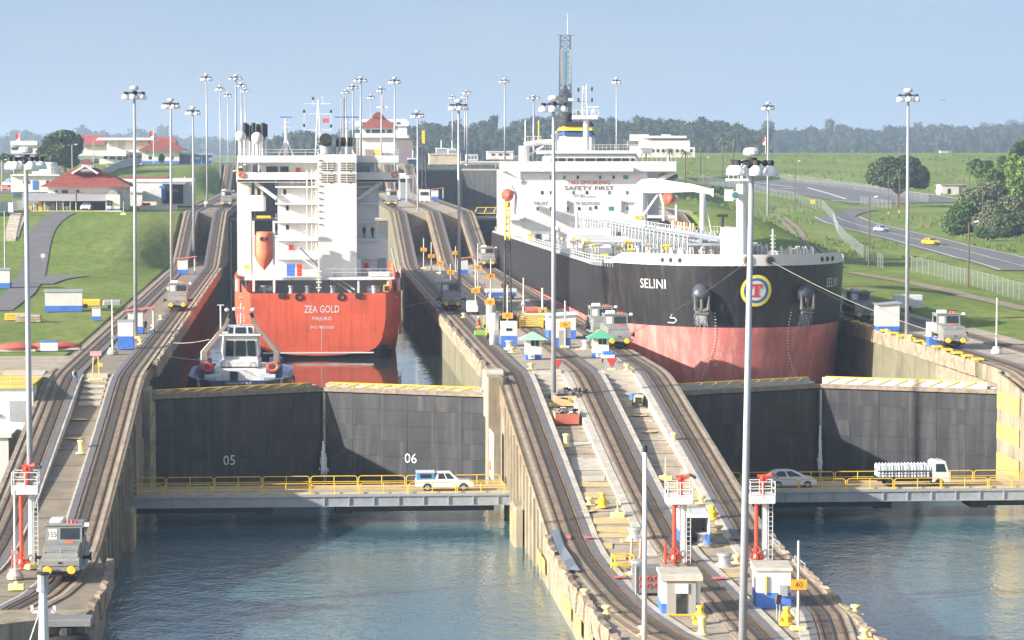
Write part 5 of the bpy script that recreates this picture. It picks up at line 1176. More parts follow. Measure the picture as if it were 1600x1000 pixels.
# ================================================================== huts, booths and shelters
def hut(loc, label, w, d, h, rz=0, roof_over=.18, stripe=.38, door=True, roofm=None, cat='hut', slope=0.0, window=None, open_front=False):
    o = thing('control_hut', label, cat, loc, rz, 'white and blue huts')
    sh = h * stripe
    if open_front:
        B().box(-w / 2, -w / 2 + .12, -d / 2, d / 2, sh, h).build('side_wall', WHITE, o); B().box(w / 2 - .12, w / 2, -d / 2, d / 2, sh, h).build('side_wall', WHITE, o); B().box(-w / 2 + .12, w / 2 - .12, d / 2 - .12, d / 2, 0, h).build('back_wall', WHITE, o)
        for s in (-1, 1): B().box(*sorted((s * w / 2 - s * .13, s * w / 2 + s * .01)), -d / 2, d / 2, 0, sh).build('painted_base', BLUE, o)
    else:
        B().box(-w / 2, w / 2, -d / 2, d / 2, sh, h).build('wall', WHITE, o); B().box(-w / 2 - .01, w / 2 + .01, -d / 2 - .01, d / 2 + .01, 0, sh).build('painted_base', BLUE, o)
    r = roof_over
    if slope: B().prism([(-w / 2 - r, h + slope * .3), (w / 2 + r, h + slope), (w / 2 + r, h + slope + .14), (-w / 2 - r, h + slope * .3 + .14)], -d / 2 - r, d / 2 + r).build('roof', roofm or WHITE, o); B().prism([(-w / 2, h), (w / 2, h), (w / 2, h + slope * .9), (-w / 2, h + slope * .3)], -d / 2 + .02, d / 2 - .02).build('gable', WHITE, o)
    else: B().bev(-w / 2 - r, w / 2 + r, -d / 2 - r, d / 2 + r, h, h + .2, .04).build('roof', roofm or CONL, o)
    if door: 
        dd = B().box(-.42, .42, -d / 2 - .05, -d / 2 + .02, .05, min(2.0, h - .2)).build('door', mat('hut_door', (.32, .31, .28), .7, var=.1), o); B().box(.28, .36, -d / 2 - .09, -d / 2 - .05, .95, 1.05).build('handle', DARK, dd)
    if window: B().box(window[0], window[1], -d / 2 - .03, -d / 2 + .02, window[2], window[3]).build('window', GLASS, o)
    return o
def at(px, py, zf=zd): return S(px, py, zf)
flat = lambda z: (lambda Y: z)
h1 = hut(at(1061, 955), 'white and blue hut with an open grey porch at the bottom of the centre wall', 2.55, 3.2, 2.5, -.05, .12, .3, False)
B().box(-.95, .95, -1.75, -1.62, 0, 2.2).build('grey_front', mat('porch_grey', (.33, .31, .28), .8), h1); B().box(-.35, .35, -1.8, -1.74, .05, 1.75).build('door', GLASS, h1); B().box(-.4, .45, -1.84, -1.77, 1.45, 2.1).build('notice', WHITE2, h1); B().box(-1.3, 1.3, -1.9, -1.75, 0, .1).build('yellow_sill', YEL, h1); B().box(-1.4, 1.4, -1.95, -1.6, 2.3, 2.6).build('fascia', CONL, h1)
h2 = hut(at(1205, 944), 'white and blue hut with a weathered roof beside the nearest mast', 2.3, 3.3, 2.55, -.08, .15, .42, False)
B().box(-1.18, -1.1, -1.2, -.3, 0, 2.0).build('side_door', DARK, h2); B().tube((-.5, -1.75, 1.0), (-.5, -1.75, 2.2), .07, None, 6).build('yellow_pipe', YEL, h2); B().bev(.35, .95, -1.95, -1.68, .9, 1.6, .04).build('meter_box', STEEL, h2)
h3 = hut(at(1083, 846), 'white hut with a blue base and an open dark doorway under the middle fire monitor', 2.15, 4.2, 2.2, -.04, .03, .42, False, WHITE, open_front=True)
hut(at(795, 541), 'white and blue box hut beside the tall grey cylinder', 1.75, 1.6, 2.6, 0, .03, .46, False, WHITE, window=(-.35, .3, 1.75, 2.05))
hut(at(878, 543), 'narrow white and blue hut with a grey door before the rear tanker mule', 1.8, 1.7, 2.75, 0, .05, .42, True, WHITE)
hh = hut(at(876, 528), 'pale blue roofed shed behind the narrow hut on the centre wall', 3.2, 4, 2.6, 0, .3, .4, True, mat('pale_blue_roof', (.62, .68, .78), .5), slope=.25)
hut(at(1385, 517, flat(L2)), 'white shelter with a sloping grey roof beside the upper right mule', 2.6, 2.8, 3.1, 0, .25, .2, False, GALV, slope=-.35 if False else .3)
hut(at(1461, 541, flat(L2)), 'white and blue box with a railing on top beside the near right mule', 1.7, 1.6, 2.5, 0, .02, .45, False, WHITE, window=(.2, .8, 1.8, 2.05))
hut(at(1328, 478, flat(L2)), 'tiny white and blue box on the right wall by the tanker side', 1.1, 1.1, 1.9, 0, .02, .15, False, WHITE)
hut(at(100, 486, flat(L2)), 'long white shed with a blue base on the left lawn', 5.0, 3.2, 2.7, .05, .15, .3, False, GALV)
hut(at(151, 500, flat(L2)), 'small square grey and white cabinet on the left lawn', 1.1, 1.1, 1.5, 0, .02, .35, False, STEEL)
hut(at(197, 545, flat(L2)), 'white and blue tank box at the end of the left lawn by the mast', 1.7, 1.8, 3.0, 0, .03, .48, False, GALV)
hut(at(77, 549, flat(L2)), 'small white board with a blue top before the red boats', 1.9, .5, .95, 0, .02, .05, False, BLUE)
hut(at(2, 450, flat(L2)), 'grey roofed hut cut by the left edge of the picture', 3.0, 3.0, 3.0, 0, .2, .3, False, GALV)
hut(at(17, 333, flat(L3)), 'small white and blue box against the white fence on the left', 1.0, 1.0, 2.0, 0, .02, .12, False, WHITE)
# shelters with sloping red roofs
def shelter(loc, label):
    o = thing('waiting_shelter', label, 'shelter', loc, 0, 'red roofed shelters')
    B().box(-1.5, .3, -.8, .8, .8, 2.6).build('cabin_wall', WHITE, o); B().box(-1.52, .32, -.82, .82, 0, .8).build('painted_base', BLUE, o)
    B().prism([(-1.9, 2.62), (1.9, 3.05), (1.9, 3.18), (-1.9, 2.75)], -1.1, 1.1).build('roof', mat('salmon_roof', (.55, .16, .12), .6, var=.1), o)
    for y in (-.8, .8): 
        p_ = B().box(1.4, 1.62, y - .1, y + .1, .5, 3.0).build('post', WHITE, o); B().box(1.39, 1.63, y - .11, y + .11, 0, .5).build('post_base', BLUE, p_)
    return o
shelter(at(220, 520, flat(L2)), 'red roofed white shelter beside the mast on the left wall')
shelter(at(291, 428, flat(L2)), 'red roofed white shelter at the foot of the left second incline')
shelter(at(728, 428, flat(L2)), 'red roofed white shelter at the foot of the centre second incline')
for px, py, lab in ((629, 313, 'left one of two tiny red roofed kiosks at the head of the centre incline'), (683, 312, 'right one of two tiny red roofed kiosks at the head of the centre incline')): shelter(at(px, py, flat(L3)), lab)
# booths with green pyramid roofs
def booth(loc, label, m):
    o = thing('guard_booth', label, 'booth', loc, 0, 'green roofed booths')
    B().box(-.82, .82, -.8, .8, .55, 2.15).build('wall', CREAM, o); B().box(-.84, .84, -.82, .82, 0, .55).build('painted_base', BLUE, o)
    B().add([(-1.5, -1.5, 2.1), (1.5, -1.5, 2.1), (1.5, 1.5, 2.1), (-1.5, 1.5, 2.1), (0, 0, 2.95)], [(0, 1, 4), (1, 2, 4), (2, 3, 4), (3, 0, 4), (3, 2, 1, 0)]).build('roof', m, o)
    w_ = B().box(-.3, .55, -.84, -.78, 1.45, 2.05).build('window', GLASS, o); B().box(.1, .15, -.86, -.84, 1.45, 2.05).build('mullion', WHITE, w_)
    a = B().bev(-.55, .1, -1.2, -.86, .1, .65, .05).build('air_conditioner', WHITE, o); B().tube((-.22, -1.21, .38), (-.22, -1.23, .38), .2, None, 12).build('fan_grille', STEEL, a)
    return o
booth(at(833, 561), 'booth with a pale green pyramid roof left of the centre mast', GREENR); booth(at(938, 558), 'booth with a bright green pyramid roof before the front tanker mule', mat('bright_green_roof', (.10, .40, .25), .6, var=.1))

# ================================================================== fire monitors on towers
MRED = mat('hydrant_red', (.72, .07, .035), .4, var=.08, scale=8)
def monitor(loc, label, h=5.2, rz=0):
    o = thing('fire_monitor', label, 'fire monitor', loc, rz, 'red fire monitors on white platforms')
    B().tube((.35, 0, 0), (.35, 0, h), .28, .26, 12).build('column', WHITE, o)
    B().path([(-.35, -.2, 0), (-.35, -.2, h - .25), (.1, -.35, h), (.1, -.35, h + 1.6)], .15, 10).build('red_pipe', MRED, o)
    B().bev(-.95, .95, -1.0, .6, h - .1, h + .5, .05).build('platform', WHITE, o)
    rl = B()
    for x, y in ((-.92, -.97), (0, -.97), (.92, -.97), (.92, .57), (0, .57), (-.92, .57)): rl.tube((x, y, h), (x, y, h + 1.5), .04, None, 5)
    for z in (.55, 1.0, 1.5): rl.path([(-.92, -.97, h + z), (.92, -.97, h + z), (.92, .57, h + z), (-.92, .57, h + z), (-.92, -.97, h + z)], .04, 5)
    rl.build('railing', WHITE, o)
    n_ = B().sphere((.1, -.35, h + 1.75), .26, 10, 7).tube((.1, -.35, h + 1.75), (.75, -.6, h + 2.05), .14, .16, 10).tube((-.3, -.35, h + 1.9), (.5, -.35, h + 1.9), .1, None, 8); n_.torus((.1, -.7, h + 1.7), .24, .05, 'y', 12, 5); n_.build('nozzle', MRED, o)
    B().tube((.75, -.6, h + 2.05), (1.15, -.8, h + 1.85), .1, .13, 8).build('nozzle_tip', DARK, o)
    ld = B(); ld.tube((.55, -.3, 0), (.55, -.3, h), .035, None, 4).tube((.85, -.3, 0), (.85, -.3, h), .035, None, 4)
    for k in range(int(h / .35)): ld.tube((.55, -.3, .3 + k * .35), (.85, -.3, .3 + k * .35), .03, None, 4)
    ld.build('ladder', WHITE, o)
    v = B(); v.torus((-.35, -.5, 1.0), .25, .06, 'y', 12, 5); v.tube((-.75, -.2, .5), (.2, -.2, .5), .16, None, 8).tube((-1.0, -.2, 0), (-1.0, -.2, 1.6), .1, None, 8); v.lathe([(.26, .2), (.3, .4), (.2, .7)], (-.35, -.2, 0), 10); v.build('valves', MRED, o)
    return o
monitor(S(42, 888, flat(L1)), 'red fire monitor on a white platform at the left mast', 5.6); monitor(at(1060, 880), 'red fire monitor on a white platform over the open white hut', 4.6); monitor(at(1188, 880), 'red fire monitor on a white platform right of the nearest mast', 4.6)

# ================================================================== small deck furniture
def bollard0():
    o = thing('bollard', 'b', 'bollard', (0, 0, 0), 0, 'pale yellow bollards'); B().lathe([(.45, 0), (.45, .08), (.26, .14), (.24, .5), (.27, .95), (.34, 1.05), (.34, 1.15), (.2, 1.2)], n=14).build('post', PYEL, o, True); B().lathe([(.5, 0), (.5, .05)], n=14).build('flange', PYEL, o); return o
bol = None
for i, (px, py, zf, lab) in enumerate([(127, 707, zd, 'pale yellow bollard on the left incline'), (885, 699, zd, 'pale yellow bollard below the waste skips'), (1053, 696, zd, 'pale yellow bollard on the right side of the centre incline'), (1097, 993, zd, 'tall pale yellow bollard in front of the porch hut')]):
    p = S(px, py, zf)
    if bol is None: bol = bollard0(); bol.location = p; bol['label'] = lab
    else: dup(bol, p, 0, lab)
def bitt0():
    o = thing('mooring_bitt', 'm', 'bitt', (0, 0, 0), 0, 'low mooring bitts'); B().lathe([(.38, 0), (.38, .06), (.2, .12), (.17, .35), (.34, .45), (.36, .55), (.3, .6)], n=12).build('spool', PYEL, o, True); B().box(-.45, .45, -.45, .45, -.02, .03).build('plate', PYEL, o); return o
bi = None
for px, py, z, lab in [(921, 788, None, 'yellow bitt on the yellow plate left of the yellow hydrant'), (1096, 788, None, 'yellow bitt beside the open white hut'), (1123, 834, None, 'yellow bitt right of the open white hut'), (1151, 878, None, 'yellow bitt on a yellow plate beside the silver capstan'), (948, 958, None, 'yellow bitt on the broken left edge of the centre wall'), (1005, 993, None, 'yellow bitt at the foot of the white pole'), (1337, 957, None, 'yellow bitt on the right edge of the centre wall'), (1351, 997, None, 'lowest yellow bitt on the right edge of the centre wall'),
                       (914, 932, None, 'rusty yellow bitt at the crumbled corner of the centre wall'), (830, 577, L2, 'yellow bitt left of the centre mast'), (800, 551, L2, 'yellow bitt before the box hut'), (980, 578, L2, 'yellow bitt before the front tanker mule'), (725, 496, L2, 'yellow bitt before the centre wall mule'), (749, 512, L2, 'yellow bitt beside the red suited worker'), (1386, 522, L2, 'orange topped bitt beside the right shelter'), (1422, 533, L2, 'orange topped bitt at the right mast'), (813, 481, L2, 'yellow bitt on the strip of grass by the tanker'), (655, 424, L2, 'yellow bitt at the foot of the far centre incline'),
                       (240, 515, L2, 'yellow bitt right of the near left shelter'), (220, 538, L2, 'yellow bitt beside the white and blue tank box'), (252, 500, L2, 'yellow bitt behind the left wall mule')]:
    p = S(px, py, zd if z is None else flat(z))
    if bi is None: bi = bitt0(); bi.location = p; bi['label'] = lab
    else: dup(bi, p, 0, lab)
def hyd0():
    o = thing('hydrant', 'h', 'hydrant', (0, 0, 0), 0, 'yellow deck hydrants'); B().lathe([(.5, 0), (.5, .12), (.32, .2), (.3, .55), (.4, .6), (.22, .8), (.2, 1.0), (.28, 1.05), (.24, 1.2)], n=10).build('body', YEL, o); B().tube((-.55, 0, .42), (.55, 0, .42), .13, None, 8).build('outlets', YEL, o); return o
hy = None
for px, py, lab in [(941, 793, 'bright yellow hydrant on the left lower deck'), (1113, 814, 'bright yellow hydrant right of the open white hut'), (1094, 973, 'yellow hydrant behind the tall bollard near the porch hut'), (1229, 977, 'yellow hydrant before the weathered roof hut')]:
    p = at(px, py)
    if hy is None: hy = hyd0(); hy.location = p; hy['label'] = lab
    else: dup(hy, p, .4, lab)
def cap0():
    o = thing('capstan', 'c', 'capstan', (0, 0, 0), 0, 'silver capstans'); B().lathe([(.72, 0), (.72, .18), (.5, .25), (.42, .55), (.48, .8), (.58, .86), (.58, 1.0), (.3, 1.04)], n=16).build('drum', mat('capstan_silver', (.55, .56, .56), .35, .5, var=.1, scale=8), o, True); B().box(-1.1, 1.1, -.8, .8, -.02, .06).build('base_plate', TANP, o); return o
ca = None
for px, py, lab in [(992, 846, 'silver capstan beside the red and white posts'), (1098, 851, 'silver capstan in front of the open white hut'), (1132, 887, 'silver capstan between the hut and the nearest mast'), (996, 896, 'silver capstan half hidden by the white pole'), (797, 546, 'small silver drum with a red lid before the box hut'), (916, 546, 'small silver drum beside the green booth')]:
    p = at(px, py)
    if ca is None: ca = cap0(); ca.location = p; ca['label'] = lab
    else: dup(ca, p, 0, lab)
# yellow footed markers with a thin post
def foot(px, py, lab, h=1.9, zf=zd, m=PYEL):
    o = thing('marker_post', lab, 'post', S(px, py, zf), 0, 'yellow footed marker posts'); B().bev(-.55, .55, -.3, .3, 0, .42, .06).build('foot', PYEL, o); B().lathe([(.25, .4), (.1, .6)], n=8).build('socket', PYEL, o); B().tube((0, 0, .55), (0, 0, h), .05, None, 6).build('rod', m, o)
foot(965, 806, 'thin yellow post in a block foot on the left lower deck'); foot(1040, 751, 'thin yellow post in a block foot above the middle fire monitor'); foot(26, 921, 'yellow block foot holding a rusty plate at the bottom left', .9, flat(L1), RAILM); foot(193, 336, 'thin yellow post on the lawn edge before the red roofed house', 2.6, flat(L3))
# orange number signs on posts
def sign(px, ys, yt, yb, lab, num, zf, w=1.15):
    p = S(px, yb, zf); zs = YP(px, ys, p.y).z; zt_ = YP(px, yt, p.y).z
    o = thing('number_sign', lab, 'sign', p, 0, 'orange number signs on posts'); B().tube((0, 0, 0), (0, 0, zt_ - p.z), .085, None, 8).build('post', mat('sign_post', (.62, .58, .5), .7), o)
    bd = B().box(-w / 2, w / 2, -.16, -.1, zs - p.z - .33, zs - p.z + .33).build('board', SIGNO, o)
    if num: letters(num, .36, lambda u, v: (u, -.165, zs - p.z + v), 'number', DARK, bd)
    B().bev(-.5, .5, -.35, .35, 0, .22, .06).build('foot', PYEL, o)
sign(1247, 913, 845, 985, 'orange sign 40 on a tall post by the nearest mast', '40', flat(L1), 1.05)
for i, (px, ys, yt, yb, lab) in enumerate([(662, 390, 372, 420, 'orange sign at the foot of the far centre incline, second from the left'), (674, 400, 378, 428, 'tallest post orange sign in front of the far centre ramp'), (688, 411, 400, 440, 'orange sign above the white machine on the centre wall'), (704, 425, 412, 455, 'orange sign above the centre wall mule roof'), (712, 395, 385, 425, 'orange sign left of the far shelter'), (747, 418, 380, 450, 'orange sign right of the far shelter'), (743, 454, 420, 489, 'orange sign above the white cart'), (767, 431, 405, 468, 'orange arrow sign before the worker with a vest'),
                                   (790, 446, 440, 480, 'orange sign beside the crane mast'), (765, 472, 458, 520, 'orange sign left of the tall grey cylinder'), (793, 493, 445, 540, 'orange sign just above the box hut'), (847, 484, 450, 500, 'orange sign left of the centre mast at the tanker side'), (883, 507, 470, 543, 'orange sign on the post before the narrow hut')]):
    sign(px, ys, yt, yb, lab, ('36', '38', '42', '44')[i % 4], flat(L2), 1.2)
for px, yt, yb, zf, lab in [(818, 434, 499, flat(L2), 'bare pale post beside the yellow trailer on the centre wall'), (848, 450, 510, flat(L2), 'bare pale post next to the tanker side'), (1557, 465, 552, flat(L2), 'bare pale post in a round white base on the right wall'), (176, 468, 553, flat(L2), 'bare pale post before the left mast'), (24, 766, 905, flat(L1), 'white post with a life ring beside the left fire monitor')]:
    p = S(px, yb, zf); o = thing('marker_pole', lab, 'pole', p, 0, 'bare marker poles'); B().tube((0, 0, 0), (0, 0, YP(px, yt, p.y).z - p.z), .1, .08, 8).build('pole', CREAM, o); B().lathe([(.6, 0), (.6, .25), (.42, .5), (.4, .7)], n=14).build('base', CONL if px < 1000 else WHITE, o)
    B().cbox((0, -.15, 1.9), (.4, .2, .3)).build('fitting', STEEL, o)
o = thing('flag_pole', 'slender white pole with a black cap at the bottom of the picture', 'pole', (20.75, 166.2, L1)); B().tube((0, 0, 0), (0, 0, 12.1), .16, .13, 12).build('pole', WHITE2, o, True); B().tube((0, 0, 12.1), (0, 0, 12.5), .15, .15, 12).build('cap', BLACK, o); B().lathe([(.4, 0), (.4, .2), (.25, .3)], n=12).build('foot', STEEL, o)

# yellow pipe stand, steel cabinet, red and white posts, odd boxes of the lower deck
ys_ = thing('pipe_stand', 'yellow tubular cage stand on the left lower deck', 'stand', at(973, 890), .1); b = B()
for x in (-.7, .7):
    for y in (-.6, .6): b.tube((x, y, 0), (x, y, 1.1), .06, None, 6)
for z in (.45, 1.1): b.path([(-.7, -.6, z), (.7, -.6, z), (.7, .6, z), (-.7, .6, z), (-.7, -.6, z)], .055, 6)
b.build('frame', YEL, ys_); B().box(-.5, .5, -.4, .4, .4, .55).build('tray', YEL, ys_)
sc_ = thing('steel_cabinet', 'grey steel equipment cage with red valves beside the white pole', 'cabinet', at(1011, 930), .05); B().bev(-.95, .95, -.7, .7, .2, 2.0, .05).build('body', mat('cabinet_steel', (.30, .30, .29), .4, .5, var=.2, scale=10), sc_)
for x in (-.5, 0, .5):
    for z in (.7, 1.2): B().torus((x, -.74, z), .13, .04, 'y', 10, 5).build('valve_wheel', RED, sc_)
for x in (-.9, .9): B().tube((x, -.72, 0), (x, -.72, 2.2), .05, None, 6).build('corner_bar', STEEL, sc_)
for dx, lab in ((986, 'left one of two leaning pink standpipes near the steel cage'), (1000, 'right one of two leaning pink standpipes near the steel cage')):
    o = thing('standpipe', lab, 'pipe', at(dx, 872)); B().path([(0, 0, 0), (.08, 0, 1.5)], .1, 8).build('pipe', mat('faded_pink', (.62, .33, .25), .7), o); B().lathe([(.2, 0), (.2, .06)], n=10).build('foot', STEEL, o)
for px, py, lab in ((1089, 955, 'rusty shovel shaped plate stand beside the porch hut'), (1216, 968, 'brown paddle stand before the weathered roof hut')):
    o = thing('paddle_stand', lab, 'stand', at(px, py)); B().tube((-.1, 0, 0), (-.1, 0, 1.1), .035, None, 5).tube((.1, 0, 0), (.1, 0, 1.1), .035, None, 5).build('legs', STEEL, o); B().cbox((0, 0, 1.35), (.4, .12, .6), .5, .15).build('plate', RAILM, o)
# guard frames along the right edge
for px0, py0, px1, py1, lab in ((1213, 845, 1234, 860, 'upper bent guard rail on the right edge of the centre wall'), (1252, 880, 1275, 893, 'lower bent guard rail on the right edge of the centre wall')):
    a = G(px0, py0, L1); c = G(px1, py1, L1); a.x = min(a.x, 36.2); c.x = min(c.x, 36.2); o = thing('guard_rail', lab, 'railing', a); d = c - a; B().path([(0, 0, 0), (0, 0, .55), tuple(d + Vector((0, 0, .55))), tuple(d)], .05, 6).build('rail', GALV, o); B().path([tuple(d * .5), tuple(d * .5 + Vector((0, 0, .55)))], .04, 5).build('mid_post', GALV, o)
gp = thing('steel_plate', 'crumpled galvanised sheet on the left edge of the centre wall', 'plate', (19.6, 206, L1)); B().strip([[(-.5, -9, .25), (.35, -9, .2)], [(-.6, -6, .45), (.3, -6, .22)], [(-.5, -3, .28), (.35, -3, .25)], [(-.45, 3, .5), (.3, 3, .3)], [(-.3, 8, .9), (.4, 8, .75)]]).build('sheet', GALV, gp)
# waste skips with scrap, on the incline
for px, py, lab, zz in ((881, 634, 'open tan skip heaped with scrap, upper one of two', 0), (884, 661, 'lower scrap skip with a red front on the centre incline', 0)):
    p = at(px, py); o = thing('scrap_skip', lab, 'skip', p, .0, 'scrap skips'); w, d, h = 2.2, 2.6, .95
    for x0, x1, y0, y1 in ((-w / 2, w / 2, -d / 2, -d / 2 + .08), (-w / 2, w / 2, d / 2 - .08, d / 2), (-w / 2, -w / 2 + .08, -d / 2 + .08, d / 2 - .08), (w / 2 - .08, w / 2, -d / 2 + .08, d / 2 - .08)): B().box(x0, x1, y0, y1, 0, h).build('side', mat('skip_red', (.45, .12, .07), .7, var=.2, scale=8) if (py > 650 and y1 < 0) else mat('skip_tan', (.62, .45, .22), .8, var=.15, scale=8), o)
    rnd = random.Random(px); b = B()
    for k in range(60): b.cbox((rnd.uniform(-.95, .95), rnd.uniform(-1.15, 1.15), h - .1 + rnd.uniform(0, .45)), (rnd.uniform(.15, .6), rnd.uniform(.15, .6), rnd.uniform(.05, .3)), rnd.uniform(0, 3), rnd.uniform(-.6, .6))
    b.build('scrap', mat('scrap', (.25, .23, .22), .5, .3, var=.6, scale=60), o, kind='stuff'); B().box(-w / 2 + .1, w / 2 - .1, -d / 2 + .1, d / 2 - .1, .05, h - .1).build('fill', DARK, o)
o = thing('scrap_heap', 'dark heap of twisted scrap behind the upper skip', 'scrap', at(893, 630)); rnd = random.Random(5); b = B()
for k in range(90): b.cbox((rnd.gauss(0, .8), rnd.gauss(0, .9), abs(rnd.gauss(.3, .3))), (rnd.uniform(.1, .9), rnd.uniform(.1, .5), rnd.uniform(.05, .3)), rnd.uniform(0, 3), rnd.uniform(-.8, .8))
b.build('pile', mat('dark_scrap', (.07, .05, .045), .6, .3, var=.6, scale=50), o, kind='stuff')
# small yellow tow cart with blue barrels
tc_ = thing('tow_cart', 'small yellow and white cart with a blue tank on the centre incline', 'cart', at(998, 632), -.15); B().prism([(-1.6, .35), (-1.6, .7), (.4, .9), (.4, .35)], -.45, .45, 'x').build('drawbar_body', mat('cart_cream', (.7, .6, .3), .6), tc_)
for x in (-.5, .5): B().tube((x - .1, -1.1, .3), (x + .1, -1.1, .3), .3, None, 12).build('wheel', TYRE, tc_)
for x in (-.62, 0, .62): B().lathe([(.3, 0), (.32, .1), (.32, .8), (.28, .9)], (x, .9, .05), 12).build('barrel', BLUE, tc_)
B().box(-.3, .3, -1.9, -1.55, .2, .8).build('dark_hitch', DARK, tc_)
# inverted red triangles hung on stands (tow signals)
for px, py, lab in ((870, 583, 'red triangle board partly hidden behind the centre mast'), (955, 580, 'red inverted triangle board before the green booth')):
    p = at(px, py); o = thing('triangle_board', lab, 'sign', p, 0, 'red triangle boards'); B().box(-.6, .6, .02, .06, .35, 1.35).build('mesh_back', STEEL, o); B().prism([(-.5, 1.3), (.5, 1.3), (0, .4)], -.03, .0).build('triangle', RED, o); B().box(-.35, .35, -.2, .2, 0, .3).build('foot', PYEL, o)
    for x in (-.55, .55): B().tube((x, .08, 0), (x, .08, 1.35), .03, None, 5).build('leg', STEEL, o)
gt = thing('generator_trolley', 'blue topped trolley beside the bright green booth', 'trolley', at(950, 566)); B().bev(-.7, .7, -.4, .4, .45, .8, .05).build('body', WHITE, gt); B().bev(-.6, .6, -.35, .35, .8, 1.15, .1).build('hood', BLUE, gt)
for x in (-.6, .6): B().tube((x - .06, -.3, .25), (x + .06, -.3, .25), .25, None, 12).build('wheel', TYRE, gt)
cy = thing('gas_cylinder', 'tall pale grey upright cylinder tank left of the box hut', 'tank', at(772, 540)); B().lathe([(.52, 0), (.52, 3.3), (.42, 3.55), (.2, 3.7)], n=18).build('shell', mat('tank_grey', (.6, .58, .53), .6, var=.12, streak=1, dirt=(.4, .36, .3), dirt_amt=.5), cy, True); B().lathe([(.54, 1.6), (.54, 1.7)], n=18).build('hoop', STEEL, cy)
gtk = thing('storage_tank', 'second grey upright tank behind the tall cylinder', 'tank', at(767, 515)); B().lathe([(.6, 0), (.6, 3.0), (.45, 3.35), (.15, 3.5)], n=16).build('shell', mat('tank_grey2', (.45, .45, .44), .6, var=.12), gtk, True)
yt_ = thing('equipment_trailer', 'yellow slatted trailer with a red cylinder on top', 'trailer', at(829, 513)); 
for k in range(6): B().box(-1.5, 1.5, -1, -.9, .3 + k * .25, .45 + k * .25).build('slat', YEL, yt_)
for x in (-1.4, 1.4): B().box(x - .1, x + .1, -1.1, 1.1, .1, 1.9).build('end_frame', YEL, yt_)
B().tube((-.6, 0, 2.2), (.9, 0, 2.3), .5, .42, 12).build('red_cylinder', mat('faded_red_tank', (.5, .14, .1), .6), yt_); B().box(-1.3, 1.3, -.8, .8, 1.75, 1.9).build('bed', CREAM, yt_)
# mobile crane mast beside the tanker
cr = thing('mobile_crane', 'black lattice crane mast with a yellow tip beside the tanker side', 'crane', G(793, 512, L2)); cz = cr.location
hc = YP(793, 322, cz.y).z - cz.z; b = B(); w = .5
cs = [(-w, -.5), (w, -.5), (w, .5), (-w, .5)]
for x, y in cs: b.tube((x, y, .8), (x * .55, y * .55, hc * .72), .09, None, 5)
n = 16
for k in range(n):
    t0, t1 = k / n, (k + 1) / n
    for i in range(4):
        a, c = cs[i], cs[(i + 1) % 4]; f0, f1 = lerp(1, .55, t0), lerp(1, .55, t1); z0, z1 = lerp(.8, hc * .72, t0), lerp(.8, hc * .72, t1); b.tube((a[0] * f0, a[1] * f0, z0), (c[0] * f1, c[1] * f1, z1), .045, None, 4)
b.build('lattice_mast', DARK, cr)
b = B()
for x, y in cs: b.tube((x * .55, y * .55, hc * .72), (x * .3, y * .3, hc), .09, None, 5)
for k in range(5): z = lerp(hc * .72, hc, k / 5); b.cbox((0, 0, z + .3), (.55, .45, .25))
b.build('yellow_tip', YEL, cr); B().bev(-1.1, 1.1, -1.0, 1.0, 0, 1.5, .15).build('carrier', DARK, cr); B().sphere((0, 0, hc + .2), .4, 8, 6).build('head_sheave', YEL, cr)
for x in (-.9, .9): B().tube((x - .15, -1.02, .35), (x + .15, -1.02, .35), .4, None, 12).build('wheel', TYRE, cr)
bb = thing('covered_trailer', 'white topped blue low trailer behind the crane mast', 'trailer', at(783, 467)); B().box(-2.2, 2.2, -1.1, 1.1, .4, 1.0).build('body', BLUE, bb); B().bev(-2.4, 2.4, -1.2, 1.2, 1.0, 1.5, .15).build('top', WHITE, bb)
for x in (-1.6, 1.6): B().tube((x - .2, -1.12, .3), (x + .2, -1.12, .3), .32, None, 12).build('wheel', TYRE, bb)
wm = thing('pump_machine', 'white machine with a tank under an orange sign on the centre wall', 'machine', at(686, 443)); B().bev(-.8, .8, -.6, .6, .2, 1.3, .1).build('body', WHITE, wm); B().tube((-.5, 0, 1.5), (.3, 0, 1.6), .35, None, 10).build('tank', CREAM, wm); B().box(-.9, .9, -.7, .7, 0, .2).build('skid', STEEL, wm)
gm = thing('plastic_crate', 'bright green crate beside the red suited worker', 'crate', at(751, 524)); B().bev(-.75, .75, -.45, .45, 0, .55, .05).build('body', mat('lime', (.22, .45, .08), .6), gm); B().box(-.6, .6, -.3, .3, .55, .6).build('lid', mat('lime', (.22, .45, .08)), gm)
for px, py, lab in ((760, 513, 'yellow hand stacker beside the grey tanks'), (764, 530, 'yellow pallet jack below the grey tanks')):
    o = thing('hand_truck', lab, 'hand truck', at(px, py)); B().path([(-.3, 0, 0), (-.3, 0, 1.6), (.3, 0, 1.6), (.3, 0, 0)], .06, 6).build('frame', YEL, o); B().box(-.35, .35, -.5, .1, .1, .5).build('load', DARK, o)
# sign with a pinkish board and yellow legs on the left wall
o = thing('warning_sign', 'red and white board on yellow legs at the head of the left incline', 'sign', at(150, 600)); 
for x in (-.35, .35): B().tube((x, 0, 0), (x * .6, 0, 2.6), .06, None, 6).build('leg', YEL, o)
B().cbox((0, -.06, 2.6), (1.1, .08, .45)).build('board', mat('pink_board', (.68, .33, .34), .8, var=.25, scale=60), o); B().cbox((.45, 0, 1.5), (.4, .3, .35)).build('yellow_box', YEL, o); B().bev(-.7, .7, -.35, .35, 0, .2, .05).build('foot', PYEL, o)
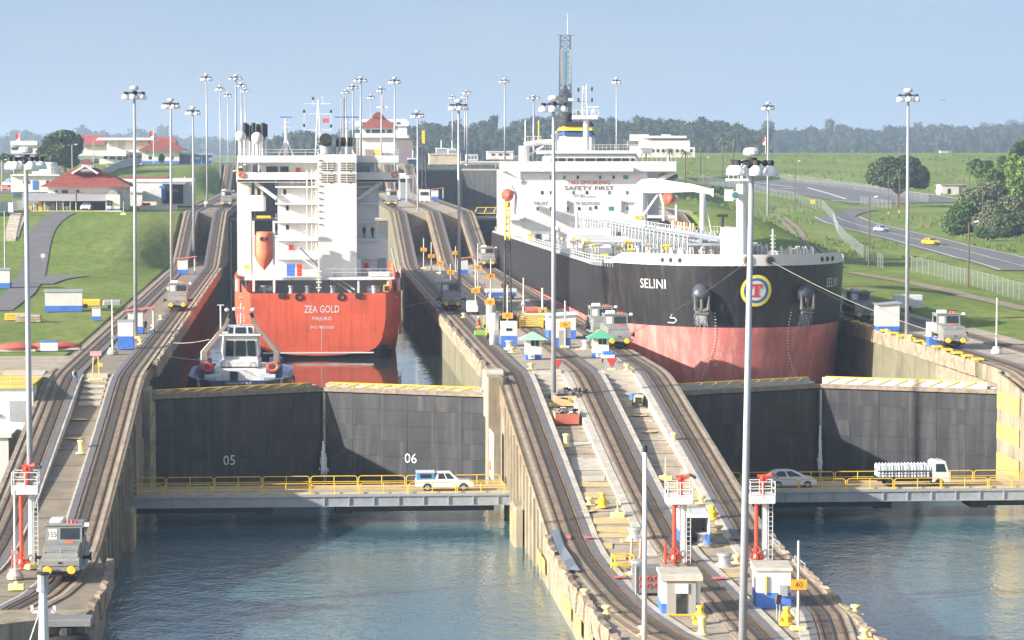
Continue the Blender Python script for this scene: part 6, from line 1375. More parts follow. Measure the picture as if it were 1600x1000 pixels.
# red covered boats on racks, left terrace
for px, py, w, lab in ((25, 549, 4.8, 'left one of two red covered boats on the terrace'), (85, 546, 6.0, 'long red covered boat before the left lawn')):
    p = at(px, py, flat(L2)); o = thing('covered_boat', lab, 'boat', p, 0, 'red covered boats'); secs = []
    for k in range(9): t = k / 8; r = max(.08, math.sin(min(.97, max(.03, t)) * math.pi)) ** .55; secs.append([(-w / 2 + w * t, .9 * r * math.cos(a), .25 + .75 * r * math.sin(a)) for a in [i * math.pi / 6 for i in range(7)]])
    B().loft(secs).build('cover', mat('boat_cover_red', (.48, .10, .08), .8, var=.12), o, True); B().box(-w / 2 + .2, w / 2 - .2, -.7, .7, 0, .25).build('rack', CONL, o)
# tyre fender and its pocket at the left wall end
tf = thing('roller_fender', 'big black rubber fender wheel in the end of the left wall', 'fender', (-15.3, 180.6, 1.0)); B().lathe([(.7, 0), (1.35, .1), (1.55, .5), (1.55, 1.1), (1.35, 1.5), (.7, 1.6)], n=22).build('tyre', BLACK, tf, True); B().lathe([(.6, -.5), (.6, 2.1)], n=12).build('axle', DARK, tf); B().bev(-1.6, 1.6, -.6, 1.4, 2.2, 2.65, .08).build('cover_beam', mat('fender_grey', (.2, .2, .2), .7, var=.2), tf); B().box(-2.4, -1.7, -.2, 1.2, -3, 2.6).build('cheek', CONW, tf)
# ================================================================== vehicles
def car(loc, label, rz, col, kind='sedan', s=1.0, cat='car', group=None):
    """local x forward. kinds: sedan, suv, pickup"""
    o = thing('parked_car' if cat == 'car' else cat.replace(' ', '_'), label, cat, loc, rz, group); pm = mat('paint_%d_%d_%d' % tuple(int(c * 100) for c in col), col, .25, .0, var=.03, scale=5, spec=.6)
    W = .9
    if kind == 'sedan': body = [(-2.2, .35), (-2.25, .75), (-2.1, .95), (-1.2, 1.0), (1.0, .98), (1.95, .85), (2.2, .65), (2.2, .32)]; cab = [(-1.75, .98), (-1.1, 1.45), (.1, 1.47), (.95, .97)]; wx, wr = (-1.35, 1.35), .32
    elif kind == 'suv': body = [(-2.2, .4), (-2.28, .9), (-2.15, 1.1), (-1.2, 1.12), (.95, 1.1), (1.9, .98), (2.25, .75), (2.25, .38)]; cab = [(-2.18, 1.08), (-1.85, 1.5), (-1.4, 1.66), (-.3, 1.69), (.35, 1.58), (1.4, 1.06)]; wx, wr = (-1.38, 1.4), .36
    else: body = [(-2.6, .5), (-2.6, 1.1), (-.9, 1.12), (1.1, 1.1), (2.2, 1.02), (2.6, .8), (2.6, .45)]; cab = [(-.85, 1.1), (-.7, 1.75), (.55, 1.75), (1.25, 1.1)]; wx, wr = (-1.55, 1.7), .4
    B().prism(body, -W, W).build('body', pm, o)
    def inset(p, k): return [(x, k, z) for x, z in p]
    zt0 = max(z for _, z in cab); zb0 = min(z for _, z in cab)
    def cw_(z): return W - .03 - .22 * (z - zb0) / (zt0 - zb0)
    B().loft([[(x, -cw_(z), z) for x, z in cab], [(x, cw_(z), z) for x, z in cab]]).build('cabin', pm, o)
    # side glass and screens
    for sd in (-1, 1):
        x0, x1 = cab[0][0], cab[-1][0]; zlo, zhi = zb0 + .06, zt0 - .08; mid = (x0 + x1) / 2
        xa = lambda z, : None
        def edge(z, front):
            P = cab if not front else cab[::-1]
            for (a, b_), (c, d) in zip(P, P[1:]):
                if min(b_, d) <= z <= max(b_, d) and abs(d - b_) > 1e-3: return a + (c - a) * (z - b_) / (d - b_)
            return P[1][0]
        for f0, f1, nm in ((.06, .47, 'rear_window'), (.53, .92, 'front_window')):
            pts = []
            for z in (zlo, zhi):
                l, r = edge(z, False) + .12, edge(z, True) - .12; pts += [(lerp(l, r, f0), sd * (cw_(z) + .012), z), (lerp(l, r, f1), sd * (cw_(z) + .012), z)]
            B().add([pts[0], pts[1], pts[3], pts[2]], [(0, 1, 2, 3)]).build(nm, GLASS, o, fix=False)
    for fr, nm in ((True, 'windscreen'), (False, 'rear_screen')):
        z0, z1 = zb0 + .08, zt0 - .08; xa, xb = edge(z0, fr), edge(z1, fr); e = .02 if fr else -.02
        B().add([(xa + e, -cw_(z0) + .1, z0), (xa + e, cw_(z0) - .1, z0), (xb + e, cw_(z1) - .08, z1), (xb + e, -cw_(z1) + .08, z1)], [(0, 1, 2, 3)]).build(nm, GLASS, o, fix=False)
    w0 = r0 = None
    for x in wx:
        for sd in (-1, 1):
            if w0 is None: w0 = B().tube((0, -.12, 0), (0, .12, 0), wr, None, 16).build('wheel', TYRE, o); w0.location = (x, sd * (W - .08), wr); B().tube((0, -.13, 0), (0, .13, 0), wr * .55, None, 10).build('rim', STEEL, w0)
            else: q = like(w0, o, (x, sd * (W - .08), wr)); like(KIDS[w0.name][0], q, (0, 0, 0), 0, 'rim')
    xe = body[-2][0]
    for sd in (-1, 1): B().box(xe - .1, xe + .02, sd * .62 - .18, sd * .62 + .18, .62, .78).build('headlight', LAMPW, o); B().box(body[1][0] - .02, body[1][0] + .1, sd * .7 - .12, sd * .7 + .12, .75, .95).build('tail_light', RED, o)
    B().box(xe - .02, xe + .03, -.6, .6, .4, .55).build('bumper', DARK, o)
    o.scale = (s, s, s); return o
WP = (.78, .78, .78); BY = 253.6
pk = car((YP(694, 760, BY).x, BY, 2.8), 'white double cab pickup with a blue canopy on the left bridge', 0, (.80, .80, .79), 'pickup', 1.02, 'pickup truck')
B().bev(-2.55, -.88, -.84, .84, 1.1, 1.78, .06).build('canopy', mat('canopy_blue', (.10, .26, .45), .35, var=.1), pk); B().box(-2.56, -.86, -.86, .86, 1.74, 1.8).build('canopy_roof', WHITE2, pk); B().box(-2.2, -1.2, -.86, -.83, 1.25, 1.62).build('canopy_window', GLASS, pk)
car((YP(1236, 757, BY).x, BY, 2.8), 'silver white SUV on the right bridge', 0, (.72, .75, .80), 'suv', 1.0, 'suv')
tr_ = thing('delivery_truck', 'white cab truck loaded with stacked white water bottles on the right bridge', 'truck', (YP(1426, 757, BY).x, BY, 2.8), 0)
B().box(-3.4, 3.1, -.5, .5, .55, .75).build('chassis', DARK, tr_); B().box(-3.5, 1.5, -1.05, 1.05, .8, .92).build('bed', DARK, tr_)
B().prism([(1.65, .5), (1.65, 2.35), (1.95, 2.5), (2.85, 2.45), (3.15, 1.5), (3.25, 1.35), (3.25, .5)], -1.02, 1.02).build('cab', WHITE2, tr_)
for sd in (-1, 1): B().add([(1.95, sd * 1.03, 1.45), (2.95, sd * 1.03, 1.45), (2.75, sd * 1.03, 2.2), (1.95, sd * 1.03, 2.2)], [(0, 1, 2, 3)]).build('side_window', GLASS, tr_, fix=False)
B().add([(3.18, -.85, 1.55), (3.18, .85, 1.55), (2.9, .8, 2.35), (2.9, -.8, 2.35)], [(0, 1, 2, 3)]).build('windscreen', GLASS, tr_, fix=False)
B().lathe([(.08, 2.5), (.08, 2.65)], (2.3, 0, 0), 8).build('beacon', ORANGE, tr_)
w0 = None
for x in (-2.3, 2.3):
    for sd in (-.9, .9):
        if w0 is None: w0 = B().tube((0, -.13, 0), (0, .13, 0), .42, None, 16).build('wheel', TYRE, tr_); w0.location = (x, sd, .42)
        else: like(w0, tr_, (x, sd, .42))
bt = None; BOT = mat('bottle_white', (.74, .78, .82), .3, var=.12, scale=30)
for i in range(16):
    for j in range(2):
        for k in range(3):
            p = (-3.3 + i * .305, -.85 + k * .85 if k < 2 else .85, 1.0 + j * .62)
            if bt is None: bt = B().lathe([(.13, 0), (.14, .05), (.14, .38), (.05, .5), (.05, .55)], n=9).build('bottle', BOT, tr_); bt.location = p
            else: like(bt, tr_, p)
for z in (1.3, 1.56, 2.15): B().box(-3.5, 1.5, -1.06, -1.02, z - .02, z + .02).build('rack_bar', DARK, tr_)
for i in range(8): B().box(-3.5 + i * .71, -3.46 + i * .71, -1.06, -1.02, .92, 2.16).build('rack_upright', DARK, tr_)
B().box(-3.45, 1.45, -1.0, 1.0, 1.5, 1.54).build('rack_shelf', STEEL, tr_)
def hz(x, y): return hgt(x, y)
def SG(px, py):
    """survey point on the ground"""
    d = ray(px, py); t = 250.0
    while t < 2400:
        X = d.x / d.y * t
        if HC + d.z / d.y * t <= hgt(X, t): break
        t += 1.5
    return Vector((d.x / d.y * t, t, hgt(d.x / d.y * t, t)))
car(SG(1455, 384) + Vector((0, 0, .15)), 'yellow taxi coming down the road on the right', R(-70), (.85, .52, .02), 'sedan', 1.15, 'taxi'); car(SG(1377, 363) + Vector((0, 0, .15)), 'grey blue saloon car further up the road on the right', R(-70), (.35, .42, .5), 'sedan', 1.1)
car((YP(133, 0, 594).x, 594, L3), 'white car parked under the grey canopy of the red roofed house', R(-95), (.78, .79, .8), 'suv', 1.15)
cart = thing('utility_cart', 'small white utility cart right of the centre wall mule', 'cart', at(738, 491), 0); B().bev(-.8, .8, -1.2, 1.2, .4, 1.2, .15).build('body', WHITE2, cart); B().bev(-.75, .75, -.3, 1.1, 1.2, 1.85, .2).build('cab', WHITE2, cart)
for x in (-.75, .75):
    for y in (-.8, .8): B().tube((x - .1, y, .3), (x + .1, y, .3), .3, None, 12).build('wheel', TYRE, cart)
wt = thing('cargo_trailer', 'white box trailer on the right lawn behind the mast', 'trailer', SG(1418, 487) + Vector((0, 0, .1)), .0); B().bev(-1.9, 1.9, -1, 1, .45, 2.2, .08).build('box', WHITE2, wt)
B().tube((0, -1.05, .35), (0, -.85, .35), .34, None, 14).build('wheel', TYRE, wt); B().box(-.5, .5, -1.06, -1.0, .68, .78).build('mudguard', STEEL, wt); B().box(1.9, 2.9, -.08, .08, .4, .5).build('drawbar', STEEL, wt); B().tube((-.35, -1.05, .35), (-.3, -.85, .35), .1, None, 8).build('hub', STEEL, wt)
for i, (px, py, c, lab) in enumerate([(15, 291, (.6, .6, .62), 'silver parked car at the far left edge'), (22, 286, (.1, .2, .45), 'blue parked car in the left car park'), (30, 294, (.75, .75, .75), 'white parked car in the left car park before the low white shed'), (12, 298, (.5, .08, .06), 'dark red parked car in the left car park'), (34, 287, (.2, .21, .22), 'dark parked car in the left car park'), (40, 260, (.85, .6, .05), 'yellow taxi on the upper left road')]):
    car(SG(px, py), lab, R(-40), c, 'sedan', 1.1)
for i in range(8):
    c = [(.7, .7, .72), (.25, .27, .3), (.6, .62, .66), (.12, .13, .15), (.4, .45, .5), (.75, .75, .75), (.3, .1, .08), (.55, .56, .6)][i]; q = YP(118 + i * 5.2, 248, 1000 + i * 2); car(Vector((q.x, 1000 + i * 2, hgt(q.x, 1000))), ['silver', 'charcoal', 'pale silver', 'black', 'steel grey', 'white', 'maroon', 'light grey'][i] + ' car in the row parked left of the visitor building', R(-90), c, 'sedan', 1.0, group='row of cars by the visitor building')

# ================================================================== people
PM = {}
def person(loc, label, top, legs, rz=0, hat=None, pack=None, h=1.74):
    key = 'body'
    o = thing('person', label, 'person', loc, rz)
    if key not in PM:
        # one continuous skinned body: pelvis, spine, neck, head, arms with hands, legs with feet
        V = [(0, 0, .95), (0, 0, 1.15), (0, .0, 1.38), (0, 0, 1.50), (0, -.02, 1.66), (0, -.01, 1.73),
             (.19, 0, 1.42), (.24, .03, 1.16), (.22, -.10, .93), (.21, -.13, .83), (-.19, 0, 1.42), (-.25, .02, 1.16), (-.24, -.06, .92), (-.235, -.08, .82),
             (.10, 0, .88), (.11, -.04, .50), (.11, .02, .09), (.12, -.14, .04), (-.10, 0, .88), (-.11, .05, .50), (-.11, .12, .09), (-.12, -.03, .04)]
        E = [(0, 1), (1, 2), (2, 3), (3, 4), (4, 5), (2, 6), (6, 7), (7, 8), (8, 9), (2, 10), (10, 11), (11, 12), (12, 13), (0, 14), (14, 15), (15, 16), (16, 17), (0, 18), (18, 19), (19, 20), (20, 21)]
        Rd = [.15, .135, .15, .055, .10, .06, .07, .05, .038, .035, .07, .05, .038, .035, .10, .065, .045, .04, .10, .065, .045, .04]
        me = bpy.data.meshes.new('person_body'); me.from_pydata(V, E, []); ob = bpy.data.objects.new('tmp', me); COL.objects.link(ob)
        sk = ob.modifiers.new('s', 'SKIN'); su = ob.modifiers.new('u', 'SUBSURF'); su.levels = 1
        for i, r in enumerate(Rd): me.skin_vertices[0].data[i].radius = (r, r * .8 if i < 3 else r)
        me.skin_vertices[0].data[0].use_root = True
        m2 = bpy.data.meshes.new_from_object(ob.evaluated_get(bpy.context.evaluated_depsgraph_get())); bpy.data.objects.remove(ob); PM[key] = m2
    m2 = PM[key].copy(); m2.materials.clear()
    for m in (SKIN, top, legs, DARK, HAIR): m2.materials.append(m)
    for p in m2.polygons:
        z = p.center.z; x = abs(p.center.x); p.use_smooth = True
        p.material_index = 3 if z < .1 else 2 if z < .98 and x < .185 else (4 if (z > 1.68 or (z > 1.6 and p.center.y > .03)) else 0) if z > 1.5 else 0 if (z < .95 and x >= .185) else 1
    b = bpy.data.objects.new('body', m2); link(b, o); s = h / 1.8; b.scale = (s, s, s)
    if hat: B().lathe([(.16, 0), (.135, .02), (.12, .1), (.05, .15)], (0, -.01, 1.73 * s), 12).build('hard_hat', hat, o)
    if pack: B().bev(-.17, .17, .1, .32, 1.0, 1.45, .06).build('backpack', pack, o)
    return o
person(at(118, 603), 'person in a white shirt, jeans and a dark backpack walking up the left incline', SHIRT, JEAN, math.pi, None, NAVY)
person(at(748, 517), 'worker in red orange overalls and a pale helmet on the centre wall', ORV, ORV, .5, WHITE2); person(at(757, 462), 'worker in a red vest and dark trousers walking on the centre wall', RED, NAVY, 2.0, NAVY)
person(at(227, 521, flat(L2)), 'person in dark clothes standing inside the near left shelter', NAVY, NAVY, .3); person(at(321, 324, flat(L3)), 'person in white at the head of the second left incline', SHIRT, SHIRT, 0, WHITE2)
q = YP(569, 372, ZY + 10.6); person(q, 'left one of two dark clad sailors on the ship side gallery', NAVY, NAVY, .4); q = YP(582, 372, ZY + 10.9); person(q, 'right one of two dark clad sailors at the ship gallery rail', NAVY, NAVY, -.6)
q = YP(614, 455, ZY + 5); person(Vector((q.x - .6, q.y, 14.8)), 'sailor in orange beside the yellow frame on the red ship', ORV, ORV, 0, WHITE2)
person(Vector((YP(804, 486, 390).x, G(804, 488, L2).y, L2)), 'person in white beside the crane mast', SHIRT, STEEL, 0)

# ================================================================== buildings
def wins(root, Y, rects, m=GLASS, name='window', frame=None):
    for x0, x1, y0, y1 in rects:
        w = qb(root, name, m, x0, x1, y0, y1, Y - .06, .12)
        if frame: qb(root, 'sill', frame, x0 - .6, x1 + .6, y1, y1 + .7, Y - .18, .2, sub=w)
def hip(root, name, m, x0, x1, yE, yR, Y, d, rx0, rx1, sub=None, over=0):
    """hipped roof from photo measures: eaves from x0 to x1 at yE, ridge from rx0 to rx1 at yR, d metres deep"""
    a = YP(x0, yE, Y); b = YP(x1, yE, Y); r0 = YP(rx0, yR, Y + d / 2); r1 = YP(rx1, yR, Y + d / 2); z = a.z
    vs = [(a.x, Y - over, z), (b.x, Y - over, z), (b.x, Y + d, z), (a.x, Y + d, z), (r0.x, Y + d / 2, r0.z), (r1.x, Y + d / 2, r1.z)]
    o = fin(B().add(vs, [(0, 1, 5, 4), (1, 2, 5), (2, 3, 4, 5), (3, 0, 4), (3, 2, 1, 0)]), name, m, root, sub=sub)
    # courses of tiles as thin battens on the front slope
    for k in range(1, 12):
        t = k / 12; p = Vector(vs[0]).lerp(Vector(vs[4]), t); q = Vector(vs[1]).lerp(Vector(vs[5]), t); fin(B().cbox((p + q) / 2 + Vector((0, -.03, .05)), ((q - p).length, .12, .07)), 'tile_course', m, root, sub=o)
    return o
BY1 = 592
b1 = thing('red_roof_house', 'large house with a red tiled hip roof and grey lean-to on the left bank', 'house', (YP(133, 330, BY1).x, BY1, L3))
qb(b1, 'wall', CREAM, 75, 196, 292, 330, BY1 + 8, 16); rf = hip(b1, 'roof', ROOF, 62, 206, 292, 262, BY1 + 6, 20, 118, 150)
a = YP(112, 270, BY1 + 8); fin(B().add([YP(112, 271, BY1 + 10), YP(153, 271, BY1 + 10), YP(133, 258.5, BY1 + 10), YP(112, 271, BY1 + 18), YP(153, 271, BY1 + 18), YP(133, 258.5, BY1 + 18)], [(0, 1, 2), (0, 2, 5, 3), (1, 4, 5, 2)]), 'dormer', ROOF, b1)
fin(B().path([YP(112, 271, BY1 + 9.7), YP(133, 258.5, BY1 + 9.7), YP(153, 271, BY1 + 9.7)], .3, 4), 'white_barge_board', WHITE2, b1); qb(b1, 'dormer_louvre', STEEL, 126, 141, 264, 268, BY1 + 9.6, .2)
cu = hip(b1, 'cupola_roof', ROOF, 124, 147, 255.5, 249, BY1 + 13, 3.5, 135, 136); qb(b1, 'cupola', WHITE, 127, 144, 255.5, 262, BY1 + 13.4, 2.6)
LEAN = mat('lean_to_grey', (.36, .36, .37), .6, var=.1, scale=4, dirt=(.25, .24, .23), dirt_amt=.5)
for x0, x1 in ((35, 118.5), (120, 168)):
    A = [YP(x0, 313, BY1), YP(x1, 313, BY1), YP(x1, 301.5, BY1 + 8), YP(x0, 301.5, BY1 + 8)]; fin(B().add(A + [q - Vector((0, 0, .15)) for q in A], [(0, 1, 2, 3), (7, 6, 5, 4), (0, 4, 5, 1), (1, 5, 6, 2), (2, 6, 7, 3), (3, 7, 4, 0)]), 'lean_to_roof', LEAN, b1)
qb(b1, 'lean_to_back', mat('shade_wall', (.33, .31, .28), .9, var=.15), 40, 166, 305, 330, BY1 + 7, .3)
for x in (36, 52, 69, 88, 98, 109, 118, 165): qb(b1, 'post', WHITE, x, x + 1, 313, 330, BY1 + .4, .2)
qb(b1, 'wing_wall', CREAM, 166, 187, 304, 326, BY1 + 1, 7); qb(b1, 'painted_base', BLUE, 165.8, 187.2, 326, 330, BY1 + .95, 7.1); fin(B().tube(YP(176, 305, BY1 + 1.2), YP(176, 305, BY1 + 8), 1.15, None, 16), 'barrel_gable', LEAN, b1)
wins(b1, BY1 + 1, [(168, 171.5, 313.5, 317), (172.3, 175.7, 313.5, 317), (168, 171.5, 317.8, 321), (172.3, 175.7, 317.8, 321)]); wins(b1, BY1 + 8, [(86, 90, 297, 301), (96, 106, 297, 302), (119, 124, 297, 301)], GLASS, frame=WHITE)
qb(b1, 'kerb', PYEL, 35, 190, 329, 331.5, BY1 - .4, .5)
for k, x in enumerate((44, 52, 60, 73, 80, 92, 101)): qb(b1, 'stored_gear', (YEL, TIMB, YEL, CREAM, STEEL, TIMB, CREAM)[k], x, x + 6, 322 - (k % 3) * 4, 329.5, BY1 + 2.5, 2)
# workshop to its right
b2 = thing('workshop', 'long low white workshop with a red edged roof behind the yellow hydraulic post', 'building', (YP(245, 315, 640).x, 640, L3))
qb(b2, 'wall', WHITE, 193, 301, 280, 322, 640, 14); qb(b2, 'roof_edge', ROOF, 192, 262, 276.5, 279, 639.5, 15); qb(b2, 'parapet', WHITE, 192, 302, 279, 284, 639.6, 15)
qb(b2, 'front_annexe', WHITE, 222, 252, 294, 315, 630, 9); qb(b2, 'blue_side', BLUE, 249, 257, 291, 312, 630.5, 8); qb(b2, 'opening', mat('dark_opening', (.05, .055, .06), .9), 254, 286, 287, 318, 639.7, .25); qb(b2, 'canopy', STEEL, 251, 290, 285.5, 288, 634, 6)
qb(b2, 'kiosk', WHITE, 201, 222, 300, 322, 626, 4); qb(b2, 'kiosk_roof', WHITE2, 199, 223, 298.5, 301, 625.5, 5); qb(b2, 'low_wall', CREAM, 218, 277, 321, 330, 610, 1)
for x in (224, 228, 232): q = YP(x, 315, 622); o = thing('oil_drum', ['leftmost', 'middle', 'rightmost'][(x - 224) // 4] + ' red oil drum before the white workshop', 'drum', (q.x, 622, L3), 0, 'red drums'); B().lathe([(.42, 0), (.42, 1.2), (.36, 1.25)], n=12).build('drum', RED, o); B().lathe([(.44, .4), (.44, .46)], n=12).build('hoop', RED, o)
hp_ = thing('hydraulic_post', 'yellow tapering post on a blue and white base by the second incline', 'post', at(289, 316, flat(L3))); B().lathe([(.75, 1.2), (.5, 1.6), (.42, 4.5), (.6, 4.9), (.2, 6.2), (.1, 6.4)], n=12).build('post', YEL, hp_); B().lathe([(1.1, 0), (1.1, .9)], n=14).build('base', BLUE, hp_); B().lathe([(1.0, .9), (1.0, 1.3)], n=14).build('collar', WHITE, hp_)
ys2 = thing('pipe_stack', 'low stack of yellow pipes before the white workshop', 'pipes', (YP(232, 321, 612).x, 612, L3)); 
for k in range(4): B().tube((-4, k * .35 - .6, .2 + (k % 2) * .25), (4.5, k * .35 - .6, .2 + (k % 2) * .25), .17, None, 8).build('pipe', YEL, ys2)
# visitor buildings on the top level
VY = 925
b3 = thing('visitor_building', 'white two storey building with a broad flat roof on the upper left', 'building', (YP(190, 255, VY).x, VY, L4))
qb(b3, 'lower_wall', WHITE, 155, 222, 248, 257, VY, 15); qb(b3, 'balcony', WHITE2, 152, 197, 235, 244, VY - 2, 3); qb(b3, 'upper_wall', CREAM, 167, 232, 218, 246, VY + 2, 14); qb(b3, 'flat_roof', WHITE2, 152, 240, 215, 219, VY - 1, 19); qb(b3, 'balcony', WHITE2, 197, 225, 235, 238, VY - 1, 3)
for x0, x1, y0, y1 in ((162, 168, 242, 248), (171, 180, 242, 249), (183, 191, 243, 250), (193, 201, 243, 255), (203, 212, 243, 255), (214, 221, 243, 255)): qb(b3, 'window', GLASS, x0, x1, y0, y1, VY - .1, .3)
for x0, x1, y0, y1 in ((170, 178, 222, 229), (183, 195, 220, 228), (213, 222, 221, 228), (185, 190, 227, 231)): qb(b3, 'window', mat('louvre_cream', (.5, .48, .42), .8), x0, x1, y0, y1, VY + 1.8, .3)
b4 = thing('red_roof_pavilion', 'white pavilion with a dark red hip roof and a blue base on the upper left', 'building', (YP(250, 255, VY - 8).x, VY - 8, L4))
qb(b4, 'wall', WHITE, 222, 280, 236, 252, VY - 8, 12); qb(b4, 'painted_base', BLUE, 221.8, 280.2, 251.5, 255.5, VY - 8.1, 12.2); hip(b4, 'roof', ROOF, 215, 292, 235, 217, VY - 10, 16, 252, 258); qb(b4, 'fascia', WHITE2, 216, 290, 235, 236.5, VY - 9.5, 14); wins(b4, VY - 8, [(232, 237, 244, 249), (252, 257, 244, 249), (266, 271, 244, 249)])
b5 = thing('blue_shed', 'bright blue shed with a grey flat roof at the end of the pavilion', 'shed', (YP(305, 255, VY - 6).x, VY - 6, L4)); qb(b5, 'wall', BLUE, 281, 332, 242, 256.5, VY - 6, 6); qb(b5, 'roof', STEEL, 278, 333, 239, 242, VY - 7, 8)
for x0, x1 in ((282, 289), (291, 297)): qb(b5, 'open_bay', GLASS, x0, x1, 243, 255, VY - 6.1, .3)
for x in (298, 314.5, 331): qb(b5, 'post', WHITE, x, x + 1, 242, 256.5, VY - 6.2, .3)
wins(b5, VY - 6.1, [(305, 313, 245, 249), (326, 330, 247, 252)], mat('pale_window', (.4, .5, .62), .3))
b6 = thing('red_roof_warehouse', 'long warehouse with a bright red roof behind the big left tree', 'warehouse', (YP(150, 240, 1060).x, 1060, L4)); qb(b6, 'wall', CREAM, 116, 168, 225, 243, 1060, 20); hip(b6, 'roof', mat('bright_red_roof', (.42, .10, .09), .7, var=.1), 118, 165, 226, 211, 1058, 24, 121, 160)
b7 = thing('red_roof_hall', 'low red roofed hall just behind the pavilion roof', 'hall', (YP(258, 240, 990).x, 990, L4)); qb(b7, 'wall', CREAM, 225, 274, 224, 240, 990, 14); hip(b7, 'roof', mat('bright_red_roof', (.42, .1, .09)), 222, 276, 224, 214, 988, 18, 226, 272)
b8 = thing('flat_roof_house', 'white flat roofed house at the far left behind the mast lamps', 'house', (YP(37, 240, 900).x, 900, L4 - 1)); qb(b8, 'wall', WHITE, 17, 58, 226, 240, 900, 10); qb(b8, 'parapet', WHITE2, 16, 58, 220, 227, 899, 12); qb(b8, 'window', GLASS, 18, 28, 230, 234, 899.8, .3)
b9 = thing('pump_house', 'low white shed with a round grey tank on its roof at the far left', 'building', (YP(60, 295, 700).x, 700, L3)); qb(b9, 'wall', WHITE, 17, 92, 274, 300, 700, 14); qb(b9, 'roof_slab', WHITE2, 16, 93, 272.5, 275, 699, 16); qb(b9, 'upper_room', WHITE, 50, 97, 268, 274, 704, 10); qb(b9, 'blue_door', BLUE, 51, 58, 282, 296, 699.8, .3); q = YP(78, 272, 704); fin(B().lathe([(2.6, 0), (2.6, 1.6), (2.0, 1.7), (2.0, 2.6), (1.7, 3.0)], q, 18), 'round_tank', WHITE, b9)
for x in (36, 42, 72, 80): qb(b9, 'window', GLASS, x, x + 4, 282, 287, 699.9, .2)
# letters laid out on the upper green bank
lt_ = thing('lawn_lettering', 'white lettering laid out on the green bank below the pavilion', 'lettering', (YP(247, 265, 880).x, 880, zl(880))); letters('CANAL DE PANAMA', 1.7, lambda u, v: (u, v * 1.5, zl(880 + v * 1.5) - zl(880) + .25), 'letters', WHITE2, lt_, 9.8)
# concrete stair pier of the bank and blocks at its foot
pr = thing('stair_pier', 'grey concrete stair flank in the middle of the upper left bank', 'stair', (YP(172, 265, 880).x, 880, zl(850))); qb(pr, 'flank', CON, 166, 178, 256, 277, 872, 6); qb(pr, 'flank_cap', CONL, 165.5, 178.5, 254.5, 256, 871.5, 7)
# control house on the centre wall
CH = 968
ch = thing('control_house', 'white control house with a red hip roof on the centre wall', 'building', (YP(590, 245, CH).x, CH, L4)); qb(ch, 'lower_wall', WHITE2, 563, 619, 214, 250, CH, 14); qb(ch, 'balcony', WHITE2, 556, 626, 208, 215, CH - 1.5, 17); qb(ch, 'upper_wall', WHITE2, 569, 616, 201, 209, CH + .5, 12); qb(ch, 'fascia', WHITE2, 562, 622, 199, 202, CH - 1.5, 16); hip(ch, 'roof', ROOF, 561, 623, 199.5, 183, CH - 2, 17, 582, 600); hip(ch, 'roof_lantern', ROOF, 581, 601, 182.5, 175, CH + 4, 5, 588, 594); qb(ch, 'lantern_wall', ROOF, 584, 599, 181, 186, CH + 4.5, 4)
wins(ch, CH + .5, [(572, 578, 202.5, 208), (581, 601, 202.5, 208), (605, 612, 202.5, 208)]); qb(ch, 'brown_box', mat('brown_box', (.3, .2, .15), .8), 571, 584, 233, 246, CH - 4, 3); qb(ch, 'yellow_box', YEL, 586, 597, 234, 246, CH - 4, 3)
# gantry shed and boats near the head of the centre incline
gs = thing('gantry_shed', 'white open shed at the head of the centre incline beside the ship wing', 'shed', (YP(634, 310, 660).x, 660, L3)); qb(gs, 'roof', WHITE2, 622, 647, 274, 279, 660, 8); 
for x in (623, 634, 644.5): qb(gs, 'post', WHITE2, x, x + 2, 279, 315, 660, .5)
qb(gs, 'machinery', STEEL, 626, 640, 285, 310, 664, 3); qb(gs, 'roof_box', WHITE2, 624, 634, 270.5, 274, 662, 3)
yb_c = thing('yellow_lattice_crane', 'slim crane with a yellow boxed tip beyond the centre incline', 'crane', (YP(662, 320, 690).x, 690, L3)); b = B()
for x in (659, 667): b.path([YP(x, 318, 690), YP(663 + (x - 663) * .4, 232, 690)], .18, 5)
for k in range(14): b.path([YP(659.5 + k * .1, 312 - k * 5.6, 690), YP(666.5 - k * .1, 308 - k * 5.6, 690)], .1, 4)
fin(b, 'lattice', DARK, yb_c); qb(yb_c, 'tip', YEL, 659.5, 664, 204, 224, 690, .8); qb(yb_c, 'cab', WHITE, 654, 672, 296, 314, 689, 3); qb(yb_c, 'cab_window', GLASS, 657, 669, 300, 305, 688.9, .2)
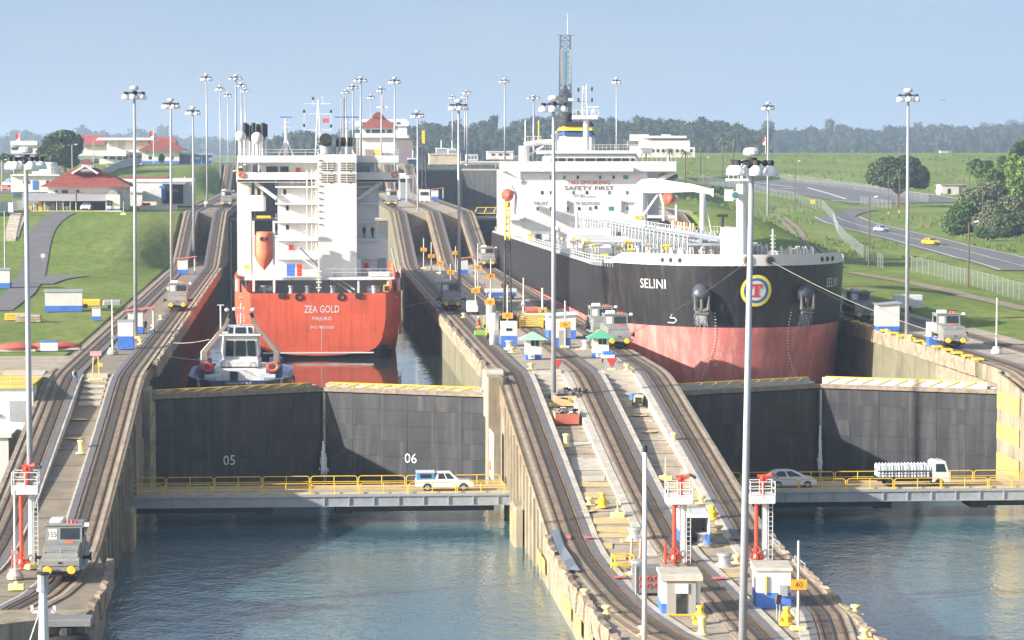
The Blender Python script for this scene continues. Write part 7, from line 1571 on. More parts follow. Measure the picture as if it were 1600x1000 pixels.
# wharf structures on the top level beyond the last gate
for i, (x0, x1, y0, y1, Y, m, lab, nm) in enumerate([(671, 720, 240, 257, 960, mat('stained_concrete', (.5, .4, .28), .9, var=.25, scale=4), 'stained concrete pier behind the topmost right gate', 'pier'), (720, 785, 252, 257, 955, TIMB, 'long low yellowish wharf edge behind the topmost gate', 'wharf'), (729, 747, 241, 251, 1000, WHITE2, 'white shed with a slanted roof beyond the topmost gate', 'shed'), (762, 802, 236, 249, 1010, CREAM, 'cream storehouse beyond the topmost gate', 'storehouse'), (638, 652, 247, 259, 1000, NAVY, 'dark blue launch beyond the topmost gate', 'launch'), (700, 713, 232, 243, 1060, WHITE2, 'white workboat with a mast behind the concrete pier', 'workboat'), (682, 697, 231, 240, 1080, STEEL, 'grey floating crane barge behind the concrete pier', 'barge')]):
    q = YP((x0 + x1) / 2, y1, Y); o = thing('wharf_' + nm if nm in ('shed', 'pier') else nm, lab, nm, (q.x, Y, q.z)); qb(o, 'body', m, x0, x1, y0 + 2, y1, Y, 8); qb(o, 'top', WHITE2 if nm != 'pier' else CONL, x0 - .3, x1 + .3, y0, y0 + 2, Y - .3, 8.5)
    if nm in ('shed', 'storehouse', 'workboat'):
        for k in range(3): qb(o, 'window', GLASS, lerp(x0, x1, .15 + k * .28), lerp(x0, x1, .28 + k * .28), y0 + 4, y0 + 7, Y - .1, .3)
    if nm in ('workboat', 'barge', 'launch'): qt(o, 'mast', WHITE2, [((x0 + x1) / 2, y0), ((x0 + x1) / 2, y0 - 12)], Y + 3, .25)
# office building on the right hill
ob = thing('hill_office', 'cream flat roofed building among palms behind the tanker bridge', 'building', (YP(1035, 245, 1010).x, 1010, hgt(YP(1035, 245, 1010).x, 1010))); OYB = 1010
qb(ob, 'main_wall', CREAM, 1015, 1078, 218, 242, OYB, 18); qb(ob, 'tower', CREAM, 990, 1014, 210, 236, OYB + 2, 12); qb(ob, 'flat_roof', WHITE2, 1005, 1073, 212, 216, OYB - 1, 20); qb(ob, 'lower_storey', CREAM, 1000, 1086, 230, 246, OYB - 3, 20); qb(ob, 'ribbon_window', GLASS, 1020, 1074, 216, 218.5, OYB - .1, .3); qb(ob, 'roof_box', CREAM, 1036, 1048, 210, 213, OYB + 3, 4)
for x in (1005, 1018, 1026, 1034, 1046, 1056, 1064, 1078): qb(ob, 'window', GLASS, x, x + 4, 233, 238, OYB - 3.1, .3)
# left terrace building below the first level
tb_ = thing('terrace_building', 'white blank building under the yellow railed terrace at the left edge', 'building', (-30.2, 262, L1)); B().box(-14, 5.2, -2, 5, 0, 8.3).build('wall', WHITE2, tb_); B().box(-14, 5.2, -2.3, 8, 8.3, 8.62).build('terrace_edge', mat('terrace_yellow', (.65, .48, .12), .8, var=.2), tb_); B().box(3.0, 4.6, -2.06, -1.98, 5.2, 7.1).build('door', STEEL, tb_); B().box(-14, 3.4, -7, -2, 0, 4.2).build('annexe', WHITE2, tb_); B().box(-14, 3.7, -7.3, -2.05, 4.2, 4.5).build('annexe_roof', WHITE2, tb_); B().box(1.8, 2.1, -2.2, -2.0, 5.6, 5.9).build('lamp', DARK, tb_)
b = B()
for k in range(9): b.tube((-8 + k * 1.6, -1.9, 8.6), (-8 + k * 1.6, -1.9, 9.8), .05, None, 5)
for z in (9.2, 9.8): b.tube((-8, -1.9, z), (4.9, -1.9, z), .05, None, 5)
b.build('railing', YEL, tb_)
for k in range(3): B().box(1.0, 5.0, 8 + k * 2.2, 10 + k * 2.2, 8.3, 8.45 + k * .12).build('terrace_step', CONL, tb_)
B().box(-14, 5.8, 8, 36, 8.2, 8.52).build('terrace_slab', CON, tb_)
# small launch whose mast top shows at the bottom left
lb_ = thing('pilot_launch', 'white and navy mast of a small launch at the bottom left', 'launch', (-14.0, 150, 0)); secs = []
for k in range(9): t = k / 8; w = 1.9 * math.sin(min(1, .35 + t * .65) * math.pi) ** .6 if t > .5 else 1.9; secs.append([(-w, -6 + 12 * t, 1.2), (-w * .8, -6 + 12 * t, -.5), (w * .8, -6 + 12 * t, -.5), (w, -6 + 12 * t, 1.2)])
B().loft(secs).build('hull', TNAVY, lb_); B().bev(-1.3, 1.3, -2, 2.5, 1.2, 3.6, .2).build('cabin', WHITE2, lb_); B().tube((0, 0, 3.6), (0, 0, 7.2), .75, .38, 12).build('mast_foot', WHITE2, lb_); B().tube((0, 0, 7.2), (0, 0, 10.3), .30, .22, 12).build('mast_head', WHITE2, lb_); B().box(-.6, .6, -.1, .1, 9.1, 9.25).build('spreader', WHITE2, lb_); B().tube((0, 0, 10.3), (0, 0, 10.45), .36, None, 12).build('lamp_base', STEEL, lb_); B().tube((0, 0, 10.45), (0, 0, 11.2), .3, .3, 12).build('lamp', STEEL, lb_); B().tube((0, 0, 11.2), (0, 0, 11.3), .36, None, 12).build('lamp_lid', DARK, lb_)
for z in (9.2,): 
    for x in (-.6, .6): B().box(x - .08, x + .08, -.1, .1, z, z + .3).build('spreader_tip', WHITE2, lb_)
B().box(-.34, -.05, -.72, -.36, 5.4, 7.1).build('navy_panel', TNAVY, lb_); B().tube((-.2, -.1, 9.2), (-2.2, -.6, 3.2), .035, None, 5).build('stay', CREAM, lb_)
lr = thing('life_ring', 'orange life ring on the white panel right of gate leaf 06', 'life ring', (17.86, 261.5, 4.2)); B().torus((0, 0, 0), .36, .11, 'x', 16, 7).build('ring', ORANGE, lr); B().box(-.02, .06, -.08, .08, -.1, .1).build('hook', STEEL, lr)
# ================================================================== roads, paths, fences and poles
def px_line(pts): return [SG(*p) for p in pts]
drape('left_bank_road', px_line([(-8, 487), (30, 462), (48, 435), (56, 400), (62, 370), (74, 346), (100, 334)]), 4.6, ASPH); drape('left_bank_road_spur', px_line([(45, 445), (80, 432), (112, 432)]), 8, ASPH, up=.17)
drape('upper_left_road', px_line([(-8, 272), (40, 258), (75, 246), (112, 240)]), 9, ASPH); drape('car_park', px_line([(-6, 302), (38, 292)]), 22, ASPH, up=.15)
rd = px_line([(1620, 424), (1540, 402), (1455, 381), (1377, 362), (1330, 350), (1308, 340)]); drape('right_road', rd, 15, ASPH, up=.15)
for off, w in ((-6.6, .35), (6.6, .35), (0, .25)): drape('road_marking', rd, w, LINE, up=.24, off=off)
drape('right_road_bend', px_line([(1310, 341), (1322, 333), (1350, 328)]), 9, ASPH, up=.2)
lot = px_line([(1150, 284), (1240, 292), (1330, 303), (1430, 318)]); drape('parking_lot', lot, 44, ASPH, up=.22, step=4)
drape('lot_marking', px_line([(1262, 295), (1300, 305), (1322, 313)]), 1.0, LINE, up=.34); drape('lot_marking', px_line([(1182, 287), (1220, 291), (1238, 294)]), .9, LINE, up=.34); drape('lot_marking', px_line([(1220, 297), (1245, 296)]), .8, LINE, up=.38); drape('lot_marking', px_line([(1300, 315), (1348, 317)]), .9, LINE, up=.34)
drape('lot_kerb', lot, 1.2, CONL, up=.42, off=-22.5, step=4)
for off in (-1.1, 1.1): drape('dirt_track', px_line([(1198, 333), (1222, 340), (1245, 362), (1266, 385), (1290, 402)]), 1.5, DIRT, up=.14, off=off)
drape('dirt_path', px_line([(1330, 426), (1400, 438), (1480, 455), (1610, 486)]), 3.0, DIRT, up=.12)
drape('left_bank_footpath', px_line([(20, 372), (28, 345), (35, 338)]), 2.2, CONL, up=.14)
MESH = bpy.data.materials.new('chain_link'); MESH.use_nodes = True; t = MESH.node_tree; bs = t.nodes['Principled BSDF']; bs.inputs['Base Color'].default_value = (.38, .41, .43, 1); bs.inputs['Roughness'].default_value = .5; bs.inputs['Metallic'].default_value = .3
ge = t.nodes.new('ShaderNodeNewGeometry'); wv = []
mpn = t.nodes.new('ShaderNodeMapping'); t.links.new(ge.outputs['Position'], mpn.inputs[0]); nn = t.nodes.new('ShaderNodeTexNoise'); nn.inputs['Scale'].default_value = 6.0; nn.inputs['Detail'].default_value = 3; t.links.new(mpn.outputs[0], nn.inputs['Vector'])
mr = t.nodes.new('ShaderNodeMapRange'); mr.inputs[1].default_value = .35; mr.inputs[2].default_value = .65; mr.inputs[3].default_value = .06; mr.inputs[4].default_value = .26; t.links.new(nn.outputs[0], mr.inputs[0]); t.links.new(mr.outputs[0], bs.inputs['Alpha'])
def fence(label, pts, h=2.4, gap=4.0, m=None, solid=False, name='chain_link_fence'):
    P = [q for q in pts]; o = thing(name, label, 'fence', P[0]); base = P[0]; Q = []
    for a, c in zip(P, P[1:]):
        n = max(1, int((c - a).length / gap))
        for k in range(n): q = a.lerp(c, k / n); q.z = hgt(q.x, q.y); Q.append(q)
    Q.append(P[-1]); post = None
    for q in Q:
        l = q - base
        if post is None: post = B().tube((0, 0, -.3), (0, 0, h + .15), .04, None, 6).build('post', STEEL, o); post.location = l
        else: like(post, o, l)
    for a, c in zip(Q, Q[1:]):
        a = a - base; c = c - base; up = Vector((0, 0, 1)); B().add([a + up * .08, c + up * .08, c + up * h, a + up * h], [(0, 1, 2, 3)]).build('panel', m or MESH, o, fix=False)
        B().tube(a + up * h, c + up * h, .025, None, 4).build('top_rail', STEEL, o)
fence('long chain link fence curving down the right lawn to the road', px_line([(1060, 279), (1120, 290), (1180, 300), (1240, 313), (1285, 326), (1302, 345)]) + [Vector((x, y, hgt(x, y))) for x, y in ((137, 700), (122, 605), (113, 548), (108.5, 511))], 2.6, 5)
fence('chain link fence running along the dirt path to the right edge', px_line([(1424, 424), (1460, 432), (1520, 448), (1610, 474)]), 2.6, 4)
fence('chain link fence beyond the grey parking lot', px_line([(1220, 283), (1290, 291), (1370, 302), (1450, 317)]), 2.6, 6); fence('short chain link fence in front of the grey parking lot', px_line([(1345, 320), (1392, 327)]), 2.6, 4)
fence('white solid fence at the left edge before the pump house', [Vector((x, y, hgt(x, y))) for x, y in ((-64, 575), (-60, 610), (-56, 660))], 2.2, 4, mat('fence_white', (.7, .72, .75), .7, var=.06), name='panel_fence')
fence('pale grey panel fence climbing behind the red roofed house', [Vector((x, y, hgt(x, y))) for x, y in ((-78, 760), (-60, 860), (-52, 905))], 2.2, 6, mat('fence_grey', (.5, .54, .58), .7, var=.06), name='panel_fence')
def upole(px, yt, yb, lab, arm=True, m=None, lamp=False):
    p = SG(px, yb); h = YP(px, yt, p.y).z - p.z; o = thing('utility_pole' if not lamp else 'street_lamp', lab, 'utility pole' if not lamp else 'street lamp', p, 0, 'wooden utility poles' if not lamp else 'roadside lamps'); B().tube((0, 0, -.3), (0, 0, h), .16, .11, 8).build('pole', m or WOOD, o)
    if arm and not lamp: B().cbox((0, 0, h - .8), (1.9, .12, .12), .7).build('cross_arm', WOOD, o); B().box(-.17, .17, -.17, .17, 1.2, 1.9).build('yellow_band', YEL, o)
    if lamp: B().tube((0, 0, h - .1), (1.0, 0, h + .15), .05, None, 5).build('arm', STEEL, o); B().cbox((1.2, 0, h + .1), (.7, .3, .25), 0, -.2).build('lamp_head', LAMPW, o)
for a in [(1462, 243, 306, 'tall wooden pole in the meadow right of the round tree'), (1388, 268, 341, 'left one of two wooden poles before the round tree'), (1405, 268, 339, 'right one of two wooden poles before the round tree'), (1514, 244, 320, 'wooden pole before the lone small tree on the right'), (1535, 282, 372, 'wooden pole standing in the shrubs on the right'), (1565, 240, 262, 'distant wooden pole high in the meadow'), (1506, 278, 300, 'short thin pole in the meadow by the shrubs')]: upole(*a)
for a in [(1242, 252, 334, 'dark street lamp on the lawn above the dirt track'), (1358, 308, 418, 'thin street lamp pole inside the fence corner'), (1513, 347, 450, 'street lamp with a white head beside the right road fence'), (1101, 246, 300, 'street lamp rising behind the tanker crane'), (113, 226, 285, 'street lamp left of the big left tree'), (146, 219, 262, 'street lamp behind the red roofed house'), (22, 245, 305, 'street lamp in the left car park'), (3, 250, 300, 'pale street lamp at the very left edge'), (53, 197, 250, 'tall street lamp left of the big left tree'), (182, 201, 246, 'twin street lamp behind the visitor building'), (256, 202, 248, 'street lamp behind the pavilion roof'), (8, 330, 420, 'bare street lamp pole beside the left bank road')]: upole(a[0], a[1], a[2], a[3], False, STEEL if a[0] < 1000 else WOOD, True)
sg = thing('road_sign', 'small white square sign on the left lawn', 'sign', SG(67, 412)); B().tube((0, 0, 0), (0, 0, 1.5), .04, None, 5).build('post', STEEL, sg); B().box(-.35, .35, -.05, 0, 1.1, 1.8).build('board', WHITE2, sg)
sg = thing('road_sign', 'yellow square sign at the fence below the parking lot', 'sign', SG(1270, 325)); B().tube((0, 0, 0), (0, 0, 2), .05, None, 5).build('post', STEEL, sg); B().box(-.75, .75, -.05, 0, 1.4, 2.6).build('board', YEL, sg)
for x, y, yb, c, lab, ht in ((240, 204, 258, RED, 'red and white flag on a white pole before the pavilion', 9), (31, 208, 246, RED, 'small red flag on the flat roofed house at the far left', 6), (1196, 214, 240, RED, 'small red topped marker mast beside the slope mast', 5)):
    Y = 905 if x < 1000 else 1005; p = YP(x, yb, Y); o = thing('flagpole', lab, 'flag', (p.x, Y, p.z)); hgt_ = YP(x, y, Y).z - p.z; B().tube((0, 0, 0), (0, 0, hgt_), .12, None, 6).build('pole', WHITE2, o); B().strip([[(-.1, 0, hgt_ - 1.6), (-.1, 0, hgt_)], [(-.6, .15, hgt_ - 1.8), (-.6, .15, hgt_ - .1)], [(-1.2, 0, hgt_ - 2.2), (-1.2, 0, hgt_ - .2)]]).build('flag', c, o); B().strip([[(-.1, .02, hgt_ - 2.8), (-.1, .02, hgt_ - 1.6)], [(-1.0, .1, hgt_ - 3.1), (-1.0, .1, hgt_ - 2.0)]]).build('flag_white', WHITE2, o)
st2 = thing('garden_stair', 'long concrete stair climbing the bank at the far left', 'stair', SG(17, 375))
for k in range(16):
    t = k / 15; q = SG(16, 376).lerp(SG(26, 336), t); z = hgt(q.x, q.y); l = st2.location; B().box(q.x - l.x - 1.1, q.x - l.x + 1.1, q.y - l.y - 1.2, q.y - l.y + 1.2, z - l.z - .3, z - l.z + .3).build('tread', CONL, st2)
for px, py, m, lab in ((28, 500, YEL, 'flat yellow pallets at the edge of the left lawn'), (45, 503, TIMB, 'weathered timber pallets at the edge of the left lawn')):
    o = thing('pallet_stack', lab, 'pallets', at(px, py, flat(L2))); 
    for k in range(3): B().bev(-1.6, 1.6, -1, 1, .05 + k * .3, .25 + k * .3, .03).build('pallet', m, o)
    B().box(-1.4, 1.4, -.8, .8, 0, .9).build('blocks', TIMB, o)
yc = thing('yellow_compressor', 'yellow towed compressor behind the long white shed', 'compressor', at(143, 482, flat(L2))); B().bev(-1.4, 1.4, -.7, .7, .45, 1.3, .2).build('hood', YEL, yc); B().bev(1.6, 4.2, -.8, .8, .5, 1.2, .2).build('grey_hood', STEEL, yc)
for x in (-.8, 2.6): B().tube((x, -.75, .35), (x, -.55, .35), .35, None, 12).build('wheel', TYRE, yc)
for px, py, w, d, h, lab in ((1486, 304, 4.6, 6, 3.2, 'small grey concrete hut in the meadow on the right'), (1477, 236, 5, 5, 3.6, 'tiny pale hut on the meadow crest')):
    q = SG(px, py); o = thing('field_hut', lab, 'hut', q, .1); B().box(-w, w * .4, -d / 2, d / 2, -.3, h).build('wall', CREAM, o); B().box(w * .4, w, -d / 2 + .3, d / 2, -.3, h).build('side_wall', CON, o); B().box(-w - .3, w + .3, -d / 2 - .4, d / 2 + .4, h, h + .35).build('roof_slab', CON, o); B().box(-w * .5, -w * .25, -d / 2 - .04, -d / 2, .2, 2).build('door', DARK, o)

# ================================================================== trees
def leafmat(name, dark, light, trans=.15):
    m = bpy.data.materials.new(name); m.use_nodes = True; t = m.node_tree; b = t.nodes['Principled BSDF']; b.inputs['Roughness'].default_value = .7; b.inputs['Specular IOR Level'].default_value = .2
    ge = t.nodes.new('ShaderNodeNewGeometry'); n = t.nodes.new('ShaderNodeTexNoise'); n.inputs['Scale'].default_value = .35; n.inputs['Detail'].default_value = 4; t.links.new(ge.outputs['Position'], n.inputs['Vector'])
    r = t.nodes.new('ShaderNodeValToRGB'); r.color_ramp.elements[0].position = .35; r.color_ramp.elements[1].position = .68; r.color_ramp.elements[0].color = (*dark, 1); r.color_ramp.elements[1].color = (*light, 1); t.links.new(n.outputs[0], r.inputs[0]); t.links.new(r.outputs[0], b.inputs['Base Color']); return m
LEAF1 = leafmat('leaf_olive', (.035, .060, .022), (.085, .115, .042)); LEAF2 = leafmat('leaf_green', (.045, .095, .022), (.12, .19, .05)); LEAF3 = leafmat('leaf_grey_green', (.075, .105, .05), (.17, .19, .10)); LEAF4 = leafmat('leaf_bright', (.09, .17, .03), (.20, .30, .06))
def leaves(blobs, n, size, seed):
    rnd = random.Random(seed); b = B(); tot = sum(r[3] * r[4] * r[5] for r in blobs)
    for cx, cy, cz, rx, ry, rz in blobs:
        k = int(n * rx * ry * rz / tot)
        for _ in range(k):
            d = Vector((rnd.gauss(0, 1), rnd.gauss(0, 1), rnd.gauss(0, 1))).normalized(); r = rnd.uniform(.55, 1.03) ** .6
            lump = 1 + .22 * noise.noise(d * 2.3 + Vector((cx, cy, cz)))
            p = Vector((cx + d.x * rx * r * lump, cy + d.y * ry * r * lump, cz + d.z * rz * r * lump)); s = size * rnd.uniform(.6, 1.3)
            u = Vector((rnd.gauss(0, 1), rnd.gauss(0, 1), rnd.gauss(0, .6))).normalized(); w = (d + Vector((rnd.gauss(0, .6), rnd.gauss(0, .6), rnd.gauss(0, .6)))).cross(u)
            if w.length < .1: continue
            w.normalize(); u = u * s; w = w * s * .6
            b.add([p - u, p - w, p + u, p + w], [(0, 1, 2, 3)])
    return b
def tree(loc, label, blobs, n, size, m, trunk_r=.4, limbs=5, name='tree', cat='tree', group=None):
    o = thing(name, label, cat, loc, 0, group); rnd = random.Random(label); top = min(q[2] for q in blobs)
    b = B(); b.tube((0, 0, -.5), (.1, 0, top * .6), trunk_r * 1.25, trunk_r * .8, 10)
    for q in blobs[:limbs + 2]: b.tube((.1, 0, top * .55), (q[0] * .8, q[1] * .8, q[2]), trunk_r * .55, trunk_r * .15, 7)
    b.build('trunk', WOOD, o)
    lv = leaves(blobs, n, size, label)
    for cx, cy, cz, rx, ry, rz in blobs:
        k0 = len(lv.v); lv.sphere((0, 0, 0), 1, 9, 6); lv.v[k0:] = [(cx + x * rx * .72, cy + y * ry * .72, cz + z * rz * .72) for x, y, z in lv.v[k0:]]
    lv.build('crown', m, o, fix=False); return o
q = SG(97, 255); q = Vector((YP(97, 0, 860).x, 860, hgt(YP(97, 0, 860).x, 860)))
sc = 860 / 4326
def bl(pts, cx, by, k): return [((x - cx) * k, random.uniform(-1.5, 1.5), (by - y) * k, rx * k, rx * k * .8, ry * k) for x, y, rx, ry in pts]
tree(q, 'large spreading tree left of the warehouse', bl([(97, 200, 20, 12), (82, 208, 18, 12), (112, 206, 15, 12), (70, 222, 14, 11), (95, 222, 26, 15), (118, 216, 9, 9), (105, 236, 16, 9), (78, 236, 16, 9), (60, 232, 8, 7)], 97, 258, sc), 9000, .62, LEAF1, .8)
Y_ = 880; q = Vector((YP(1405, 0, Y_).x, Y_, hgt(YP(1405, 0, Y_).x, Y_))); k_ = Y_ / 4326; by_ = 237 + (HC - q.z) / k_
tree(q, 'dense round dark tree in the meadow beyond the parking lot', bl([(1383, 268, 26, 20), (1412, 264, 30, 20), (1435, 275, 20, 18), (1368, 276, 14, 14), (1400, 282, 36, 13), (1440, 287, 16, 9), (1420, 256, 20, 12), (1390, 255, 18, 11)], 1405, by_, k_), 13000, .55, LEAF1, .6)
Y_ = 830; q = Vector((YP(1532, 0, Y_).x, Y_, hgt(YP(1532, 0, Y_).x, Y_))); k_ = Y_ / 4326; by_ = 237 + (HC - q.z) / k_
tree(q, 'lone small leafy tree above the shrubs on the right', bl([(1526, 258, 12, 9), (1540, 262, 12, 10), (1532, 269, 14, 9), (1520, 264, 8, 8), (1548, 257, 6, 6)], 1532, by_, k_), 3500, .5, LEAF2, .25)
for i, (px, yb, pts, m, n, lab, Y_) in enumerate([(1500, 372, [(1488, 345, 15, 15), (1505, 335, 20, 18), (1522, 345, 18, 20), (1500, 356, 24, 13)], LEAF2, 9000, 'leftmost green bush of the shrub belt beside the road', 690), (1530, 370, [(1525, 308, 22, 14), (1550, 300, 26, 14), (1512, 325, 20, 16), (1540, 325, 28, 18), (1530, 345, 26, 18), (1560, 315, 20, 16)], LEAF3, 14000, 'grey green spreading shrub in the middle of the shrub belt', 720), (1565, 380, [(1545, 350, 20, 18), (1560, 335, 24, 16), (1585, 325, 24, 20), (1570, 352, 28, 20), (1600, 345, 22, 24), (1590, 372, 24, 12)], LEAF3, 16000, 'broad grey green shrub at the right edge nearest the road', 680),
                                              (1560, 345, [(1552, 282, 18, 16), (1572, 272, 18, 16), (1560, 295, 24, 16), (1582, 290, 18, 18)], LEAF2, 9000, 'dark green bushy tree above the shrub belt', 770), (1590, 345, [(1588, 262, 15, 20), (1605, 268, 18, 24), (1590, 292, 18, 18), (1608, 300, 16, 20)], LEAF4, 9000, 'bright green tree at the right edge above the shrubs', 740), (1590, 300, [(1588, 240, 10, 12), (1600, 232, 12, 12), (1572, 252, 10, 8)], LEAF1, 4000, 'dark treetop at the upper right edge', 790), (1545, 380, [(1540, 365, 12, 8), (1555, 368, 10, 7)], LEAF2, 2500, 'low green bush at the foot of the pole in the shrubs', 660)]):
    q = Vector((YP(px, 0, Y_).x, Y_, hgt(YP(px, 0, Y_).x, Y_))); k_ = Y_ / 4326; by_ = 237 + (HC - q.z) / k_
    tree(q, lab, bl(pts, px, by_, k_), n, .42, m, .25, 4, 'shrub' if i not in (3, 4, 5) else 'tree', 'shrub' if i not in (3, 4, 5) else 'tree', 'shrub belt beside the right road')
for i, (px, Y_, ry, pts, m, lab) in enumerate([(18, 620, 256, [(5, 246, 10, 6), (14, 248, 8, 6)], LEAF1, 'dark bush at the left edge below the flat roofed house'), (1045, 985, 250, [(1040, 236, 8, 5), (1052, 240, 8, 5), (1030, 241, 7, 4)], LEAF2, 'shrub row in front of the hill office'), (250, 905, 250, [(250, 240, 3, 6)], LEAF1, 'small dark tree against the pavilion wall'), (1165, 930, 290, [(1120, 276, 10, 5), (1135, 280, 12, 5)], LEAF2, 'hedge behind the tanker crane jib')]):
    x_ = YP(px, 0, Y_).x; Y_ = 905 if i == 0 else Y_; q = Vector((YP(px, 0, Y_).x, Y_, hgt(YP(px, 0, Y_).x, Y_))); k_ = Y_ / 4326; by_ = 237 + (HC - q.z) / k_; dy = by_ - ry
    tree(q, lab, [(a, b_, max(c, .8), d, e, f_) for a, b_, c, d, e, f_ in bl([(x, y + dy, r1_, r2_) for x, y, r1_, r2_ in pts], px, by_, k_)], 1800, .45, m, .15, 2, 'bush', 'bush')
def palm(px, ytop, ybase, Y_, lab, fr=2.2):
    x = YP(px, 0, Y_).x; z0 = min(hgt(x, Y_), YP(px, ybase, Y_).z); z1 = YP(px, ytop, Y_).z; o = thing('palm_tree', lab, 'palm', (x, Y_, z0), 0, 'palms on the right hill'); h = z1 - z0; B().tube((0, 0, -.5), (.2, 0, h), .3, .2, 8).build('trunk', WOOD, o); rnd = random.Random(lab)
    for k in range(16):
        a = rnd.uniform(0, 6.28); el = rnd.uniform(-.3, .9); rows = []
        for i in range(6):
            t_ = i / 5; r = fr * t_; z = h + fr * (el * t_ - .9 * t_ * t_); w = .35 * (1 - t_ * .8); ca, sa = math.cos(a), math.sin(a); rows.append([(.2 + r * ca - w * sa, r * sa + w * ca, z - .12), (.2 + r * ca, r * sa, z), (.2 + r * ca + w * sa, r * sa - w * ca, z - .12)])
        B().strip(rows).build('frond', LEAF3 if k % 3 else LEAF2, o, fix=False)
palm(1071, 238, 256, 900, 'stocky palm in front of the hill office', 3.4); palm(1046, 234, 248, 970, 'palm left of the stocky palm by the hill office', 2.6); palm(1130, 213, 238, 1050, 'left one of two tall palms right of the hill office', 3.6); palm(1146, 220, 238, 1060, 'right one of two tall palms right of the hill office', 3.0); palm(1010, 236, 250, 960, 'palm half hidden by the tanker bridge roof gear', 2.6); palm(1095, 222, 240, 1040, 'palm next to the hill office end wall', 2.4)
# rough tufts of grass on the verges and the meadow of the right bank
rnd = random.Random(21); bg_ = B(); bg2_ = B(); RD = [Vector(q[:2]) for q in rd]; LT = [Vector(q[:2]) for q in lot]
def seg_d(p, P):
    best = 1e9
    for a, c in zip(P, P[1:]):
        t = max(0, min(1, (p - a).dot(c - a) / max(1e-6, (c - a).length_squared))); best = min(best, (a.lerp(c, t) - p).length)
    return best
for k in range(4200):
    Y = rnd.uniform(560, 1230); X = rnd.uniform(112, 300) * Y / 800
    p = Vector((X, Y))
    if noise.noise(Vector((X * .02, Y * .012, 1))) < -.05 or seg_d(p, RD) < 8.5 or seg_d(p, LT) < 27: continue
    z = hgt(X, Y); b = bg_ if rnd.random() < .6 else bg2_; h = rnd.uniform(.4, 1.15)
    for j in range(5):
        a = rnd.uniform(0, 6.28); r = rnd.uniform(.1, .7); w = rnd.uniform(.12, .3); x, y = X + r * math.cos(a), Y + r * math.sin(a); c = rnd.uniform(-.4, .4)
        b.add([(x - w, y, z), (x + w, y, z), (x + c + w * .3, y + c, z + h), (x + c - w * .3, y + c, z + h * .9)], [(0, 1, 2, 3)])
for b, m, lab in ((bg_, LEAF4, 'green tussocks of rough grass on the right meadow'), (bg2_, mat('dry_grass', (.20, .225, .07), .9, var=.25, scale=20), 'dry straw coloured grass tussocks on the right meadow')):
    tag(b.build('rough_grass', m, None, kind='stuff', fix=False), lab, 'grass')
# water pouring from the hawse pipes of the tanker
for px, lab in ((1095, 'water washing down from the left anchor of the tanker'), (1258, 'water washing down from the right anchor of the tanker')):
    rnd = random.Random(px); b = B()
    for k in range(60):
        z0 = 15.3 - rnd.random() * .6; z1 = z0 - rnd.uniform(.8, 2.6); q = hp(t_at(px + rnd.uniform(-9, 9), 14.0), z0); e = hp(t_at(px + rnd.uniform(-12, 12), 14.0), z1); nrm = Vector((q.x - SC_, q.y - 355, 0)).normalized() * .12
        b.tube(q + nrm, e + nrm, .035, .02, 4)
    tag(b.build('anchor_wash', mat('wash_white', (.6, .63, .66), .6, var=.2, scale=40, alpha=.55), None, kind='stuff'), lab, 'water')
# far woods: nobody could count these
def forest(name, label, prof, Y0, rows, dy, size, m, seed, zbase, nl=70):
    rnd = random.Random(seed); b = B(); x0, x1 = prof[0][0], prof[-1][0]; import bmesh
    bm = bmesh.new(); bmesh.ops.create_icosphere(bm, subdivisions=1, radius=1); IV = [v.co.copy() for v in bm.verts]; IF = [tuple(v.index for v in f.verts) for f in bm.faces]; bm.free()
    for r in range(rows):
        Y = Y0 + r * dy; k = Y / 4326; t = (r + 1) / rows; stepx = size * 1.15 / k; px = x0
        while px < x1:
            ytop = pw(px, prof); X = YP(px, 0, Y).x; ztop = YP(px, ytop, Y0 + rows * dy).z
            z = lerp(zbase, ztop - size * .8, t ** .8) + rnd.uniform(-.5, .35) * size + (rnd.uniform(.5, 1.3) * size if r > rows - 3 and rnd.random() < .1 else 0); s = size * rnd.uniform(.6, 1.15); o_ = Vector((rnd.uniform(0, 90), 0, 0))
            vs = []
            for v in IV:
                q = v * (1 + .35 * noise.noise(v * 1.9 + o_) + .22 * noise.noise(v * 4.5 + o_)); vs.append((X + q.x * s, Y + q.y * s, z + q.z * s * .85 if q.z > -.3 else z - size * 1.6))
            b.add([(X + (a - X) * .86, Y + (c - Y) * .86, z + (e - z) * .86) for a, c, e in vs], IF)
            for _ in range(nl):
                d = Vector((rnd.gauss(0, 1), rnd.gauss(0, 1) - .6, rnd.gauss(0, 1) + .5)).normalized(); l_ = 1 + .35 * noise.noise(d * 1.9 + o_) + .22 * noise.noise(d * 4.5 + o_)
                p_ = Vector((X, Y, z)) + Vector((d.x, d.y, d.z * .85)) * s * l_ * rnd.uniform(.82, 1.06); u = Vector((rnd.gauss(0, 1), rnd.gauss(0, 1), rnd.gauss(0, .7))).normalized(); w = d.cross(u)
                if w.length > .1: w = w.normalized() * s * .15; u = u * s * .22; b.add([p_ - u, p_ - w, p_ + u, p_ + w], [(0, 1, 2, 3)])
            px += stepx * rnd.uniform(.7, 1.3)
    o = b.build(name, m, None, kind='stuff', fix=False); tag(o, label, 'forest')
FM = leafmat('forest_green', (.012, .026, .014), (.062, .078, .028)); [setattr(n_.inputs['Scale'], 'default_value', .05) for n_ in FM.node_tree.nodes if n_.type == 'TEX_NOISE'] 
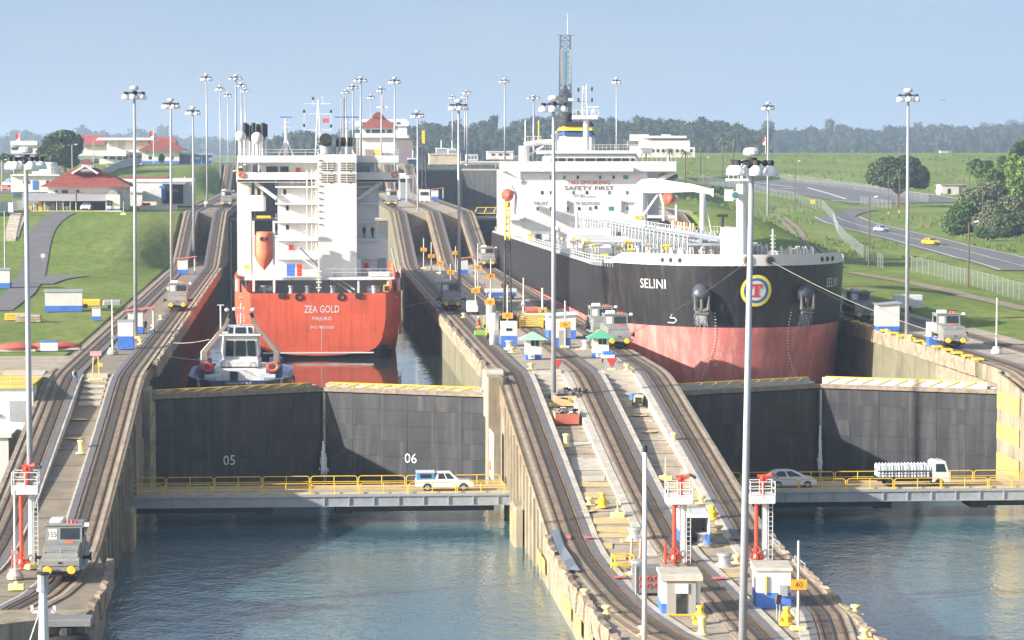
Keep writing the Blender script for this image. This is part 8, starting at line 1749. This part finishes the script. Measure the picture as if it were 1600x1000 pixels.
forest('forest_hill', 'wooded green hill behind the locks and the tanker', [(405, 232), (430, 212), (455, 203), (470, 199), (500, 207), (545, 205), (600, 205), (625, 196), (660, 194), (690, 196), (720, 192), (760, 194), (790, 196), (815, 182), (850, 184), (885, 178), (930, 182), (955, 183), (985, 186), (1010, 183), (1040, 187), (1075, 188), (1100, 186), (1130, 190), (1160, 196), (1200, 200)], 1790, 7, 40, 5.2, FM, 3, 29)
forest('forest_ridge', 'blue wooded ridge beyond the meadow on the right', [(1180, 205), (1230, 202), (1262, 198), (1290, 202), (1330, 193), (1345, 198), (1375, 204), (1395, 200), (1440, 202), (1500, 196), (1560, 194), (1620, 196)], 2700, 6, 70, 7.5, FM, 5, 32)
forest('far_ridge', 'pale blue far ridge on the horizon at the left', [(-20, 212), (30, 206), (60, 203), (120, 207), (170, 213), (215, 205), (250, 210), (300, 214), (340, 215), (420, 219), (440, 222)], 4300, 5, 130, 14, FM, 9, 30)
forest('far_ridge', 'palest ridge at the right end of the horizon', [(1540, 194), (1575, 190), (1620, 187)], 4800, 3, 130, 14, FM, 10, 30)
# lattice towers
def ltower(label, px, yt, yb, Y, w0, w1, m, extras=True):
    base = YP(px, yb, Y); top = YP(px, yt, Y); h = top.z - base.z; o = thing('lattice_tower', label, 'tower', base); b = B(); n = 22
    cs = [(-1, -1), (1, -1), (1, 1), (-1, 1)]; f_ = lambda t_: lerp(w0, w1, t_) / 2
    for a, c in cs: b.tube((a * w0 / 2, c * w0 / 2, 0), (a * w1 / 2, c * w1 / 2, h), .2, .14, 5)
    for k in range(n):
        t0, t1 = k / n, (k + 1) / n
        for i in range(4):
            a, c = cs[i], cs[(i + 1) % 4]; b.tube((a[0] * f_(t0), a[1] * f_(t0), h * t0), (c[0] * f_(t1), c[1] * f_(t1), h * t1), .1, None, 4); b.tube((c[0] * f_(t0), c[1] * f_(t0), h * t0), (a[0] * f_(t1), a[1] * f_(t1), h * t1), .1, None, 4); b.tube((a[0] * f_(t1), a[1] * f_(t1), h * t1), (c[0] * f_(t1), c[1] * f_(t1), h * t1), .1, None, 4)
    b.build('lattice', m, o)
    if extras:
        for x, z0, z1, mm in ((-1.0, .60, .88, CREAM), (1.0, .60, .88, STEEL), (0, .60, .86, TEAL)): B().box(x * 1.9 - .5, x * 1.9 + .5, -2.9, -2.2, h * z0, h * z1).build('aerial_panel', mat('aerial_tan', (.28, .26, .23), .7) if mm is CREAM else mm, o)
        B().lathe([(2.4, h * .40), (3.3, h * .44), (3.0, h * .50), (1.2, h * .56), (.2, h * .6)], n=12).build('dark_drum', DARK, o); B().lathe([(2.3, 0), (2.2, h * .40)], n=10).build('core', mat('tower_core', (.06, .06, .065), .7), o)
        B().box(-4.5, 4.5, -2.5, 2.5, h, h + .3).build('top_platform', STEEL, o); B().tube((1, 0, h), (1, 0, h * 1.18), .2, .1, 6).build('top_aerial', WHITE2, o); B().cbox((2.2, -3, h * .47), (2.2, 1, 1.4)).build('white_dish', WHITE2, o)
    else: B().lathe([(w0 * .3, 0), (w1 * .3, h)], n=8).build('core', m, o)
ltower('tall dark lattice radio tower behind the tanker funnel', 883, 55, 245, 1250, 6.0, 4.4, DARK); ltower('hazy grey lattice tower behind the ship funnel', 537, 152, 235, 1900, 4.5, 3.2, STEEL, False)
# the soaring bird
bd = thing('bird', 'dark bird soaring high over the right meadow', 'bird', YP(1475, 157, 420)); B().loft([[(-.12, 0, 0), (0, -.1, .06), (.12, 0, 0), (0, .08, -.06)], [(-.02, .45, 0), (0, .45, .02), (.02, .45, 0), (0, .45, -.02)]]).build('body', DARK, bd)
for s in (-1, 1): B().add([(0, -.1, .03), (s * .5, -.12, .18), (s * .95, .05, .3), (s * .5, .16, .16), (0, .22, .0)], [(0, 1, 2, 3, 4)]).build('wing', DARK, bd, fix=False)
# ================================================================== the air
hb = B().box(-9200, 9200, -420, 12200, -10, 128); hm = bpy.data.materials.new('haze_air'); hm.use_nodes = True; t = hm.node_tree; t.nodes.remove(t.nodes['Principled BSDF'])
pv = t.nodes.new('ShaderNodeVolumePrincipled'); pv.inputs['Color'].default_value = (.60, .78, 1, 1); pv.inputs['Density'].default_value = .00018; pv.inputs['Anisotropy'].default_value = .2
t.links.new(pv.outputs[0], t.nodes['Material Output'].inputs['Volume']); hb.build('haze', hm, None, kind='stuff')
